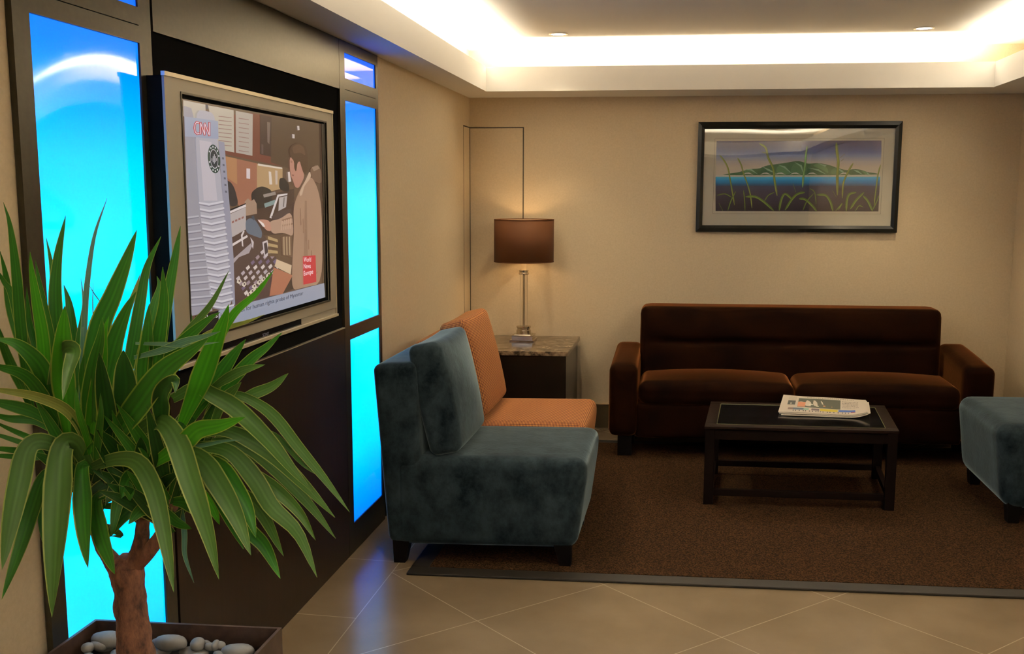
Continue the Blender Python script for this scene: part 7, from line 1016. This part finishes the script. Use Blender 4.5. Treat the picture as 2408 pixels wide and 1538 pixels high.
# soft waves in the glazing, plus an added lean that turns its reflection sideways
sx_ = nt.nodes.new('ShaderNodeSeparateXYZ'); nt.links.new(tcn.outputs['Object'], sx_.inputs[0])
m1_ = nt.nodes.new('ShaderNodeMath'); m1_.operation = 'MULTIPLY_ADD'; m1_.inputs[1].default_value = LEAN; nt.links.new(sx_.outputs[0], m1_.inputs[0])
m2_ = nt.nodes.new('ShaderNodeMath'); m2_.operation = 'MULTIPLY'; m2_.inputs[1].default_value = .0022; nt.links.new(nz.outputs[0], m2_.inputs[0]); nt.links.new(m2_.outputs[0], m1_.inputs[2])
nt.links.new(m1_.outputs[0], bp.inputs['Height']); nt.links.new(bp.outputs[0], gs.inputs['Normal'])
nt.links.new(fr.outputs[0], ms.inputs[0]); nt.links.new(tr.outputs[0], ms.inputs[1]); nt.links.new(gs.outputs[0], ms.inputs[2]); nt.links.new(ms.outputs[0], o_.inputs[0])
obj('picture_glass', bx(ix0 - .001, ix1 + .001, ym - .0095, ym - .0075, iz0 - .001, iz1 + .001), gl, t, sh=True)

# ------------------------------------------------------------------ rug
t = thing('area_rug', 'brown cut-pile area rug with dark leather border under the seating', 'rug', (.5, 5.4, 0))
rx0, rx1, ry0, ry1 = -1.203, 2.2, 4.138, 6.655
obj('pile', bx(rx0 + .085, rx1 - .085, ry0 + .085, ry1 - .085, .001, .013), M['carpet'], t, sh=True)
bm = BM()
for q in ((rx0, rx1, ry0, ry0 + .0845), (rx0, rx1, ry1 - .0845, ry1), (rx0, rx0 + .0845, ry0 + .0845, ry1 - .0845), (rx1 - .0845, rx1, ry0 + .0845, ry1 - .0845)): box(bm, *q, .0005, .0115, bev=.004)
obj('border', bm, M['rug_border'], t, sh=True)
RZ = .0132

# ------------------------------------------------------------------ slipper chairs
def slipper_chair(name, label, y0, fabric, uv, xoff=0, shorter=0, group='armless lounge chairs against the left wall'):
    t = thing(name, label, 'chair', (-.9 + xoff, y0 + .34, 0), group)
    W = .675; X = lambda a: a + xoff
    def seatfn(c):
        k = max(0, min(1, (c.z - .1) / .42))          # front leans out over the leg
        x = c.x
        if c.x > -.9: x += .055 * k * (c.x + .9) / .45 * (1 if k < .75 else 1 - (k - .75) * .9)
        x -= shorter * (c.x + 1.3) / .85
        return (X(x), c.y, c.z + .012 * (c.x + .9))
    bm = softbox(-1.30, -.455, y0, y0 + W, .095, .515, .05, 16, puff=.012, uv=False)
    for v in bm.verts: v.co = Vector(seatfn(v.co))
    if uv: box_uv(bm)
    obj('seat', bm, fabric, t, smooth=True, sh=True)
    def backfn(c):
        k = (c.z - .1) / .84
        return (X(c.x - .062 * k + (.03 * k if c.x > -1.24 else 0)), c.y, c.z + .10 * k * (c.x + 1.24))
    bm = softbox(-1.325, -1.155, y0 + .002, y0 + W - .002, .10, .945, .035, 14)
    for v in bm.verts: v.co = Vector(backfn(v.co))
    if uv: box_uv(bm)
    obj('backrest', bm, fabric, t, smooth=True, sh=True)
    for lx, fl in ((-1.265, 0.0), (-.52 - shorter, RZ)):
        for ly in (y0 + .05, y0 + W - .05):
            bm = taper(BM(), X(lx), ly, .052, .078, fl, .115, dx=(-.012 if lx < -1 else .012)); obj('leg', bm, M['wood_leg'], t, sh=True)
    return t
def cushion(name, label, y0, y1, fabric, uv, xb, xt, zt=1.02, zb=.505):
    h = zt - zb; th = .155
    bm = softbox(-th / 2, th / 2, y0, y1, 0, h, .038, 16, puffside=.035)
    ang = math.atan2(xt - xb, h)
    cm = (y0 + y1) / 2
    if uv: box_uv(bm)
    for v in bm.verts:
        c = v.co; ux = (c.y - cm) / ((y1 - y0) / 2); uz = c.z / h * 2 - 1
        pin = 1 - .10 * (abs(ux) ** 3) * (abs(uz) ** 3)
        y = cm + (c.y - cm) * (1 - .035 * (1 - uz * uz)); x = c.x * pin
        z = c.z + .02 * (1 if uz > 0 else -0) * max(0, 1 - ux * ux) * 0
        z = h / 2 + (z - h / 2) * (1 - .03 * (1 - ux * ux)) if uz > 0 else z
        x2 = x * math.cos(ang) + z * math.sin(ang); z2 = -x * math.sin(ang) + z * math.cos(ang)
        v.co = Vector((xb + x2, y, zb + z2 + th / 2 * abs(math.sin(ang)) ))
    o = obj(name, bm, fabric, smooth=True, sh=True, origin=(xb, cm, zb))
    return tag(o, label, 'cushion')
CH1, CH2 = 4.262, 4.972
slipper_chair('slipper_chair', 'nearest armless lounge chair in teal blue velvet, beside the tall blue glass column', CH1, M['teal'], False)
slipper_chair('slipper_chair', 'armless lounge chair in orange checked weave behind the teal blue chair', CH2, M['check'], True, -.012, .062)
cushion('back_cushion', 'loose teal velvet back cushion leaning on the near blue chair', CH1 + .02, CH1 + .60, M['teal'], False, -1.055, -1.165, 1.03)
cushion('back_cushion', 'loose orange checked back cushion leaning on the orange chair', CH2 + .03, CH2 + .63, M['check'], True, -1.075, -1.205, 1.04)

# footstool block on the right
t = thing('ottoman', 'teal blue velvet ottoman cut off by the right edge, right of the coffee table', 'ottoman', (1.92, 5.6, 0))
def ofn(c):
    k = max(0, 1 - (c.z - .1) / .43); x = c.x + (.05 * k if c.x < 1.8 else 0)
    return (x, c.y, c.z)
obj('upholstered_block', softbox(1.60, 2.17, 5.075, 5.90, .09, .535, .075, 16, puff=.01), M['teal'], t, smooth=True, sh=True, fn=ofn)
for lx in (1.715, 2.11):
    for ly in (5.14, 5.83): obj('leg', taper(BM(), lx, ly, .055, .075, RZ, .13), M['wood_leg'], t, sh=True)

# ------------------------------------------------------------------ sofa
t = thing('sofa', 'long dark brown velvet two-seat sofa with block arms against the back wall', 'sofa', (.72, 6.6, 0))
V = M['brown_velvet']
obj('base', softbox(-.29, 1.745, 6.245, 6.93, .135, .36, .02, 8), V, t, smooth=True, sh=True)
def armfn(c): k = (c.y - 6.22) / .75; return (c.x, c.y, c.z + (.055 * k if c.z > .4 else 0))
obj('arm', softbox(-.465, -.283, 6.215, 6.95, .145, .615, .045, 12, puff=.01), V, t, smooth=True, sh=True, fn=armfn)
obj('arm', softbox(1.738, 1.925, 6.215, 6.95, .145, .635, .045, 12, puff=.01), V, t, smooth=True, sh=True, fn=armfn)
xm = .715
for a, b in ((-.278, xm - .003), (xm + .003, 1.733)):
    obj('seat_cushion', softbox(a, b, 6.225, 6.80, .355, .505, .055, 18, puff=.032), V, t, smooth=True, sh=True)
def backfn(c):
    y = c.y - .045 * (.94 - c.z)           # leans back with height
    y += .03 * (c.z - .5)
    if c.y < 6.74:
        d = 0
        for a, b in ((-.10, .655), (.80, 1.61)):
            ex = max(0, a - c.x, c.x - b)
            d = max(d, math.exp(-(ex / .05) ** 2) * math.exp(-((c.z - .712) / .016) ** 2))
        y += .042 * d
        y += .016 * math.exp(-((c.x - .69) / .012) ** 2)
        for xc, w_ in ((.2, .5), (1.2, .5)):
            y -= .018 * max(0, 1 - ((c.x - xc) / w_) ** 2) * (math.exp(-((c.z - .8) / .09) ** 2) + .7 * math.exp(-((c.z - .6) / .09) ** 2))
    return (c.x, y, c.z)
bm = softbox(-.292, 1.70, 6.66, 6.93, .37, .948, .05, 10)
bmesh.ops.subdivide_edges(bm, edges=bm.edges[:], cuts=2, use_grid_fill=True)
obj('backrest', bm, V, t, smooth=True, sh=True, fn=backfn)
for lx in (-.36, 1.84):
    for ly in (6.29, 6.60): obj('leg', bx(lx - .045, lx + .045, ly - .045, ly + .045, RZ, .15), M['wood_leg'], t, sh=True)

# ------------------------------------------------------------------ coffee table
t = thing('coffee_table', 'low dark wood coffee table with inset glass top in front of the sofa', 'table', (.65, 5.6, 0))
def tf(c): # table plan: a along the front, b along the side
    a, b = c.x, c.y; return (.127 + a + .075 * b, 5.272 + .070 * a + b, c.z)
TW, TD, TH = 1.022, .665, .455
bm = BM(); fw = .062
box(bm, 0, TW, 0, fw, TH - .016, TH, bev=.002); box(bm, 0, TW, TD - fw, TD, TH - .016, TH, bev=.002)
box(bm, 0, fw, fw, TD - fw, TH - .016, TH, bev=.002); box(bm, TW - fw, TW, fw, TD - fw, TH - .016, TH, bev=.002)
obj('top_frame', bm, M['wood'], t, fn=tf)
bm = BM(); box(bm, fw + .001, TW - fw - .001, fw + .001, TD - fw - .001, TH - .012, TH - .002)
obj('glass_top', bm, M['gloss_black'], t, fn=tf)['label'] = 'black glass panel'
bm = BM(); e = .003
for q in ((fw, TW - fw, fw, fw + e), (fw, TW - fw, TD - fw - e, TD - fw), (fw, fw + e, fw, TD - fw), (TW - fw - e, TW - fw, fw, TD - fw)): box(bm, *q, TH - .003, TH + .0006)
obj('glass_edge', bm, mat('green_glass_edge', (.22, .22, .12), .15), t, fn=tf)
bm = BM()
for q in ((.055, TW - .055, .012, .034), (.055, TW - .055, TD - .034, TD - .012), (.012, .034, .055, TD - .055), (TW - .034, TW - .012, .055, TD - .055)): box(bm, *q, TH - .075, TH - .016)
obj('apron', bm, M['wood_dark'], t, fn=tf)
for a in (.030, TW - .030):
    for b in (.030, TD - .030): obj('leg', bx(a - .026, a + .026, b - .026, b + .026, RZ, TH - .016, bev=.002), M['wood_dark'], t, fn=tf)
for q in ((.055, TW - .055, .015, .045), (.055, TW - .055, TD - .045, TD - .015), (.015, .045, .055, TD - .055), (TW - .045, TW - .015, .055, TD - .055)):
    obj('stretcher', bx(*q, .062, .098, bev=.002), M['wood_dark'], t, fn=tf)

# ------------------------------------------------------------------ newspaper
t = thing('newspaper', 'folded newspaper with colour front page lying on the coffee table', 'newspaper', (.8, 5.75, TH + .001))
NC = [Vector(v) for v in ((.548, 5.640, 0), (1.035, 5.640, 0), (1.10, 6.06, 0), (.625, 6.145, 0))]   # near-left, near-right, far-right, far-left
def npos(u, v, z, grow=0):
    u = -grow + u * (1 + 2 * grow); a = NC[0].lerp(NC[1], u); b = NC[3].lerp(NC[2], u); p = a.lerp(b, v)
    curl = .020 * max(0, (u - .80) / .2) ** 2 * (1 - .8 * v)
    return Vector((p.x, p.y, TH + .0015 + z + curl + .0025 * math.sin(u * 7) * math.sin(v * 3 + 1) * (1 if z > .004 else .2) + .002 * (z > .004)))
def sheet(bm, z0, z1, du=0, dv=0):
    n, k = 24, 10; top = []; bot = []
    for i in range(n + 1):
        top.append([bm.verts.new(npos(i / n + du, j / k + dv, z1)) for j in range(k + 1)]); bot.append([bm.verts.new(npos(i / n + du, j / k + dv, z0)) for j in range(k + 1)])
    for i in range(n):
        for j in range(k):
            bm.faces.new((top[i][j], top[i + 1][j], top[i + 1][j + 1], top[i][j + 1])); bm.faces.new((bot[i][j], bot[i][j + 1], bot[i + 1][j + 1], bot[i + 1][j]))
    for i in range(n): bm.faces.new((top[i][0], bot[i][0], bot[i + 1][0], top[i + 1][0])); bm.faces.new((top[i][k], top[i + 1][k], bot[i + 1][k], bot[i][k]))
    for j in range(k): bm.faces.new((top[0][j], top[0][j + 1], bot[0][j + 1], bot[0][j])); bm.faces.new((top[n][j], bot[n][j], bot[n][j + 1], top[n][j + 1]))
bm = BM(); sheet(bm, 0, .0035, .035, -.05); sheet(bm, .0042, .0075, .012, -.02); obj('inner_pages', bm, M['paper'], t, smooth=False)
bm = BM(); sheet(bm, .0082, .0125); obj('front_page', bm, M['paper'], t)
NP = []
def nb(c, u0, u1, v0, v1): NP.append((c, [(u0 + (u1 - u0) * k / 6, v0) for k in range(7)] + [(u1 - (u1 - u0) * k / 6, v1) for k in range(7)]))
nb((69, 71, 59), .20, .70, .30, .86); nb((201, 138, 108), .20, .29, .32, .62); nb((201, 138, 108), .60, .70, .34, .66); nb((210, 154, 124), .64, .70, .58, .74); nb((223, 224, 212), .33, .38, .46, .52); nb((224, 224, 200), .42, .45, .38, .43); nb((176, 128, 96), .50, .54, .40, .48)
nb((58, 60, 56), .08, .17, .42, .68); nb((168, 164, 154), .11, .13, .45, .55)
nb((81, 96, 110), .10, .34, .14, .25); nb((122, 102, 96), .10, .16, .14, .25); nb((110, 95, 102), .37, .46, .14, .25); nb((201, 181, 60), .47, .67, .14, .27); nb((122, 112, 48), .50, .64, .19, .22); nb((52, 80, 140), .68, .87, .14, .26); nb((139, 74, 74), .82, .87, .10, .20); nb((143, 179, 160), .28, .34, .15, .24)
random.seed(5)
for r in range(5):
    v = .40 + r * .09; u = .72
    while u < .90:
        wd = random.uniform(.006, .014); nb((87, 80, 74), u, u + wd, v, v + .03); u += wd + .006
u = .16
while u < .80: nb((48, 44, 48), u, u + .012, .06, .11); u += random.uniform(.025, .05)
u = .30
while u < .85: nb((107, 100, 96), u, u + .01, .90, .93); u += random.uniform(.018, .03)
for r in range(4):
    u = .08
    while u < .17: nb((138, 128, 120), u, u + .008, .72 + r * .05, .735 + r * .05); u += .014
bm, mats = flat_picture('newsprint_ink', NP, lambda p, h: npos(p[0], p[1], .0128 + h), t, off=.000008, gain=1.0, rough=.9)
obj('printed_front', bm, mats, t)

# ------------------------------------------------------------------ end table and lamp
t = thing('end_table', 'dark square end table with brown marble top in the corner', 'table', (-1.12, 6.72, 0))
obj('base_plinth', bx(-1.42, -.78, 6.67, 7.03, 0, RZ - .0005), M['wood'], t, sh=True)
obj('cabinet_body', bx(-1.44, -.757, 6.345, 7.04, RZ, .646, bev=.002), mat('satin_dark_laminate', (.006, .0045, .0035), .22, Specular_IOR_Level=.3), t, sh=True)
obj('marble_top', bx(-1.455, -.742, 6.325, 7.048, .65, .68, bev=.003), M['marble'], t, sh=True)
LX, LY = -1.115, 6.73
t = thing('table_lamp', 'table lamp with crystal column and brown drum shade on the marble end table', 'lamp', (LX, LY, .68))
bm = BM()
def pyr(bm, a0, a1, z0, z1): taper(bm, LX, LY, a0, a1, z0, z1)
pyr(bm, .172, .172, .6805, .690); pyr(bm, .150, .142, .690, .716); pyr(bm, .150, .150, .716, .722); pyr(bm, .118, .112, .722, .728)
obj('base_plate', bm, M['chrome'], t)
bm = BM(); lathe(bm, [(0, .728), (.052, .728), (.052, .752), (.046, .758), (.046, .768), (.052, .772), (.052, .782), (.036, .786), (0, .786)], LX, LY); obj('lower_collar', bm, M['chrome'], t, smooth=False)
bm = BM(); lathe(bm, [(0, .7862), (.0275, .7862), (.0275, 1.148), (0, 1.148)], LX, LY); obj('crystal_column', bm, M['crystal'], t, smooth=False)
bm = BM(); cyl(bm, .0055, .787, 1.147, LX, LY, 16); obj('inner_rod', bm, M['chrome'], t)
bm = BM(); lathe(bm, [(0, 1.1482), (.036, 1.1482), (.036, 1.158), (.031, 1.162), (.031, 1.168), (.034, 1.172), (.034, 1.178), (0, 1.178)], LX, LY); obj('upper_collar', bm, M['chrome'], t)
bm = BM(); cyl(bm, .018, 1.1785, 1.30, LX, LY, 24); obj('candle_sleeve', bm, M['sleeve'], t)
bm = BM(); R = .2095
lathe(bm, [(R - .004, 1.243), (R, 1.243), (R, 1.530), (R - .004, 1.530)], LX, LY, 72, 0); lathe(bm, [(R - .004, 1.530), (R - .004, 1.243)], LX, LY, 72, 1)
bmesh.ops.remove_doubles(bm, verts=bm.verts, dist=1e-5); obj('lamp_shade', bm, [M['shade'], M['shade_in']], t, smooth=True)
for zr in (1.237, 1.5285):
    bm = BM(); lathe(bm, [(R - .0045, zr), (R + .0012, zr), (R + .0012, zr + .006), (R - .0045, zr + .006), (R - .0045, zr)], LX, LY, 72); obj('shade_rim', bm, M['shade'], t)
bm = BM()
for k in range(3):
    a = 2 * PI * k / 3; c, s = math.cos(a), math.sin(a)
    vs_ = [bm.verts.new((LX + r * c + q * -s, LY + r * s + q * c, z)) for r in (.012, R - .004) for q in (-.0015, .0015) for z in (1.302, 1.306)]
    for q in ((0, 1, 3, 2), (4, 6, 7, 5), (0, 4, 5, 1), (2, 3, 7, 6), (0, 2, 6, 4), (1, 5, 7, 3)): bm.faces.new([vs_[i] for i in q])
obj('shade_fitter', bm, M['chrome'], t)
bm = BM(); bmesh.ops.create_uvsphere(bm, u_segments=20, v_segments=12, radius=.024, matrix=Matrix.Translation((LX, LY, 1.335)))
bmat = mat('bulb_glass', (.9, .8, .6), .3, Emission_Color=(1, .66, .34, 1), Emission_Strength=6); obj('bulb_glass', bm, bmat, t, smooth=True)

# ------------------------------------------------------------------ downlights
dl_em = mat('downlight_lens', (.9, .9, .85), .3, Emission_Color=(1, .93, .78, 1), Emission_Strength=7)
dl_rim = mat('downlight_rim', (.72, .66, .58), .3, .3)
DLL = ['round recessed ceiling downlight above the corner with the lamp', 'round recessed ceiling downlight above the sofa, nearer the right wall']
for i, (x, y, z) in enumerate(DOWN):
    t = thing('ceiling_downlight', DLL[i] if i < 2 else 'recessed ceiling downlight outside the photo near the camera', 'light', (x, y, z), 'recessed downlights')
    bm = BM(); lathe(bm, [(.047, z - .001), (.060, z - .001), (.060, z - .006), (.052, z - .008), (.047, z - .002), (.047, z - .001)], x, y, 40); obj('rim', bm, dl_rim, t, smooth=True)
    bm = BM(); lathe(bm, [(.0, z - .0045), (.0468, z - .0045), (.0468, z - .001), (0, z - .001)], x, y, 40); obj('lens', bm, dl_em, t)

# ------------------------------------------------------------------ planter, pebbles
PX0, PX1, PY0, PY1, PZ = -1.495, -.995, 1.81, 2.305, .60
t = thing('planter_box', 'square dark bronze planter box filled with grey pebbles, in front of the wall unit', 'planter', ((PX0 + PX1) / 2, (PY0 + PY1) / 2, 0))
bm = BM(); wl = .008
oc = [(PX0, PY0), (PX1, PY0), (PX1, PY1), (PX0, PY1)]; ic = [(PX0 + wl, PY0 + wl), (PX1 - wl, PY0 + wl), (PX1 - wl, PY1 - wl), (PX0 + wl, PY1 - wl)]
R4 = [[bm.verts.new((x, y, z)) for x, y in pts] for pts, z in ((oc, 0), (oc, PZ), (ic, PZ), (ic, .02))]
bm.faces.new(R4[0][::-1]); bm.faces.new(R4[3])
for a, b in zip(R4, R4[1:]):
    for i in range(4): bm.faces.new((a[i], a[(i + 1) % 4], b[(i + 1) % 4], b[i]))
obj('box_shell', bm, M['planter'], t, sh=True)
SZ = .537
obj('soil', bx(PX0 + wl + .001, PX1 - wl - .001, PY0 + wl + .001, PY1 - wl - .001, .4, SZ), M['soil'], t, sh=True)
random.seed(11)
def pebble(x, y, z, a, b, c, rot, label, group):
    bm = BM(); bmesh.ops.create_icosphere(bm, subdivisions=3, radius=1)
    off = Vector((random.random() * 9, random.random() * 9, 0))
    for v in bm.verts:
        n = v.co.copy(); k = 1 + .10 * mnoise.noise(n * 1.1 + off)
        v.co = Vector((n.x * a * k, n.y * b * k, math.copysign(abs(n.z) ** .8, n.z) * c * k))
    bm.transform(Matrix.Rotation(rot, 4, 'Z') @ Matrix.Rotation(random.uniform(-.15, .15), 4, 'X'))
    o = obj('pebble', bm, M['pebble'], smooth=True); o.location = (x, y, z); del o['_o']
    return tag(o, label, 'pebble', group)
placed = []
def free(x, y, r): return all(math.hypot(x - p[0], y - p[1]) > (r + p[2]) * .74 for p in placed)
PEBL = ['flat pebble against the planter back left of the trunk', 'large rounded grey pebble left of the yucca trunk', 'speckled grey pebble just left of the trunk in front', 'small pebble at the far left corner of the planter', 'pebble touching the left side of the trunk', 'pebble peeking out right of the trunk', 'long thin pebble by the planter back wall right of trunk', 'small grey pebble between the trunk and the thin pebble', 'big smooth grey pebble right of the trunk', 'pale flat oval pebble along the planter back wall', 'small pebble behind the large right-hand pebble', 'large pale pebble in the right corner of planter', 'upright grey pebble between the two biggest right pebbles', 'little yellowish pebble under the pale flat oval one', 'narrow upright pebble near the right front', 'small dark pebble beside the large right corner pebble', 'small pebble low between others on the right']
for (x, y, a, b), lab in zip(D['peb'], PEBL):
    a *= .5 * 1.12; bb = max(b * .5 * 1.3, a * .55); cc = min(.020, max(.010, b * .5))
    x = max(PX0 + wl + a * 1.1 + .006, min(PX1 - wl - a * 1.1 - .016, x)); yy = min(y, PY1 + T * x - wl - bb * 1.1 - .016)
    yy = max(yy, PY0 + .06 + T * x)
    tries = 0
    z = SZ + cc * .9
    if not free(x, yy, (a + bb) / 2): z += .016
    placed.append((x, yy, (a + bb) / 2)); pebble(x, yy, z, a, bb, cc, 0, lab, 'pebbles in the planter')
nn = 0
for k in range(2500):
    a = random.uniform(.016, .034); b = a * random.uniform(.6, .9); r = (a + b) / 2
    x = random.uniform(PX0 + wl + a * 1.5, PX1 - wl - a * 1.5); yb_ = random.uniform(PY0 + wl + a * 1.5, PY1 - wl - a * 1.5); y = yb_ + T * x
    if math.hypot(x + 1.235, y - 1.95) < r + .045 or not free(x, y, r): continue
    placed.append((x, y, r)); pebble(x, y, SZ + .011, a, b, random.uniform(.011, .016), random.uniform(-.6, .6), 'grey river pebble among the many filling the planter around the trunk', 'pebbles in the planter'); nn += 1
    if nn > 90: break

# ------------------------------------------------------------------ yucca
t = thing('yucca_plant', 'potted yucca with thick brown trunk and long yellow-edged green leaves', 'plant', (-1.235, 1.95, .51))
def tube(bm, pts, seg=18, rough=.0, seed=0):
    rings = []; P = []
    for i in range(len(pts) - 1):
        a, b = pts[i], pts[i + 1]
        for k in range(8): P.append([a[j] + (b[j] - a[j]) * k / 8 for j in range(4)])
    P.append(list(pts[-1]))
    for i, p in enumerate(P):
        d = Vector(P[min(i + 1, len(P) - 1)][:3]) - Vector(P[max(i - 1, 0)][:3]); d.normalize()
        u = d.cross(Vector((0, 1, 0))).normalized() if abs(d.y) < .9 else Vector((1, 0, 0)); v = d.cross(u).normalized(); ring = []
        for s in range(seg):
            a = 2 * PI * s / seg; dirv = u * math.cos(a) + v * math.sin(a); c = Vector(p[:3])
            r = p[3] * (1 + rough * mnoise.noise((c + dirv * .03) * 26 + Vector((seed, 0, 0))) + rough * .6 * mnoise.noise((c + dirv * .03) * 70))
            ring.append(bm.verts.new(c + dirv * r))
        rings.append(ring)
    for a, b in zip(rings, rings[1:]):
        for s in range(seg): bm.faces.new((a[s], a[(s + 1) % seg], b[(s + 1) % seg], b[s]))
    bm.faces.new(rings[0][::-1]); bm.faces.new(rings[-1])
for k, (nm, pts) in enumerate(D['trunk']):
    bm = BM()
    if nm == 'trunk': pts = [[-1.237, 1.95, .50, .0445], [-1.237, 1.95, .57, .044]] + pts
    tube(bm, pts, 24, .12, k * 7); obj('trunk' if nm == 'trunk' else 'branch', bm, M['bark'], t, smooth=True)

def catmull(P, n):
    Q = [P[0] * 2 - P[1]] + P + [P[-1] * 2 - P[-2]]; out = []; m_ = len(P) - 1
    for i in range(n + 1):
        s = i / n * m_; k = min(int(s), m_ - 1); f = s - k; p0, p1, p2, p3 = Q[k:k + 4]
        out.append(.5 * ((2 * p1) + (-p0 + p2) * f + (2 * p0 - 5 * p1 + 4 * p2 - p3) * f * f + (-p0 + 3 * p1 - 3 * p2 + p3) * f ** 3))
    return out
CAMV = Vector((0, 0, 1.7))
def leaf(bm, lay, pts, width, mi, twist=0, fold=.16):
    P = catmull([Vector(p) for p in pts], 20); n = len(P); L = [0]
    for i in range(1, n): L.append(L[-1] + (P[i] - P[i - 1]).length)
    rows = []
    for i, p in enumerate(P):
        s = L[i] / L[-1]; d = (P[min(i + 1, n - 1)] - P[max(i - 1, 0)]).normalized()
        face = (Vector((.35, -.9, .25))).normalized()      # blades fan out facing the room
        sd = d.cross(face)
        if sd.length < .15: sd = d.cross(Vector((0, 0, 1)))
        sd.normalize(); up = sd.cross(d).normalized()
        a = twist * (s - .3); sd2 = sd * math.cos(a) + up * math.sin(a); up2 = sd2.cross(d).normalized()
        wd = width * (.50 + .50 * min(1, s / .38)) if s < .38 else width * max(0, 1 - ((s - .38) / .62) ** 2.0) ** .85
        wd = max(wd, .0006)
        row = []
        for k in (-1, -.5, 0, .5, 1):
            row.append(bm.verts.new(p + sd2 * (wd / 2 * k) + up2 * (fold * wd * (abs(k) ** 1.5 - .4))))
        rows.append(row)
    for i in range(n - 1):
        for k in range(4):
            f = bm.faces.new((rows[i][k], rows[i][k + 1], rows[i + 1][k + 1], rows[i + 1][k])); f.material_index = mi; f.smooth = True
            for l, (uu, vv) in zip(f.loops, ((k / 4, L[i]), ((k + 1) / 4, L[i]), ((k + 1) / 4, L[i + 1]), (k / 4, L[i + 1]))): l[lay].uv = (uu, vv)
heads = [Vector((-1.325, 1.95, .985)), Vector((-1.21, 1.95, 1.0)), Vector((-1.13, 1.95, .96))]
crowns = []
for k in range(3):
    bm = BM(); crowns.append((bm, bm.loops.layers.uv.verify()))
random.seed(21)
for pts, wd, tone in D['leaves']:
    b = Vector(pts[0]); k = min(range(3), key=lambda i: abs(heads[i].x - b.x)); bm, lay = crowns[k]
    leaf(bm, lay, pts, wd * 1.15, tone, twist=random.uniform(-.7, .7), fold=random.uniform(.08, .22))
# inner and rear leaves that fill the crown on its far side
for j in range(150):
    k = j % 3; h = heads[k]; az = random.uniform(0, 2 * PI); el = random.uniform(-.1, 1.25); ln_ = random.uniform(.15, .24)
    if math.sin(az) < -.1 and el < .6: ln_ = .13
    if el > .9: ln_ = random.uniform(.20, .32)
    d = Vector((math.cos(az) * math.cos(el), math.sin(az) * math.cos(el) * .8, math.sin(el)))
    p0 = h + Vector((random.uniform(-.02, .02), random.uniform(-.02, .02), random.uniform(-.02, .07)))
    droop = random.uniform(.02, .10) if el < .6 else .01
    P = [p0 + d * ln_ * s - Vector((0, 0, droop * s * s * s * 2)) for s in (0, .35, .7, 1)]
    if any(p.x < -1.50 or p.y > 2.3 or p.z < .935 for p in P): continue
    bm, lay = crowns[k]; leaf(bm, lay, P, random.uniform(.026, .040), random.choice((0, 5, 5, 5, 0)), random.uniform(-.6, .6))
for bm, lay in crowns:
    me = bpy.data.meshes.new('foliage'); o0 = Vector(t['_o'])
    for v in bm.verts: v.co -= o0
    bm.to_mesh(me); bm.free()
    for mm in LEAFM: me.materials.append(mm)
    o = bpy.data.objects.new('foliage', me); COL.objects.link(o); o.parent = t

for o in bpy.data.objects:
    if '_o' in o: del o['_o']
